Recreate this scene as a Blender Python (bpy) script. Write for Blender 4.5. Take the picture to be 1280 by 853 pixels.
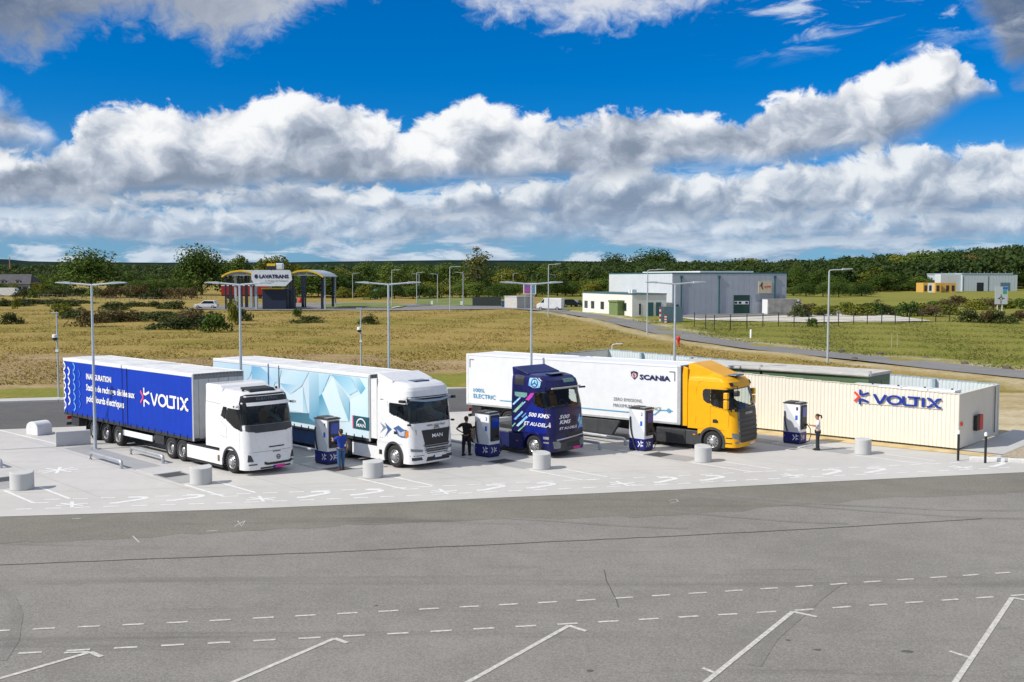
import bpy, bmesh, math, random
import numpy as np
from mathutils import Vector, Matrix

random.seed(7); RNG = np.random.default_rng(11)
for o in list(bpy.data.objects): bpy.data.objects.remove(o)
SC = bpy.context.scene; COL = SC.collection

# ------------------------------------------------------------------ camera
FPX, PITCH, CH = 1300.0, 0.0603, 8.286
cam = bpy.data.cameras.new('camera'); camo = bpy.data.objects.new('camera', cam); COL.objects.link(camo)
cam.sensor_width = 36; cam.sensor_fit = 'HORIZONTAL'; cam.lens = FPX/1280*36
cam.clip_start = .5; cam.clip_end = 12000
camo.location = (0, 0, CH); camo.rotation_euler = (math.pi/2-PITCH, 0, 0)
SC.camera = camo

# ------------------------------------------------------------------ sun, exposure
SUN_EL = math.radians(41); SUN_H = Vector((-.925, -.38)).normalized()
sd = Vector((SUN_H.x*math.cos(SUN_EL), SUN_H.y*math.cos(SUN_EL), math.sin(SUN_EL)))
sl = bpy.data.lights.new('sun', 'SUN'); sl.energy = 4.6; sl.angle = math.radians(.53); sl.color = (1, .955, .88)
so = bpy.data.objects.new('sun', sl); COL.objects.link(so); so.rotation_euler = (-sd).to_track_quat('-Z', 'Y').to_euler(); so.location = (-40, -20, 60)
SC.view_settings.view_transform = 'Standard'; SC.view_settings.look = 'None'
SC.view_settings.exposure = -0.1; SC.view_settings.gamma = 1
SC.render.resolution_x = 1024; SC.render.resolution_y = 682

# ------------------------------------------------------------------ node expression helper
class NX:
    """tiny wrapper: arithmetic on shader sockets"""
    def __init__(s, nt, sock): s.nt = nt; s.s = sock
    def _m(s, op, *a, clamp=False):
        n = s.nt.nodes.new('ShaderNodeMath'); n.operation = op; n.use_clamp = clamp
        for i, v in enumerate((s,)+a):
            if isinstance(v, NX): s.nt.links.new(v.s, n.inputs[i])
            else: n.inputs[i].default_value = v
        return NX(s.nt, n.outputs[0])
    def __add__(s, o): return s._m('ADD', o)
    def __radd__(s, o): return s._m('ADD', o)
    def __sub__(s, o): return s._m('SUBTRACT', o)
    def __rsub__(s, o): return (s*-1)+o
    def __mul__(s, o): return s._m('MULTIPLY', o)
    def __rmul__(s, o): return s._m('MULTIPLY', o)
    def __truediv__(s, o): return s._m('DIVIDE', o)
    def clamp(s): return s._m('ADD', 0.0, clamp=True)
    def mx(s, o): return s._m('MAXIMUM', o)
    def mn(s, o): return s._m('MINIMUM', o)
    def pw(s, o): return s._m('POWER', o)
    def ss(s, a, b):
        n = s.nt.nodes.new('ShaderNodeMapRange'); n.interpolation_type = 'SMOOTHSTEP'
        s.nt.links.new(s.s, n.inputs[0]); n.inputs[1].default_value = a; n.inputs[2].default_value = b
        return NX(s.nt, n.outputs[0])
def combine(nt, x, y, z=0.0):
    n = nt.nodes.new('ShaderNodeCombineXYZ')
    for i, v in enumerate((x, y, z)):
        if isinstance(v, NX): nt.links.new(v.s, n.inputs[i])
        else: n.inputs[i].default_value = v
    return n.outputs[0]
def noise(nt, vec, scale, detail=5, rough=.55, dist=0.0, out=0, dim='3D'):
    n = nt.nodes.new('ShaderNodeTexNoise'); n.noise_dimensions = dim; n.inputs['Scale'].default_value = scale; n.inputs['Detail'].default_value = detail
    n.inputs['Roughness'].default_value = rough; n.inputs['Distortion'].default_value = dist
    if vec is not None: nt.links.new(vec, n.inputs['Vector'])
    return NX(nt, n.outputs[out])
def mixcol(nt, fac, a, b, mode='MIX'):
    n = nt.nodes.new('ShaderNodeMix'); n.data_type = 'RGBA'; n.blend_type = mode; n.clamp_factor = True
    for i, v in ((0, fac), (6, a), (7, b)):
        if isinstance(v, NX): nt.links.new(v.s, n.inputs[i])
        elif hasattr(v, 'is_linked'): nt.links.new(v, n.inputs[i])
        elif isinstance(v, (int, float)): n.inputs[i].default_value = v
        else: n.inputs[i].default_value = (*v, 1)
    return n.outputs[2]

# ------------------------------------------------------------------ world: Nishita sky with cumulus layers
W = bpy.data.worlds.new('World'); SC.world = W; W.use_nodes = True
wn = W.node_tree; wn.nodes.clear()
wo = wn.nodes.new('ShaderNodeOutputWorld'); bg = wn.nodes.new('ShaderNodeBackground'); wn.links.new(bg.outputs[0], wo.inputs[0])
sky = wn.nodes.new('ShaderNodeTexSky'); sky.sky_type = 'NISHITA'; sky.sun_disc = False
sky.sun_elevation = SUN_EL; sky.sun_rotation = math.atan2(SUN_H.x, SUN_H.y); sky.altitude = 100; sky.air_density = 1.0; sky.dust_density = .35; sky.ozone_density = 2.2
tc = wn.nodes.new('ShaderNodeTexCoord'); sx = wn.nodes.new('ShaderNodeSeparateXYZ'); wn.links.new(tc.outputs['Generated'], sx.inputs[0])
dx, dy, dz = (NX(wn, sx.outputs[i]) for i in range(3))
az = dx._m('ARCTAN2', dy); hyp = (dx*dx+dy*dy)._m('SQRT')
el = dz/hyp.mx(.0001)
U = az*10.0; V = el*10.0                       # 0.1 rad per unit
def pxA(px): return math.atan((px-640)/FPX)*10
def pxE(px, py): return (348-py)/FPX*math.cos(math.atan((px-640)/FPX))*10
def curve(pts):
    """height (V units) as a function of azimuth through control points given as directions"""
    n = wn.nodes.new('ShaderNodeFloatCurve'); c = n.mapping.curves[0]; n.mapping.use_clip = False
    P = sorted((pxA(a), pxE(a, b)) for a, b in pts)
    P = [(-31.5, P[0][1])]+P+[(31.5, P[-1][1])]
    Q = [((a+32)/64, (b+2)/8) for a, b in P]
    c.points[0].location = Q[0]; c.points[1].location = Q[-1]
    for q in Q[1:-1]: c.points.new(*q)
    for p in c.points: p.handle_type = 'AUTO_CLAMPED'
    n.mapping.update()
    wn.links.new(((U+32.0)/64.0).s, n.inputs['Value'])
    return NX(wn, n.outputs[0])*8.0-2.0
def vor(vec, scale, detail=4, rough=.5, smooth=.6):
    n = wn.nodes.new('ShaderNodeTexVoronoi'); n.voronoi_dimensions = '2D'; n.feature = 'F1'; n.normalize = True
    n.inputs['Scale'].default_value = scale; n.inputs['Detail'].default_value = detail; n.inputs['Roughness'].default_value = rough
    wn.links.new(vec, n.inputs['Vector']); return 1.0-NX(wn, n.outputs['Distance'])
P0 = combine(wn, U, V*1.25, .37)
wrp = wn.nodes.new('ShaderNodeTexNoise'); wrp.noise_dimensions = '2D'; wrp.inputs['Scale'].default_value = 2.2; wrp.inputs['Detail'].default_value = 5; wn.links.new(P0, wrp.inputs['Vector'])
def vadd(a, b, k):
    n = wn.nodes.new('ShaderNodeVectorMath'); n.operation = 'MULTIPLY_ADD'; wn.links.new(b, n.inputs[0]); n.inputs[1].default_value = (k, k, k); wn.links.new(a, n.inputs[2]); return n.outputs[0]
PW = vadd(P0, wrp.outputs['Color'], .35)
def voff(a, o):
    n = wn.nodes.new('ShaderNodeVectorMath'); n.operation = 'ADD'; wn.links.new(a, n.inputs[0]); n.inputs[1].default_value = o; return n.outputs[0]
def billow(vec, sc): return vor(vec, sc, 2.0, .5)*.45+noise(wn, vec, sc*1.3, 5, .58, dim='2D')*.55
skyc = mixcol(wn, 1.0, sky.outputs[0], (.24, .64, 1.16), 'MULTIPLY')
hs = wn.nodes.new('ShaderNodeHueSaturation'); hs.inputs['Saturation'].default_value = 1.1; wn.links.new(skyc, hs.inputs['Color']); skyc = hs.outputs[0]
WHITE, MID, DARK = (10.2, 10.3, 10.4), (5.6, 6.2, 7.2), (2.5, 3.1, 4.1)
def tier(bgc, top, base, sc, seed, edge=.22, amp=1.0, soft=.10, bsoft=.22, dens=1.0, lo=DARK, mid=MID, hi=WHITE, relief=2.6):
    v = voff(PW, seed)
    b = billow(v, sc); b2 = billow(voff(v, (-.16/sc, .24/sc, 0)), sc)
    fine = noise(wn, v, sc*5, 6, .6, dim='2D')
    T = curve(top); Bc = curve(base)
    nz = (b-.55)*amp+(fine-.5)*.30*amp
    dtop = T+nz*edge*4-V
    dbase = V-(Bc+(b2-.5)*edge*1.6)
    a = dtop.ss(0, soft)*dbase.ss(-bsoft, bsoft)
    h = (dbase/(T-Bc).mx(.05))                                   # 0 at the base, 1 at the top
    rel = (b-b2)*relief
    body = noise(wn, voff(v, (3.1, 7.7, 1.)), sc*.8, 3, .5, dim='2D')
    sh = h*.95+rel+(body-.5)*1.1-.06+((.10-dtop).mx(0))*1.5
    c = mixcol(wn, sh.ss(-.25, .55), lo, mid); c = mixcol(wn, sh.ss(.25, .95), c, hi)
    return mixcol(wn, (a*dens).clamp(), bgc, c)
c = skyc
# thin bright bank low over the horizon
hz = (1.0-V.ss(-.2, 1.6))
c = mixcol(wn, hz*.45, c, (3.6, 5.2, 7.6))
low = noise(wn, combine(wn, U*1.0, V*4.2, .9), 1.15, 8, .62, .3, dim='2D')
lowr = noise(wn, combine(wn, U*1.0-.05, V*4.2+.35, .9), 1.15, 8, .62, .3, dim='2D')
la = low.ss(.40, .56)*(1.0-V.ss(.75, 1.25))
lc = mixcol(wn, ((low-lowr)*3.2+.52).clamp(), (3.2, 4.3, 6.0), (7.4, 8.2, 9.2))
c = mixcol(wn, la*.85, c, lc)
# third row
c = tier(c, [(0, 268), (130, 262), (240, 258), (330, 268), (430, 255), (560, 262), (700, 262), (820, 250), (900, 262), (1010, 258), (1120, 268), (1280, 262)],
         [(0, 300), (300, 303), (640, 300), (900, 302), (1280, 300)], 2.6, (11.3, 2.2, 5.1), edge=.12, bsoft=.12, relief=2.0, dens=.9, lo=(2.9, 3.8, 5.2), mid=(4.9, 5.9, 7.3), hi=(8.2, 8.8, 9.5))
# second row
c = tier(c, [(0, 190), (60, 205), (140, 240), (250, 235), (420, 232), (540, 246), (600, 236), (660, 232), (740, 215), (820, 212), (900, 225), (960, 208), (1040, 196), (1100, 184), (1180, 190), (1280, 180)],
         [(0, 262), (200, 262), (400, 268), (640, 275), (820, 278), (1000, 272), (1280, 268)], 1.7, (4.1, 9.2, 2.3), edge=.16, bsoft=.12, relief=2.4, lo=(2.5, 3.3, 4.6), mid=(4.9, 5.7, 6.9), hi=(9.0, 9.4, 9.8))
# the big cumulus bank
c = tier(c, [(0, 196), (60, 205), (90, 172), (150, 132), (215, 136), (290, 130), (350, 118), (420, 128), (480, 140), (512, 160), (548, 146), (600, 126), (650, 146), (690, 156), (735, 146), (790, 140), (850, 142), (885, 158), (930, 150), (965, 128), (1005, 122), (1050, 104), (1105, 86), (1165, 66), (1200, 72), (1225, 104), (1245, 135), (1280, 150)],
         [(0, 250), (160, 252), (300, 238), (420, 236), (560, 230), (640, 226), (760, 224), (880, 206), (960, 208), (1040, 196), (1120, 178), (1180, 150), (1225, 118), (1250, 110), (1280, 110)], 1.3, (1.7, .4, 8.8), edge=.17, bsoft=.12, relief=2.5)
# small one hanging at the left
c = tier(c, [(-60, 100), (0, 112), (40, 126), (75, 160), (90, 200), (140, 240)], [(-60, 190), (0, 186), (60, 182), (100, 182), (140, 180)], 1.2, (9.7, 1.4, .8), edge=.14, soft=.3)
# dark cloud overhead: everything above a ragged lower edge, fading into unseen scattered cloud, widened and brightened for fill
nA = billow(voff(PW, (6.2, 3.3, 4.4)), .8); fA = noise(wn, PW, 4.5, 7, .62, dim='2D')
LA = curve([(-100, 92), (0, 84), (60, 88), (110, 66), (160, 46), (215, 42), (265, 84), (310, 66), (360, 40), (420, 20), (480, 2), (530, -22), (560, 6), (600, 24), (650, 26), (690, 44), (760, 52), (830, 46), (890, 16), (930, -16), (1000, -40), (1100, -50), (1190, -20), (1228, 70), (1250, 118), (1280, 126), (1330, 120)])
hi_ = (V-LA)+(nA-.55)*.75+(fA-.5)*.55
scat_fill = noise(wn, combine(wn, dx/dz.mx(.05), dy/dz.mx(.05), 2.0), .9, 7, .6, dim='2D').ss(.40, .56)
aA = hi_.ss(0, .42)
aA = aA*(1.0-V.ss(3.2, 5.0))+scat_fill*V.ss(3.2, 5.0)
side = (U*.16).ss(-.95, .25)*(1.0-(U*.16).ss(.52, .68))
shA = (side*.85+(nA-.58)*.6+(1.0-hi_.ss(.0, .45))*.20+(fA-.5)*.35).clamp()
shA = shA*(1.0-V.ss(3.2, 5.0))+V.ss(3.2, 5.0)*.85  # cloud above the view lightened to raise the ambient fill
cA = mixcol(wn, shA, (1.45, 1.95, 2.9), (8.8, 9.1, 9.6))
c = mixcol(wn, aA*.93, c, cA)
# thin streaks right of centre
st = noise(wn, combine(wn, U*.7+V*.55, V*2.6-U*.35, 7.), 1.7, 8, .62, .4, dim='2D')
sm = (U-1.6).ss(0, 1.0)*(1.0-(U-4.6).ss(0, .8))*V.ss(1.9, 2.4)*(1.0-V.ss(3.2, 4.4))
c = mixcol(wn, st.ss(.52, .74)*sm*.75, c, (8.6, 9.2, 10.))
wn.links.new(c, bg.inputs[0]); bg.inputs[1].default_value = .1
W.cycles.sampling_method = 'MANUAL'; W.cycles.sample_map_resolution = 512

# ------------------------------------------------------------------ geometry helpers
def ray(px, py):
    u = (px-640)/FPX; v = -(py-426.5)/FPX; c_, s_ = math.cos(PITCH), math.sin(PITCH)
    return np.array([u, c_+v*s_, -s_+v*c_])
YT = [0, 66, 72, 92, 130, 175, 230, 400, 1000, 2600, 6000]; ZT = [0, 0, .15, 1.0, 1.4, 2.2, 2.2, 3.0, 8.0, 10, 10]
def sstep(t): t = min(1, max(0, t)); return t*t*(3-2*t)
def zt(x, y):
    z = float(np.interp(y, YT, ZT))
    if y > 300: z += 13*sstep((y-330)/380)*sstep((x-90-.05*y)/260)
    return z
def G(px, py, z=0.0):
    """pixel -> point on the level plane z"""
    d = ray(px, py); t = (z-CH)/d[2]; return Vector((d[0]*t, d[1]*t, z))
def GT(px, py):
    """pixel -> point on the terrain"""
    d = ray(px, py); t = 20.0
    while t < 4000:
        if CH+d[2]*t < zt(d[0]*t, d[1]*t): break
        t *= 1.004
    return Vector((d[0]*t, d[1]*t, zt(d[0]*t, d[1]*t)))
def at_depth(px, y):
    """ground point under the direction px at distance y"""
    x = (px-640)/FPX*y*math.cos(PITCH)*1.003
    return Vector((x, y, zt(x, y)))

class MB:
    def __init__(s): s.v = []; s.f = []
    def add(s, v, f):
        k = len(s.v); s.v += [tuple(p) for p in v]; s.f += [tuple(i+k for i in q) for q in f]; return s
    def box(s, x0, x1, y0, y1, z0, z1):
        return s.add([(x0, y0, z0), (x1, y0, z0), (x1, y1, z0), (x0, y1, z0), (x0, y0, z1), (x1, y0, z1), (x1, y1, z1), (x0, y1, z1)],
                     [(0, 3, 2, 1), (4, 5, 6, 7), (0, 1, 5, 4), (1, 2, 6, 5), (2, 3, 7, 6), (3, 0, 4, 7)])
    def tube(s, p, q, r, r2=None, n=10):
        p = Vector(p); q = Vector(q); r2 = r if r2 is None else r2
        d = (q-p).normalized(); a = d.orthogonal().normalized(); b = d.cross(a)
        v = []
        for c_, rr in ((p, r), (q, r2)):
            for i in range(n):
                t = 2*math.pi*i/n; v.append(c_+a*(math.cos(t)*rr)+b*(math.sin(t)*rr))
        f = [(i, (i+1) % n, n+(i+1) % n, n+i) for i in range(n)]+[tuple(range(n))[::-1], tuple(range(n, 2*n))]
        return s.add(v, f)
    def path(s, pts, r, n=8):
        pts = [Vector(p) for p in pts]; v = []; f = []; m = len(pts)
        up = Vector((0, 0, 1))
        for i, p in enumerate(pts):
            d = (pts[min(i+1, m-1)]-pts[max(i-1, 0)]).normalized()
            a = d.cross(up); a = a.normalized() if a.length > .05 else d.orthogonal().normalized(); b = d.cross(a)
            rr = r[i] if isinstance(r, (list, tuple)) else r
            v += [p+a*(math.cos(2*math.pi*k/n)*rr)+b*(math.sin(2*math.pi*k/n)*rr) for k in range(n)]
        for i in range(m-1):
            f += [(i*n+k, i*n+(k+1) % n, (i+1)*n+(k+1) % n, (i+1)*n+k) for k in range(n)]
        f += [tuple(range(n))[::-1], tuple(range((m-1)*n, m*n))]
        return s.add(v, f)
    def lathe(s, prof, c=(0, 0, 0), axis='y', n=24, cap=True):
        v = []; m = len(prof)
        for r, a in prof:
            for i in range(n):
                t = 2*math.pi*i/n; u, w = r*math.cos(t), r*math.sin(t)
                p = {'y': (u, a, w), 'z': (u, w, a), 'x': (a, u, w)}[axis]
                v.append((p[0]+c[0], p[1]+c[1], p[2]+c[2]))
        f = [(j*n+i, j*n+(i+1) % n, (j+1)*n+(i+1) % n, (j+1)*n+i) for j in range(m-1) for i in range(n)]
        if cap and prof[0][0] > 1e-4: f.append(tuple(range(n)))
        if cap and prof[-1][0] > 1e-4: f.append(tuple(range((m-1)*n, m*n)))
        return s.add(v, f)
    def prism(s, poly, plane, a, b):
        n = len(poly); mp = {'xz': lambda u, v, w: (u, w, v), 'yz': lambda u, v, w: (w, u, v), 'xy': lambda u, v, w: (u, v, w)}[plane]
        return s.add([mp(u, v, a) for u, v in poly]+[mp(u, v, b) for u, v in poly],
                     [tuple(range(n)), tuple(range(n, 2*n))[::-1]]+[(i, (i+1) % n, n+(i+1) % n, n+i) for i in range(n)])
    def mesh(s, name, smooth=None):
        me = bpy.data.meshes.new(name); me.from_pydata(s.v, [], s.f)
        bm = bmesh.new(); bm.from_mesh(me); bmesh.ops.remove_doubles(bm, verts=bm.verts, dist=1e-5) if smooth else None
        bmesh.ops.recalc_face_normals(bm, faces=bm.faces); bm.to_mesh(me); bm.free()
        if smooth:
            me.shade_smooth(); me.set_sharp_from_angle(angle=math.radians(smooth))
        return me
    def build(s, name, m, parent=None, smooth=None, bevel=0, seg=2, loc=None, rz=None):
        o = mobj(name, s.mesh(name, smooth), m, parent)
        if bevel:
            md = o.modifiers.new('bevel', 'BEVEL'); md.width = bevel; md.segments = seg; md.limit_method = 'ANGLE'; md.angle_limit = math.radians(35); md.harden_normals = False
        if loc is not None: o.location = loc
        if rz is not None: o.rotation_euler.z = rz
        return o
def mobj(name, me, m, parent=None):
    o = bpy.data.objects.new(name, me); COL.objects.link(o)
    if m is not None and not me.materials: me.materials.append(m)
    if parent is not None: o.parent = parent
    return o
def tag(o, label=None, cat=None, group=None, kind=None):
    if label: o['label'] = label
    if cat: o['category'] = cat
    if group: o['group'] = group
    if kind: o['kind'] = kind
    return o
def thing(name, label, cat, loc=(0, 0, 0), rz=0, group=None):
    o = bpy.data.objects.new(name, None); COL.objects.link(o); o.empty_display_size = .3
    o.location = loc; o.rotation_euler = (0, 0, rz); return tag(o, label, cat, group)
def dup(root, loc, rz=None, label=None, group=None, scale=None):
    r = root.copy(); COL.objects.link(r); r.location = loc
    if rz is not None: r.rotation_euler = (0, 0, rz)
    if label: r['label'] = label
    if group: r['group'] = group
    if scale: r.scale = scale
    for ch in list(root.children):
        c_ = ch.copy(); COL.objects.link(c_); c_.parent = r
        for g in list(ch.children):
            d = g.copy(); COL.objects.link(d); d.parent = c_
    return r
def poly_area_split(poly, step):
    """flat polygon cut on a grid -> (verts2d, faces, boundary edges)"""
    bm = bmesh.new(); vs = [bm.verts.new((u, v, 0)) for u, v in poly]; bm.faces.new(vs)
    us = [p[0] for p in poly]; vv = [p[1] for p in poly]
    for lo, hi, no in ((min(us), max(us), (1, 0, 0)), (min(vv), max(vv), (0, 1, 0))):
        k = int((hi-lo)/step)
        for i in range(1, k+1):
            t = lo+(hi-lo)*i/(k+1); co = tuple(t*q for q in no)
            bmesh.ops.bisect_plane(bm, geom=bm.verts[:]+bm.edges[:]+bm.faces[:], plane_co=co, plane_no=no)
    bm.verts.index_update()
    V_ = [(v.co.x, v.co.y) for v in bm.verts]; F_ = [tuple(v.index for v in f.verts) for f in bm.faces]
    B_ = [tuple(v.index for v in e.verts) for e in bm.edges if e.is_boundary]; bm.free(); return V_, F_, B_
def patch(name, poly, fn, m, parent, off=.012, thick=.05, step=.16, smooth=40):
    """a panel that follows the surface fn(u, v, offset) -> xyz"""
    V_, F_, B_ = poly_area_split(poly, step); n = len(V_)
    mb = MB(); mb.v = [tuple(fn(u, v, off)) for u, v in V_]+[tuple(fn(u, v, off-thick)) for u, v in V_]
    if thick: mb.f = F_+[tuple(i+n for i in f[::-1]) for f in F_]+[(a, b, b+n, a+n) for a, b in B_]
    else: mb.v = mb.v[:n]; mb.f = F_
    return mb.build(name, m, parent, smooth=smooth)
def strokes(lines, w, closed=()):
    """flat strokes with mitred joins -> verts2d, faces"""
    V_ = []; F_ = []
    for li, L in enumerate(lines):
        L = [Vector(p) for p in L]; n = len(L); cl = li in closed; k0 = len(V_)
        for i, p in enumerate(L):
            a = L[i-1] if (i > 0 or cl) else None; b = L[(i+1) % n] if (i < n-1 or cl) else None
            d1 = (p-a).normalized() if a is not None else None; d2 = (b-p).normalized() if b is not None else None
            d1 = d1 or d2; d2 = d2 or d1
            n1 = Vector((-d1.y, d1.x)); n2 = Vector((-d2.y, d2.x)); m_ = (n1+n2)
            m_ = m_.normalized() if m_.length > .01 else n1
            k = min(1/max(.35, m_.dot(n1)), 1.8)*w/2
            V_ += [tuple(p+m_*k), tuple(p-m_*k)]
        for i in range(n-1+(1 if cl else 0)):
            j = (i+1) % n; F_.append((k0+2*i, k0+2*i+1, k0+2*j+1, k0+2*j))
    return V_, F_
def arc(cx, cy, rx, ry, a0, a1, n=10):
    return [(cx+rx*math.cos(math.radians(a0+(a1-a0)*i/n)), cy+ry*math.sin(math.radians(a0+(a1-a0)*i/n))) for i in range(n+1)]
_txt = {}
def text2d(s, bold=0.0, shear=0.0):
    k = (s, bold, shear)
    if k not in _txt:
        cu = bpy.data.curves.new('lettering', 'FONT'); cu.body = s; cu.offset = bold; cu.shear = shear; cu.resolution_u = 2
        ob = bpy.data.objects.new('lettering', cu); COL.objects.link(ob)
        dg = bpy.context.evaluated_depsgraph_get(); me = bpy.data.meshes.new_from_object(ob.evaluated_get(dg))
        V_ = [(v.co.x, v.co.y) for v in me.vertices]; F_ = [tuple(p.vertices) for p in me.polygons]
        bpy.data.objects.remove(ob); bpy.data.curves.remove(cu); bpy.data.meshes.remove(me)
        xs = [p[0] for p in V_]; ys = [p[1] for p in V_]
        x0, x1, y0, y1 = min(xs), max(xs), min(ys), max(ys)
        V_ = [((x-x0)/(x1-x0), (y-y0)/(y1-y0)) for x, y in V_]; _txt[k] = (V_, F_)
    return _txt[k]
def flat2d(name, VF, box, fn, m, parent, off=.01, thick=0.0):
    """2-D shape scaled to box=(u0,u1,v0,v1) laid on surface fn"""
    V_, F_ = VF; u0, u1, v0, v1 = box
    P = [(u0+(u1-u0)*a, v0+(v1-v0)*b) for a, b in V_]
    mb = MB(); mb.v = [tuple(fn(u, v, off)) for u, v in P]; mb.f = list(F_)
    if thick:
        n = len(P); mb.v += [tuple(fn(u, v, off-thick)) for u, v in P]; mb.f += [tuple(i+n for i in f[::-1]) for f in F_]
        cnt = {}
        for f in F_:
            for i in range(len(f)):
                a, b = f[i], f[(i+1) % len(f)]; key = (min(a, b), max(a, b)); cnt[key] = None if key in cnt else (a, b)
        mb.f += [(e[1], e[0], e[0]+n, e[1]+n) for e in cnt.values() if e]
    me = bpy.data.meshes.new(name); me.from_pydata(mb.v, [], mb.f); return mobj(name, me, m, parent)
def lettering(s, box, fn, m, parent, bold=.02, off=.01, shear=0.0, thick=0.0, name='lettering'):
    return flat2d(name, text2d(s, bold, shear), box, fn, m, parent, off, thick)

# ------------------------------------------------------------------ materials
def glass_mat(name, tint, gloss=.05):
    m = bpy.data.materials.new(name); m.use_nodes = True; nt = m.node_tree; nt.nodes.remove(nt.nodes['Principled BSDF']); out = nt.nodes['Material Output']
    tr = nt.nodes.new('ShaderNodeBsdfTransparent'); tr.inputs[0].default_value = (*tint, 1); gl = nt.nodes.new('ShaderNodeBsdfGlossy'); gl.inputs['Roughness'].default_value = gloss; fr = nt.nodes.new('ShaderNodeFresnel'); fr.inputs[0].default_value = 1.45
    mx = nt.nodes.new('ShaderNodeMixShader'); nt.links.new(fr.outputs[0], mx.inputs[0]); nt.links.new(tr.outputs[0], mx.inputs[1]); nt.links.new(gl.outputs[0], mx.inputs[2]); nt.links.new(mx.outputs[0], out.inputs[0]); return m
_mats = {}
def mat(name, col, rough=.5, metal=0.0, var=.10, scale=2.5, bump=0.0, bscale=40., coat=0.0, spec=.5, col2=None, transl=0.0):
    if name in _mats: return _mats[name]
    m = bpy.data.materials.new(name); m.use_nodes = True; nt = m.node_tree; b = nt.nodes['Principled BSDF']
    b.inputs['Roughness'].default_value = rough; b.inputs['Metallic'].default_value = metal; b.inputs['Coat Weight'].default_value = coat; b.inputs['Coat Roughness'].default_value = .08
    b.inputs['Specular IOR Level'].default_value = spec
    tcn = nt.nodes.new('ShaderNodeTexCoord'); vec = tcn.outputs['Object']
    n1 = noise(nt, vec, scale, 6, .6)
    if col2 is None: lo = tuple(c_*(1-var) for c_ in col); hi = tuple(min(1, c_*(1+var)) for c_ in col)
    else: lo, hi = col, col2
    nt.links.new(mixcol(nt, n1.ss(.3, .7), lo, hi), b.inputs['Base Color'])
    r = (n1-.5)*.16+rough; nt.links.new(r.clamp().s, b.inputs['Roughness'])
    if bump:
        bn = nt.nodes.new('ShaderNodeBump'); bn.inputs['Strength'].default_value = bump; bn.inputs['Distance'].default_value = .02
        nt.links.new(noise(nt, vec, bscale, 4, .6).s, bn.inputs['Height']); nt.links.new(bn.outputs[0], b.inputs['Normal'])
    _mats[name] = m; return m
def asphalt(name, c1, c2, crackline=None):
    m = bpy.data.materials.new(name); m.use_nodes = True; nt = m.node_tree; b = nt.nodes['Principled BSDF']; b.inputs['Roughness'].default_value = .9; b.inputs['Specular IOR Level'].default_value = .25
    vec = nt.nodes.new('ShaderNodeTexCoord').outputs['Object']
    big = noise(nt, vec, .09, 5, .6, .5); mid = noise(nt, vec, .8, 6, .65); fine = noise(nt, vec, 26, 2, .7); gr = noise(nt, vec, 13, 3, .75)
    f = (big-.5)*1.7+(mid-.5)*1.2+(fine-.5)*2.6+(gr-.5)*2.4+.5
    colr = mixcol(nt, f.clamp(), c1, c2)
    # swept tyre paths: long curved streaks
    mp = nt.nodes.new('ShaderNodeMapping'); mp.inputs['Rotation'].default_value = (0, 0, -.30); mp.inputs['Scale'].default_value = (.035, .55, 1); nt.links.new(vec, mp.inputs['Vector'])
    stk = noise(nt, mp.outputs[0], 1.0, 6, .62, 1.2)
    colr = mixcol(nt, stk.ss(.57, .72)*.42, colr, tuple(q*.5 for q in c1))
    mp2 = nt.nodes.new('ShaderNodeMapping'); mp2.inputs['Rotation'].default_value = (0, 0, -.85); mp2.inputs['Scale'].default_value = (.05, .8, 1); mp2.inputs['Location'].default_value = (3, 9, 0); nt.links.new(vec, mp2.inputs['Vector'])
    stk2 = noise(nt, mp2.outputs[0], 1.0, 5, .6, .8)
    colr = mixcol(nt, stk2.ss(.6, .75)*.32, colr, tuple(q*.55 for q in c1))
    dust = noise(nt, vec, .33, 7, .7, .8)
    colr = mixcol(nt, dust.ss(.60, .75)*.22, colr, (.34, .31, .25))
    nt.links.new(colr, b.inputs['Base Color'])
    bn = nt.nodes.new('ShaderNodeBump'); bn.inputs['Strength'].default_value = .35; bn.inputs['Distance'].default_value = .01; nt.links.new(fine.s, bn.inputs['Height']); nt.links.new(bn.outputs[0], b.inputs['Normal'])
    return m
def concrete_mat(name, c1, c2, joints=True):
    m = bpy.data.materials.new(name); m.use_nodes = True; nt = m.node_tree; b = nt.nodes['Principled BSDF']; b.inputs['Roughness'].default_value = .85; b.inputs['Specular IOR Level'].default_value = .3
    vec = nt.nodes.new('ShaderNodeTexCoord').outputs['Object']
    f = (noise(nt, vec, .18, 6, .62, .6)-.5)*1.4+(noise(nt, vec, 1.6, 6, .65)-.5)*.8+(noise(nt, vec, 30, 3, .6)-.5)*.35+.5
    colr = mixcol(nt, f.clamp(), c1, c2)
    if joints:
        st = noise(nt, vec, .55, 7, .72, 1.4); colr = mixcol(nt, st.ss(.62, .76)*.35, colr, tuple(q*.55 for q in c1))
        mp = nt.nodes.new('ShaderNodeMapping'); mp.inputs['Rotation'].default_value = (0, 0, .79); mp.inputs['Scale'].default_value = (.05, 1.1, 1); nt.links.new(vec, mp.inputs['Vector'])
        ty = noise(nt, mp.outputs[0], 1., 6, .6, .5); colr = mixcol(nt, ty.ss(.56, .74)*.28, colr, tuple(q*.6 for q in c1))
    nt.links.new(colr, b.inputs['Base Color'])
    bn = nt.nodes.new('ShaderNodeBump'); bn.inputs['Strength'].default_value = .2; bn.inputs['Distance'].default_value = .01; nt.links.new(noise(nt, vec, 25, 4, .6).s, bn.inputs['Height']); nt.links.new(bn.outputs[0], b.inputs['Normal'])
    return m
M_ASPH = asphalt('asphalt', (.188, .178, .158), (.285, .270, .242))
M_ROAD = asphalt('road_asphalt', (.085, .083, .082), (.140, .138, .135))
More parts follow.
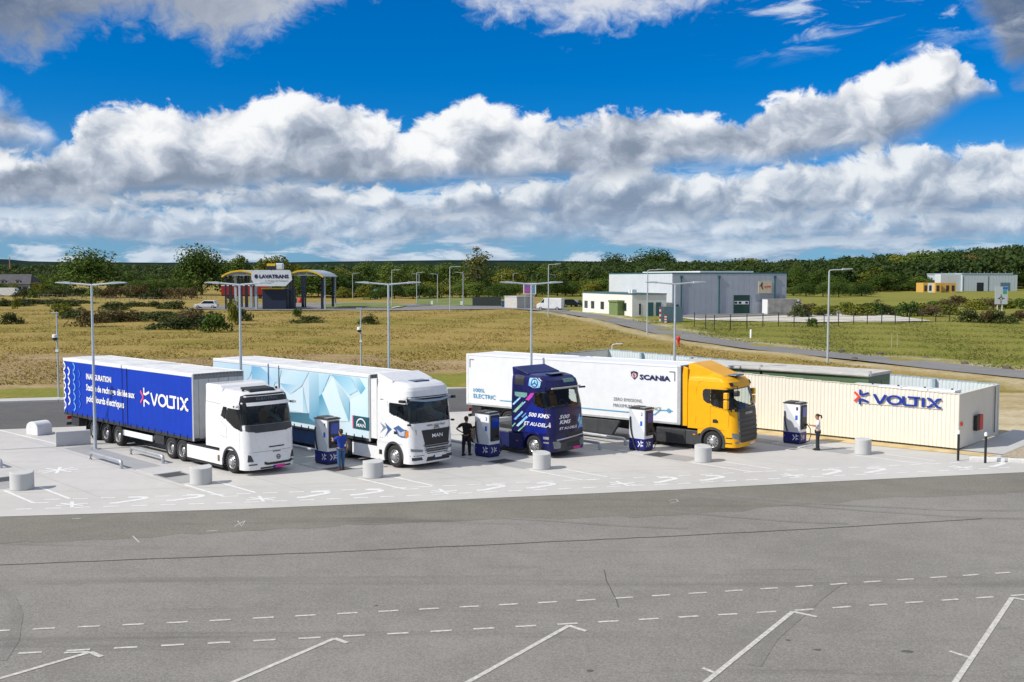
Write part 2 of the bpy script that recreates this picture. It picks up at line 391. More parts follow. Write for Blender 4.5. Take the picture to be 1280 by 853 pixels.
M_FROAD = asphalt('far_road_asphalt', (.17, .165, .16), (.25, .245, .24))
M_PAD = concrete_mat('pad_concrete', (.465, .45, .42), (.60, .58, .545))
M_CONC = concrete_mat('concrete', (.44, .435, .42), (.58, .575, .56), False)
M_PAVE = concrete_mat('paver_strip', (.30, .30, .295), (.42, .42, .41), False)
M_WPAINT = mat('road_paint', (.74, .74, .72), .7, var=.12, scale=6)
M_WPAINT2 = mat('worn_road_paint', (.42, .40, .36), .8, scale=9, col2=(.66, .64, .58))
M_WHITE = mat('white_truck_paint', (.80, .80, .80), .28, var=.02, coat=.5)
M_WPLA = mat('white_trailer_skin', (.80, .81, .82), .45, var=.03)
M_ROOFT = mat('trailer_roof', (.62, .62, .62), .6, scale=1.2, col2=(.78, .78, .77))
M_YEL = mat('yellow_truck_paint', (.86, .42, .003), .38, var=.03, coat=.12, spec=.3)
M_NAVY = mat('navy_truck_paint', (.006, .008, .055), .3, coat=.25, scale=1.1, col2=(.014, .012, .12), spec=.3)
M_BLUEC = mat('blue_curtain', (.002, .040, .42), .55, var=.06, scale=1.0, bump=.15, bscale=6, spec=.25)
M_BLACK = mat('black_plastic', (.018, .019, .021), .5, var=.2)
M_DGREY = mat('dark_grey_plastic', (.045, .048, .052), .55, var=.15)
M_MGREY = mat('mid_grey', (.20, .205, .21), .5)
M_CHAS = mat('chassis_paint', (.03, .031, .034), .6, var=.3, scale=5)
M_TYRE = mat('tyre_rubber', (.022, .022, .023), .85, var=.25, scale=9)
M_RIM = mat('alloy_rim', (.48, .48, .48), .35, .6, var=.08)
M_RIMG = mat('grey_rim', (.36, .37, .38), .42, .5, var=.1)
M_STEEL = mat('galvanised_steel', (.50, .52, .54), .42, .6, var=.12, scale=4)
M_POLE = mat('pole_paint', (.48, .53, .56), .45, .25, var=.08, scale=3)
M_ALU = mat('aluminium_wall', (.52, .53, .54), .45, .3, var=.08)
M_GLASS = mat('cab_glass', (.008, .016, .018), .06, scale=1.6, col2=(.03, .05, .052), spec=.35)
M_GLASSG = mat('green_glass', (.10, .15, .14), .06, scale=1.2, col2=(.20, .27, .25), spec=.8)
M_SCREEN = glass_mat('windscreen_glass', (.90, .95, .93)); M_SIDEG = glass_mat('side_glass', (.72, .78, .77))
M_INT = mat('cab_interior', (.05, .035, .02), .8, scale=2.0, col2=(.16, .11, .06))
M_PINK = mat('pink_plate', (.75, .03, .32), .5)
M_RED = mat('signal_red', (.62, .012, .015), .45)
M_ORANGE = mat('amber_lens', (.75, .22, .01), .3)
M_LAMP = mat('clear_lens', (.20, .22, .24), .12, spec=.8, var=.2, scale=9)
M_VBLUE = mat('sign_blue', (.008, .035, .30), .4)
M_VNAVY = mat('navy_print', (.01, .015, .09), .5)
M_VRED = mat('sign_red', (.80, .06, .035), .4)
M_VPINK = mat('logo_pink', (.80, .08, .22), .5)
M_PWHITE = mat('white_print', (.82, .82, .82), .5, var=.01)
M_CYAN = mat('cyan_print', (.10, .42, .62), .5)

# ------------------------------------------------------------------ ground sheets
def field_mat():
    m = bpy.data.materials.new('field_soil_and_grass'); m.use_nodes = True; nt = m.node_tree; b = nt.nodes['Principled BSDF']; b.inputs['Roughness'].default_value = .95; b.inputs['Specular IOR Level'].default_value = .1
    vec = nt.nodes.new('ShaderNodeTexCoord').outputs['Object']; at = nt.nodes.new('ShaderNodeVertexColor'); at.layer_name = 'zone'
    sp = nt.nodes.new('ShaderNodeSeparateColor'); nt.links.new(at.outputs[0], sp.inputs[0]); zr, zg, zb = (NX(nt, sp.outputs[i]) for i in range(3))
    mp = nt.nodes.new('ShaderNodeMapping'); mp.inputs['Scale'].default_value = (.6, 1, 1); nt.links.new(vec, mp.inputs['Vector'])
    big = noise(nt, mp.outputs[0], .045, 6, .62, .5); mid = noise(nt, mp.outputs[0], .35, 7, .68, .3); fine = noise(nt, vec, 2.6, 6, .72)
    f = (big-.5)*1.9+(mid-.5)*1.5+(fine-.5)*1.0+.36
    dry = mixcol(nt, fine.ss(.3, .7), (.23, .165, .045), (.40, .30, .10))
    grn = mixcol(nt, fine.ss(.3, .7), (.125, .115, .016), (.25, .22, .045))
    colr = mixcol(nt, f.ss(.25, .75), dry, grn)
    lawn = mixcol(nt, (fine*.6+mid*.5).ss(.35, .75), (.095, .135, .014), (.225, .255, .042))
    colr = mixcol(nt, zg*(.62+(mid-.5)*1.2), colr, lawn)
    bank = mixcol(nt, (fine*.6+mid*.5).ss(.35, .75), (.22, .145, .07), (.42, .32, .17))
    colr = mixcol(nt, zr, colr, bank)
    sand = mixcol(nt, (fine*.6+mid*.4).ss(.3, .7), (.42, .34, .21), (.60, .52, .37))
    colr = mixcol(nt, (zb*1.4*(.55+(mid-.5)*1.6)).clamp(), colr, sand)
    nt.links.new(colr, b.inputs['Base Color'])
    bn = nt.nodes.new('ShaderNodeBump'); bn.inputs['Strength'].default_value = .6; bn.inputs['Distance'].default_value = .15; nt.links.new((fine*.6+mid).s, bn.inputs['Height']); nt.links.new(bn.outputs[0], b.inputs['Normal'])
    return m
M_FIELD = field_mat()
KERB = [(-95., 50.2), (-34.3, 68.6), (-30.5, 69.6), (-4.8, 76.7), (0., 78.)]          # front of the kerb behind the service road
def kerb_y(x): return float(np.interp(x, [p[0] for p in KERB], [p[1] for p in KERB]))
ROADC = [GT(690, 389), GT(720, 392.5), GT(770, 401), GT(820, 413), GT(880, 425.5), GT(960, 436.5), GT(1060, 447), GT(1180, 459.5), GT(1290, 471), GT(1420, 484)]
rx = [p.x for p in ROADC]; ry = [p.y for p in ROADC]
def road_dist(x, y):
    P = np.array([(p.x, p.y) for p in ROADC]); best = 1e9
    for a, b in zip(P[:-1], P[1:]):
        d = b-a; t = np.clip(((x-a[0])*d[0]+(y-a[1])*d[1])/(d@d), 0, 1); q = a+d*t; best = min(best, math.hypot(x-q[0], y-q[1]))
    return best
def build_ground():
    ys = [45.+i*1.0 for i in range(66)]; st = 1.1
    while ys[-1] < 7000: ys.append(ys[-1]+st); st *= 1.045
    nc = 150; V_ = []; F_ = []; Z = []
    for y in ys:
        for j in range(nc+1):
            t = j/nc*2-1; x = (.62*t+.5*t**3)*(y*.72+26)
            z = zt(x, y)
            if y < 68 or y < kerb_y(min(x, 0))+.6: z = min(z, 0)-.06
            if y > 80 and y < 600: z += .12*math.sin(x*.37+y*.21)*math.sin(y*.33-x*.11)*(min(1, (y-80)/12))
            V_.append((x, y, z))
            ky = kerb_y(min(x, 0)); d = y-ky
            verge = 1.0 if (x < 2 and .2 < d < 7.0+.8*math.sin(x*.7)) else 0
            bank = 1.0 if (x < 6 and d >= 7 and y < 97+2.5*math.sin(x*.25)+1.5*math.sin(x*.9)-max(0, x+14)*.42) else 0
            rd = road_dist(x, y) if (x > -10 and 60 < y < 220) else 99
            north = 0.0
            if x > 8 and y > 70:
                P = np.interp(x, rx, ry) if x < max(rx) else ry[-1]
                if y > P+3: north = 1.0
            sand = max(0, 1-abs(rd-3.6)/2.2)*.9 if rd < 6.5 else 0
            if x > 20 and 44 < y < 66: sand = 1.0; north = 0
            if x > 20 and 66 <= y < 76: sand = .75
            Z.append((bank, max(verge, north), sand, 1))
    w = nc+1
    for i in range(len(ys)-1):
        for j in range(nc): F_.append((i*w+j, i*w+j+1, (i+1)*w+j+1, (i+1)*w+j))
    me = bpy.data.meshes.new('ground'); me.from_pydata(V_, [], F_)
    ca = me.color_attributes.new('zone', 'FLOAT_COLOR', 'POINT'); ca.data.foreach_set('color', np.array(Z, dtype=np.float32).ravel())
    me.shade_smooth(); tag(mobj('ground', me, M_FIELD), kind='structure')
build_ground()
def sheet(name, pts, z, m, kind='structure'):
    mb = MB(); mb.add([(p[0], p[1], z) for p in pts], [tuple(range(len(pts)))]); o = mb.build(name, m); bm = bmesh.new(); bm.from_mesh(o.data)
    if bm.faces[0].normal.z < 0 if not bm.faces.ensure_lookup_table() else False: bmesh.ops.reverse_faces(bm, faces=bm.faces)
    bm.to_mesh(o.data); bm.free(); return tag(o, kind=kind)
PADF = [(-60, 30.2), (-30., 33.9), (-17.83, 35.78), (-9.78, 36.97), (-4.8, 37.95), (0., 39.03), (6.6, 40.45), (11.67, 41.73), (21.95, 44.1), (24.6, 44.75)]
PADB = [(24.6, 47.6), (22.6, 49.2), (14.6, 55.9), (6., 63.), (2.5, 66.), (-3.5, 64.2), (-25., 57.62), (-28.1, 56.7), (-60, 47.5)]
sheet('asphalt_yard', [(-160, -60), (160, -60), (160, 60), (24.6, 46), (0, 60), (-160, 60)], -.012, M_ASPH)
sheet('service_road', [(-95, 36), (-60, 46.5)]+[(p[0]+.2, p[1]-.6) for p in PADB[::-1]][1:6]+[(3., 67.), (-.5, 78.0)]+[(a, b) for a, b in KERB[::-1]], -.006, M_ROAD)
sheet('concrete_pad', PADF+PADB, .0, M_PAD)
# yard surface bands next to the pad: stained seal strip and construction joint
def strip_line(pts, w, z, name, m, parent=None, zf=None):
    V_, F_ = strokes([[(p[0], p[1]) for p in pts]], w); mb = MB(); mb.add([(a, b, (zf(a, b) if zf else 0)+z) for a, b in V_], F_); return mb.build(name, m, parent)
yard = [o for o in bpy.data.objects if o.name == 'asphalt_yard'][0]
pad = [o for o in bpy.data.objects if o.name == 'concrete_pad'][0]
M_STAIN = asphalt('stained_asphalt', (.158, .149, .124), (.242, .228, .192))
M_TAR = mat('bitumen_joint', (.075, .072, .066), .8, var=.3, scale=8)
sx_ = np.linspace(-60, 24.6, 130); sy_ = np.interp(sx_, [p_[0] for p_ in PADF], [p_[1] for p_ in PADF]); sr_ = random.Random(4)
sheet('seal_strip', [(float(x), float(y)-.02) for x, y in zip(sx_, sy_)]+[(float(x), float(y)-3.7-.012*x-.4*math.sin(x*.3)+sr_.uniform(-.22, .22)) for x, y in zip(sx_[::-1], sy_[::-1])], -.008, M_STAIN)
jl = [G(0, 706), G(200, 698), G(400, 690.5), G(640, 679.5), G(760, 674), G(840, 670), G(1000, 662), G(1280, 645)]
jl = [(a.x+(b.x-a.x)*t, a.y+(b.y-a.y)*t+random.uniform(-.035, .035)) for a, b in zip(jl[:-1], jl[1:]) for t in (0, .2, .4, .6, .8)]
strip_line(jl, .05, -.002, 'joint', M_TAR, yard)
strip_line([G(755, 712), G(756.5, 718), G(757.5, 725), G(762, 733), G(766, 742), G(770, 749), G(773, 759)], .016, -.002, 'crack', M_TAR, yard)
# dashed lane markings (single 0.5 m dashes)
def dash_row(pts, n0=.5, gap=.515, w=.1, start=0.0):
    L = [Vector((p.x, p.y)) for p in pts]; D = [0]
    for a, b in zip(L[:-1], L[1:]): D.append(D[-1]+(b-a).length)
    def at(s): return Vector((np.interp(s, D, [p.x for p in L]), np.interp(s, D, [p.y for p in L])))
    s = start
    while s+n0 < D[-1]:
        a, b = at(s), at(s+n0); d = (b-a).normalized(); n = Vector((-d.y, d.x))*w/2
        mb = MB(); mb.add([(*(a-n), -.003), (*(b-n), -.003), (*(b+n), -.003), (*(a+n), -.003)], [(0, 1, 2, 3)]); mb.build('dash', M_WPAINT2, yard)
        s += n0+gap
dash_row([G(-16, 789), G(240, 777), G(480, 764), G(735, 750), G(1000, 733), G(1300, 713)], start=0.0)
dash_row([G(-40, 820), G(200, 807), G(500, 791.5), G(730, 778.5), G(1000, 762.5), G(1300, 742)], start=.02)
def paint(pts, w, name='line', m=None, par=None, z=-.002):
    return strip_line(pts, w, z, name, m or M_WPAINT2, par or yard)
for a, b, c_ in (((-110, 880), (113, 815), (127, 821)), ((200, 892), (418, 798), (434, 803.5)), ((520, 889), (711, 782), (733, 789)), ((780, 935), (991, 764.5), (1021, 771)), ((1130, 948), (1265, 747), (1310, 755))):
    paint([G(*a), G(*b)], .12, 'stall_line'); paint([G(*b), G(*c_)], .12, 'stall_tick', z=-.0008)
paint([G(878, 835), G(897, 842)], .1, 'stall_tick', z=-.0012); paint([G(1187, 814), G(1211, 821.5)], .1, 'stall_tick', z=-.0012)
paint([G(110, 815), G(80, 816)], .1, 'stall_tick', z=-.0004)
for pts in (([(297, 651), (302, 658), (306, 651)],), ([(293, 658), (304, 652)],)): paint([G(*p) for p in pts[0]], .035, 'chalk_mark')
paint([G(166, 670), (G(174, 678))], .04, 'chalk_mark'); paint([G(90, 648.5), G(101, 648)], .06, 'chalk_mark'); paint([G(258, 664), G(272, 663)], .05, 'chalk_mark')
paint([G(838, 629), G(848, 627), G(845, 624), G(836, 626)], .03, 'chalk_mark')
M_TYREM = asphalt('tyre_marked_asphalt', (.172, .163, .146), (.262, .249, .224))
for pts in ([(840, 612), (940, 622), (1060, 632), (1180, 637), (1300, 638)], [(850, 619), (960, 628), (1090, 639), (1200, 646), (1300, 648)], [(830, 638), (900, 645), (1000, 652), (1060, 654)], [(640, 648), (760, 656), (860, 660)], [(944, 832), (965, 800), (990, 776), (1020, 748), (1050, 728)], [(-10, 730), (10, 745), (22, 768), (18, 800), (0, 826)]):
    Q = [G(*p_) for p_ in pts]; D = np.cumsum([0]+[(b_-a_).length for a_, b_ in zip(Q[:-1], Q[1:])]); S_ = np.linspace(0, D[-1], 24)
    strip_line([(np.interp(v, D, [q.x for q in Q]), np.interp(v, D, [q.y for q in Q])+.05*math.sin(v)) for v in S_], .26, -.0055, 'tyre_mark', M_TYREM, yard)
for px, py, r in ((985, 800, .06), (1022, 812, .08), (1135, 814, .12), (470, 757, .05), (737, 838, .09)):
    g = G(px, py); mb = MB(); mb.add([(g.x+math.cos(t)*r*random.uniform(.7, 1.4), g.y+math.sin(t)*r*.6, -.002) for t in np.linspace(0, 6.28, 11)[:-1]], [tuple(range(10))]); mb.build('oil_spot', mat('oil_stain', (.11, .105, .095), .8), yard)

# ------------------------------------------------------------------ pad furniture, bay by bay
BY = -.80; BA = Vector((math.cos(BY), math.sin(BY))); BN = Vector((-BA.y, BA.x))          # along the bay towards the yard / across
BLK = [Vector(p) for p in ((-19.34, 40.6), (-12.63, 41.73), (-5.86, 43.09), (1.27, 44.95), (8.63, 46.75), (16.56, 48.8))]
ORD = ['at the left end of the pad', 'beside the blue curtain trailer', 'beside the light blue crystal print trailer', 'beside the navy tractor', 'beside the yellow tractor', 'in front of the cream cladding']
SHORT = ['left end bay', 'blue curtain trailer', 'crystal print trailer', 'navy tractor', 'yellow tractor', 'cream cladding wall']
M_BLOCK = concrete_mat('cast_concrete', (.50, .50, .49), (.60, .60, .585), False)
M_GRATE = mat('pit_cover', (.06, .06, .06), .7, var=.3, scale=30)
def local(p, u, v): q = p+BA*u+BN*v; return q
for i, p in enumerate(BLK):
    # low guard block: half-round plan facing the yard, sloping top
    outl = [(-.05, .44), (-.05, -.44)]+[(math.cos(math.radians(a))*.44+.06, math.sin(math.radians(a))*.44) for a in range(-90, 91, 12)]
    if i in (3, 4, 5): outl = [(math.cos(math.radians(a))*.42*(1.0 if (a <= 90 or a >= 270) else .75), math.sin(math.radians(a))*.42) for a in range(0, 360, 15)]
    mb = MB(); n = len(outl); tilt = .10 if i != 5 else .02
    mb.v = [(a, b, .0) for a, b in outl]+[(a, b, .72-tilt*a*1.4) for a, b in outl]
    mb.f = [tuple(range(n))[::-1], tuple(range(n, 2*n))]+[(k, (k+1) % n, n+(k+1) % n, n+k) for k in range(n)]
    o = mb.build('guard_block', M_BLOCK, smooth=35, bevel=.02, loc=(p.x, p.y, 0), rz=BY)
    tag(o, 'grey rounded concrete guard block '+['at the kerbless left edge of the pad', 'in front of the white tractor with the black windscreen band', 'in front of the white tractor with chevron side graphics', 'in front of the navy tractor', 'beside the front wheel of the yellow tractor', 'in front of the cream cladding wall'][i], 'concrete block', 'rounded concrete guard blocks')
    # paver strip
    hl = 12.6
    a, b = local(p, -hl, -.62), local(p, -hl, .62); c_, d = local(p, -.45, .62), local(p, -.45, -.62)
    mb = MB(); mb.add([(*q, .004) for q in (a, d, c_, b)], [(0, 1, 2, 3)]); tag(mb.build('paver_strip', M_PAVE), kind='structure')
    # bay lines and floor marks on the pad
    for v in (-.62, .62): paint([local(p, -.1 if v < 0 else .1, v), local(p, 2.9+(.35 if v > 0 else .15), v)], .12, 'bay_line', M_WPAINT, pad, .004)
    paint([local(p, 3.05, -.62), local(p, 3.05, -.62)+Vector((.5, .1))], .12, 'bay_line', M_WPAINT, pad, .0045)
    # pale slab with dark pit
    q = [local(p, u, v) for u, v in ((-4.6, -.62), (-2.9, -.62), (-2.9, .62), (-4.6, .62))]
    mb = MB(); mb.add([(*w_, .03) for w_ in q]+[(*w_, 0) for w_ in q], [(0, 1, 2, 3), (4, 5, 1, 0), (5, 6, 2, 1), (6, 7, 3, 2), (7, 4, 0, 3)]); tag(mb.build('charger_slab', M_CONC), kind='structure')
    q = [local(p, u, v) for u, v in ((-2.85, -.5), (-2.0, -.5), (-2.0, .5), (-2.85, .5))]
    mb = MB(); mb.add([(*w_, .009) for w_ in q], [(0, 1, 2, 3)]); i == 5 or tag(mb.build('pit_cover', M_GRATE), 'dark flat pit cover set in the paver strip '+ORD[i], 'pit cover', 'pit covers')
    # steel hoops
    if i != 5:
        for v, nm in ((-.95, 'outer'), (.95, 'inner')):
            e0, e1 = local(p, -8.6, v), local(p, -5.3, v); zz = .33
            pts = [(*e0, .0), (*e0, zz-.13)]+[(*(e0+BA*(.13-.13*math.cos(t))), zz-.13+.13*math.sin(t)) for t in (.5, 1.0, 1.57)]+[(*(e1-BA*(.13-.13*math.cos(t))), zz-.13+.13*math.sin(t)) for t in (1.57, 1.0, .5)]+[(*e1, zz-.13), (*e1, 0)]
            base = Vector((*((e0+e1)/2), 0)); mb = MB(); mb.path([Vector(w_)-base for w_ in pts], .075, 10)
            o = mb.build('wheel_guide', M_STEEL, smooth=50, loc=base)
            tag(o, f'low galvanised wheel guide hoop, {"left" if v < 0 else "right"} edge of the paver strip by the {SHORT[i]}', 'wheel guide', 'steel wheel guide hoops')
    # rear wall block
    w = local(p, -13.3, .1); mb = MB(); mb.box(-.11, .11, -.8, .8, 0, .72)
    tag(mb.build('wall_block', M_BLOCK, bevel=.02, loc=(w.x, w.y, 0), rz=BY-.28), 'flat upright grey concrete block behind the lamp post '+ORD[i], 'concrete block', 'flat concrete blocks')
    # painted chevrons and stars by the yard edge
    def chev(o2, s, flip=1, rot=0.0):
        c0, s0 = math.cos(rot), math.sin(rot)
        pts = [(-.75, -.55), (-.45, -.55)]+[(.45+.22*math.cos(math.radians(t)), .3+.25*math.sin(math.radians(t))) for t in (-60, -20, 20, 60, 90)]+[(-.1, .6)]
        P = [(o2.x+(a*c0-b*flip*s0)*s, o2.y+(a*s0+b*flip*c0)*s) for a, b in pts]; paint(P, .24, 'painted_chevron', M_WPAINT, pad, .004)
    e = Vector((p.x, p.y))+Vector((-3.2, -3.3))
    yy = float(np.interp(p.x+2.1, [a for a, _ in PADF], [b for _, b in PADF]))
    chev(Vector((p.x-.9+5.9, yy+1.75+.9)), .82, 1, .2); chev(Vector((p.x+7.0, yy+1.95+1.1)), .82, 1, .1) if i < 5 else None
    s0 = Vector((p.x+3.2, yy+1.85))
    for k in range(4): 
        a = k*math.pi/4+.4; d = Vector((math.cos(a), math.sin(a)))*.55
        if k != 1: paint([s0-d, s0+d], .13, 'painted_star', M_WPAINT, pad, .004+.0004*k)
paint([Vector((-27.94, 56.36)), Vector((-22.04, 50.98))], .12, 'bay_line', M_WPAINT, pad, .004)
s0 = G(73, 588)
for k in range(4):
    a = k*math.pi/4+.3; d = Vector((math.cos(a), math.sin(a)))*.8; paint([Vector((s0.x, s0.y))-d, Vector((s0.x, s0.y))+d], .15, 'painted_star', M_WPAINT, pad, .004+.0004*k)
for off, n in ((1.15, 0), (2.75, 1)):
    L = [Vector((a, b+off)) for a, b in PADF if -30 < a < 23]; D = [0]
    for a, b in zip(L[:-1], L[1:]): D.append(D[-1]+(b-a).length)
    s = .3 if n else .0
    while s+.55 < D[-1]:
        A = [Vector((np.interp(t, D, [q.x for q in L]), np.interp(t, D, [q.y for q in L]))) for t in (s, s+.55)]
        paint(A, .11, 'edge_dash', M_WPAINT, pad, .003); s += 1.0
M_JNT = mat('saw_cut_joint', (.30, .295, .28), .9, var=.2, scale=3)
for i_, (px0, u0, u1) in enumerate([(0, 0, 0)]):
    for k_ in range(-3, 9):
        o2 = Vector((-19.34+k_*3.55+1.8, 40.6+k_*.82+.4)); strip_line([o2+BA*(-17), o2+BA*(3.2)], .02, .0015, 'slab_joint', M_JNT, pad) if -24 < o2.x < 16 else None
    for k_ in range(4):
        L = [(a, b+4.2+k_*5.0) for a, b in PADF if -31 < a < (12-k_*6)]; strip_line(L, .02, .0018, 'slab_joint', M_JNT, pad)
# white domed block at the back left
mb = MB(); mb.prism([(math.cos(math.radians(a))*.46, .36+math.sin(math.radians(a))*.36) for a in range(0, 181, 15)]+[(-.46, 0), (.46, 0)], 'xz', -.45, .45)
g = G(46, 544); tag(mb.build('domed_block', mat('white_concrete', (.72, .72, .71), .7, var=.05), smooth=35, bevel=.02, loc=(g.x, g.y+.3, 0), rz=-.5), 'white round topped concrete block at the back of the pad', 'concrete block')
# kerb behind the service road
for a, b in zip(KERB[:-1], KERB[1:]):
    a, b = Vector(a), Vector(b); n = max(1, int((b-a).length/4.0)); d = (b-a)/n; ang = math.atan2(d.y, d.x)
    for k in range(n):
        q = a+d*k; mb = MB(); mb.box(0.01, d.length-.01, 0, 1.6, -.05, .14); o = mb.build('kerb', M_CONC, bevel=.03, loc=(q.x, q.y, 0), rz=ang); tag(o, kind='structure')

# ------------------------------------------------------------------ lamp posts
def double_lamp(p, label, rz, h=8.0):
    t = thing('street_lamp', label, 'street lamp', (p.x, p.y, 0), rz, 'double arm lamp posts on the pad')
    MB().tube((0, 0, 0), (0, 0, h), .08, .05, 12).build('pole', M_POLE, t, smooth=40)
    MB().box(-.2, .2, -.2, .2, 0, .03).build('base_plate', M_STEEL, t)
    for s in (-1, 1):
        a = MB().tube((0, 0, h-.04), (s*1.1, 0, h+.06), .045, .035, 8).build('arm', M_POLE, t, smooth=40)
        mb = MB(); mb.prism([(s*.95, h+.02), (s*1.0, h+.11), (s*1.25, h+.12), (s*1.65, h+.10), (s*1.68, h+.06), (s*1.0, h+.0)], 'xz', -.15, .15); hd = mb.build('lamp_head', M_POLE, t, bevel=.015)
        MB().box(min(s*1.1, s*1.55), max(s*1.1, s*1.55), -.1, .1, h+.025, h+.045).build('lens', M_LAMP, hd)
    return t
for i, p in enumerate(BLK):
    q = local(p, -11.3, .38); q = Vector((q.x, q.y, 0))
    double_lamp(q, 'tall double arm lamp post '+['at the left end of the pad beyond the guard block', 'in front of the blue curtain trailer', 'between the blue curtain trailer and the crystal print trailer', 'behind the crystal print trailer, beside its front end', 'behind the navy tractor beside the white trailer', 'by the cladding compound'][i], .03)
def single_lamp(px, pb, ptop, label, dirx=1, arm=1.3, grp='single arm street lamps', depth=None):
    g = GT(px, pb) if depth is None else at_depth(px, depth)
    d = ray(px, ptop); h = CH+d[2]*g.y/d[1]-g.z
    t = thing('street_lamp', label, 'street lamp', g, 0, grp)
    MB().tube((0, 0, -.3), (0, 0, h-.1), .11, .07, 10).build('pole', M_POLE, t, smooth=40)
    MB().path([(0, 0, h-.12), (dirx*.05, 0, h-.02), (dirx*.3, 0, h+.02), (dirx*arm, 0, h+.06)], .05, 8).build('arm', M_POLE, t, smooth=40)
    mb = MB(); mb.prism([(dirx*arm*.8, h), (dirx*arm*.9, h+.16), (dirx*(arm+.7), h+.15), (dirx*(arm+.75), h+.08)], 'xz', -.16, .16); mb.build('lamp_head', M_POLE, t, bevel=.02)
    return t
single_lamp(1034.5, 453, 338, 'grey single arm street lamp on the near verge before the green field')
single_lamp(809, 420, 338, 'grey single arm street lamp on the access road in front of the warehouse corner')
single_lamp(685.5, 397, 331, 'grey single arm street lamp beside the bend of the access road, near the white van')
single_lamp(562.5, 389.5, 334, 'single arm street lamp on the bank where the wash access road ends')
for px, pb, pt_, dr, lb in ((441, 374, 342, 1, 'small street lamp behind the lawn mound right of the wash canopy'), (490, 384, 338, 1, 'street lamp on the lawn right of the wash canopy'), (521, 380, 341, 1, 'street lamp standing on the lawn before the orange hedge'), (547, 379, 343, -1, 'street lamp with its arm turned left on the green lawn'),
                          (524, 374, 343, -1, 'farther street lamp just behind another lamp on the lawn'), (579, 383, 341, -1, 'street lamp by the dark slatted enclosure'), (627, 366, 343, 1, 'small street lamp on the main road behind the concrete hut'), (641.5, 367, 342, 1, 'small street lamp on the main road left of the billboard'), (735, 363, 342, -1, 'small street lamp behind the warehouse office wing'), (694, 364, 344, -1, 'thin street lamp on the main road right of the billboard')):
    single_lamp(px, pb, pt_, lb, dr, 1.2, 'street lamps of the far roads')
def cam_pole(p, h, label):
    t = thing('camera_pole', label, 'camera pole', p, 0)
    MB().tube((0, 0, -.2), (0, 0, h), .07, .05, 10).build('pole', M_POLE, t, smooth=40)
    MB().box(-.35, .12, -.06, .06, h, h+.08).build('lamp_head', M_POLE, t)
    MB().lathe([(0, .12), (.16, .10), (.19, 0), (.19, -.12)], (-.1, -.12, h-1.55), 'z', 14).build('camera_housing', M_WPLA, t, smooth=50)
    MB().lathe([(.17, -.12), (.15, -.24), (.08, -.31), (0, -.33)], (-.1, -.12, h-1.55), 'z', 14).build('camera_dome', M_BLACK, t, smooth=50)
    MB().box(-.1, .1, -.14, .0, h-2.65, h-2.5).build('sensor', M_WPLA, t)
g = GT(73.5, 496); cam_pole(g, 5.75, 'slim grey pole with a round white security camera on the verge behind the pad')
g = GT(451.5, 470); cam_pole(Vector((g.x, g.y, g.z)), 5.3, 'slim grey pole with a small camera standing behind the crystal print trailer')

# ------------------------------------------------------------------ trucks
def wheel(par, x, y, r=.5, w=.30, side=-1, rim='alloy', dish=.06, name='wheel'):
    """tyre with its rim as a sub-part; side=-1: outer face towards -y"""
    s = side; o = y+s*w/2
    mb = MB(); mb.lathe([(r*.60, o-s*.05), (r*.64, o-s*.005), (r*.80, o+s*.012), (r*.93, o-s*.01), (r*.985, o-s*.045), (r, o-s*.09), (r, o-s*(w-.09)), (r*.95, o-s*(w-.02)), (r*.6, o-s*w), (.001, o-s*w)], (x, 0, r), 'y', 32, cap=False)
    t = mb.build(name, M_TYRE, par, smooth=40)
    mb = MB(); d = o-s*dish
    mb.lathe([(r*.615, o-s*.04), (r*.60, o-s*.012), (r*.575, o-s*.02), (r*.56, d-s*.07), (r*.52, d-s*.085), (r*.36, d-s*.035), (r*.30, d), (r*.27, d+s*.03), (r*.20, d+s*.05), (r*.12, d+s*.06), (0, d+s*.065)], (x, 0, r), 'y', 32, cap=False)
    rm = mb.build('rim', M_RIM if rim == 'alloy' else M_RIMG, t, smooth=35)
    for k in range(10):
        a = k*math.pi/5; mb = MB(); c_ = (x+math.cos(a)*r*.44, 0, r+math.sin(a)*r*.44)
        if k == 0: holes = MB()
        holes.lathe([(r*.075, d-s*.05), (r*.07, d-s*.035), (0, d-s*.034)], c_, 'y', 10, cap=False)
        a += math.pi/10; holes.lathe([(r*.03, d-s*.0), (r*.03, d+s*.015), (0, d+s*.017)], (x+math.cos(a)*r*.315, 0, r+math.sin(a)*r*.315), 'y', 6)
    holes.build('hand_hole_ring', M_BLACK, t)
    if dish > 0: MB().lathe([(r*.515, d-s*.074), (r*.47, d-s*.058), (r*.375, d-s*.026), (r*.36, d-s*.04)], (x, 0, r), 'y', 28, cap=False).build('wheel_disc', M_CHAS, t, smooth=40)
    return t

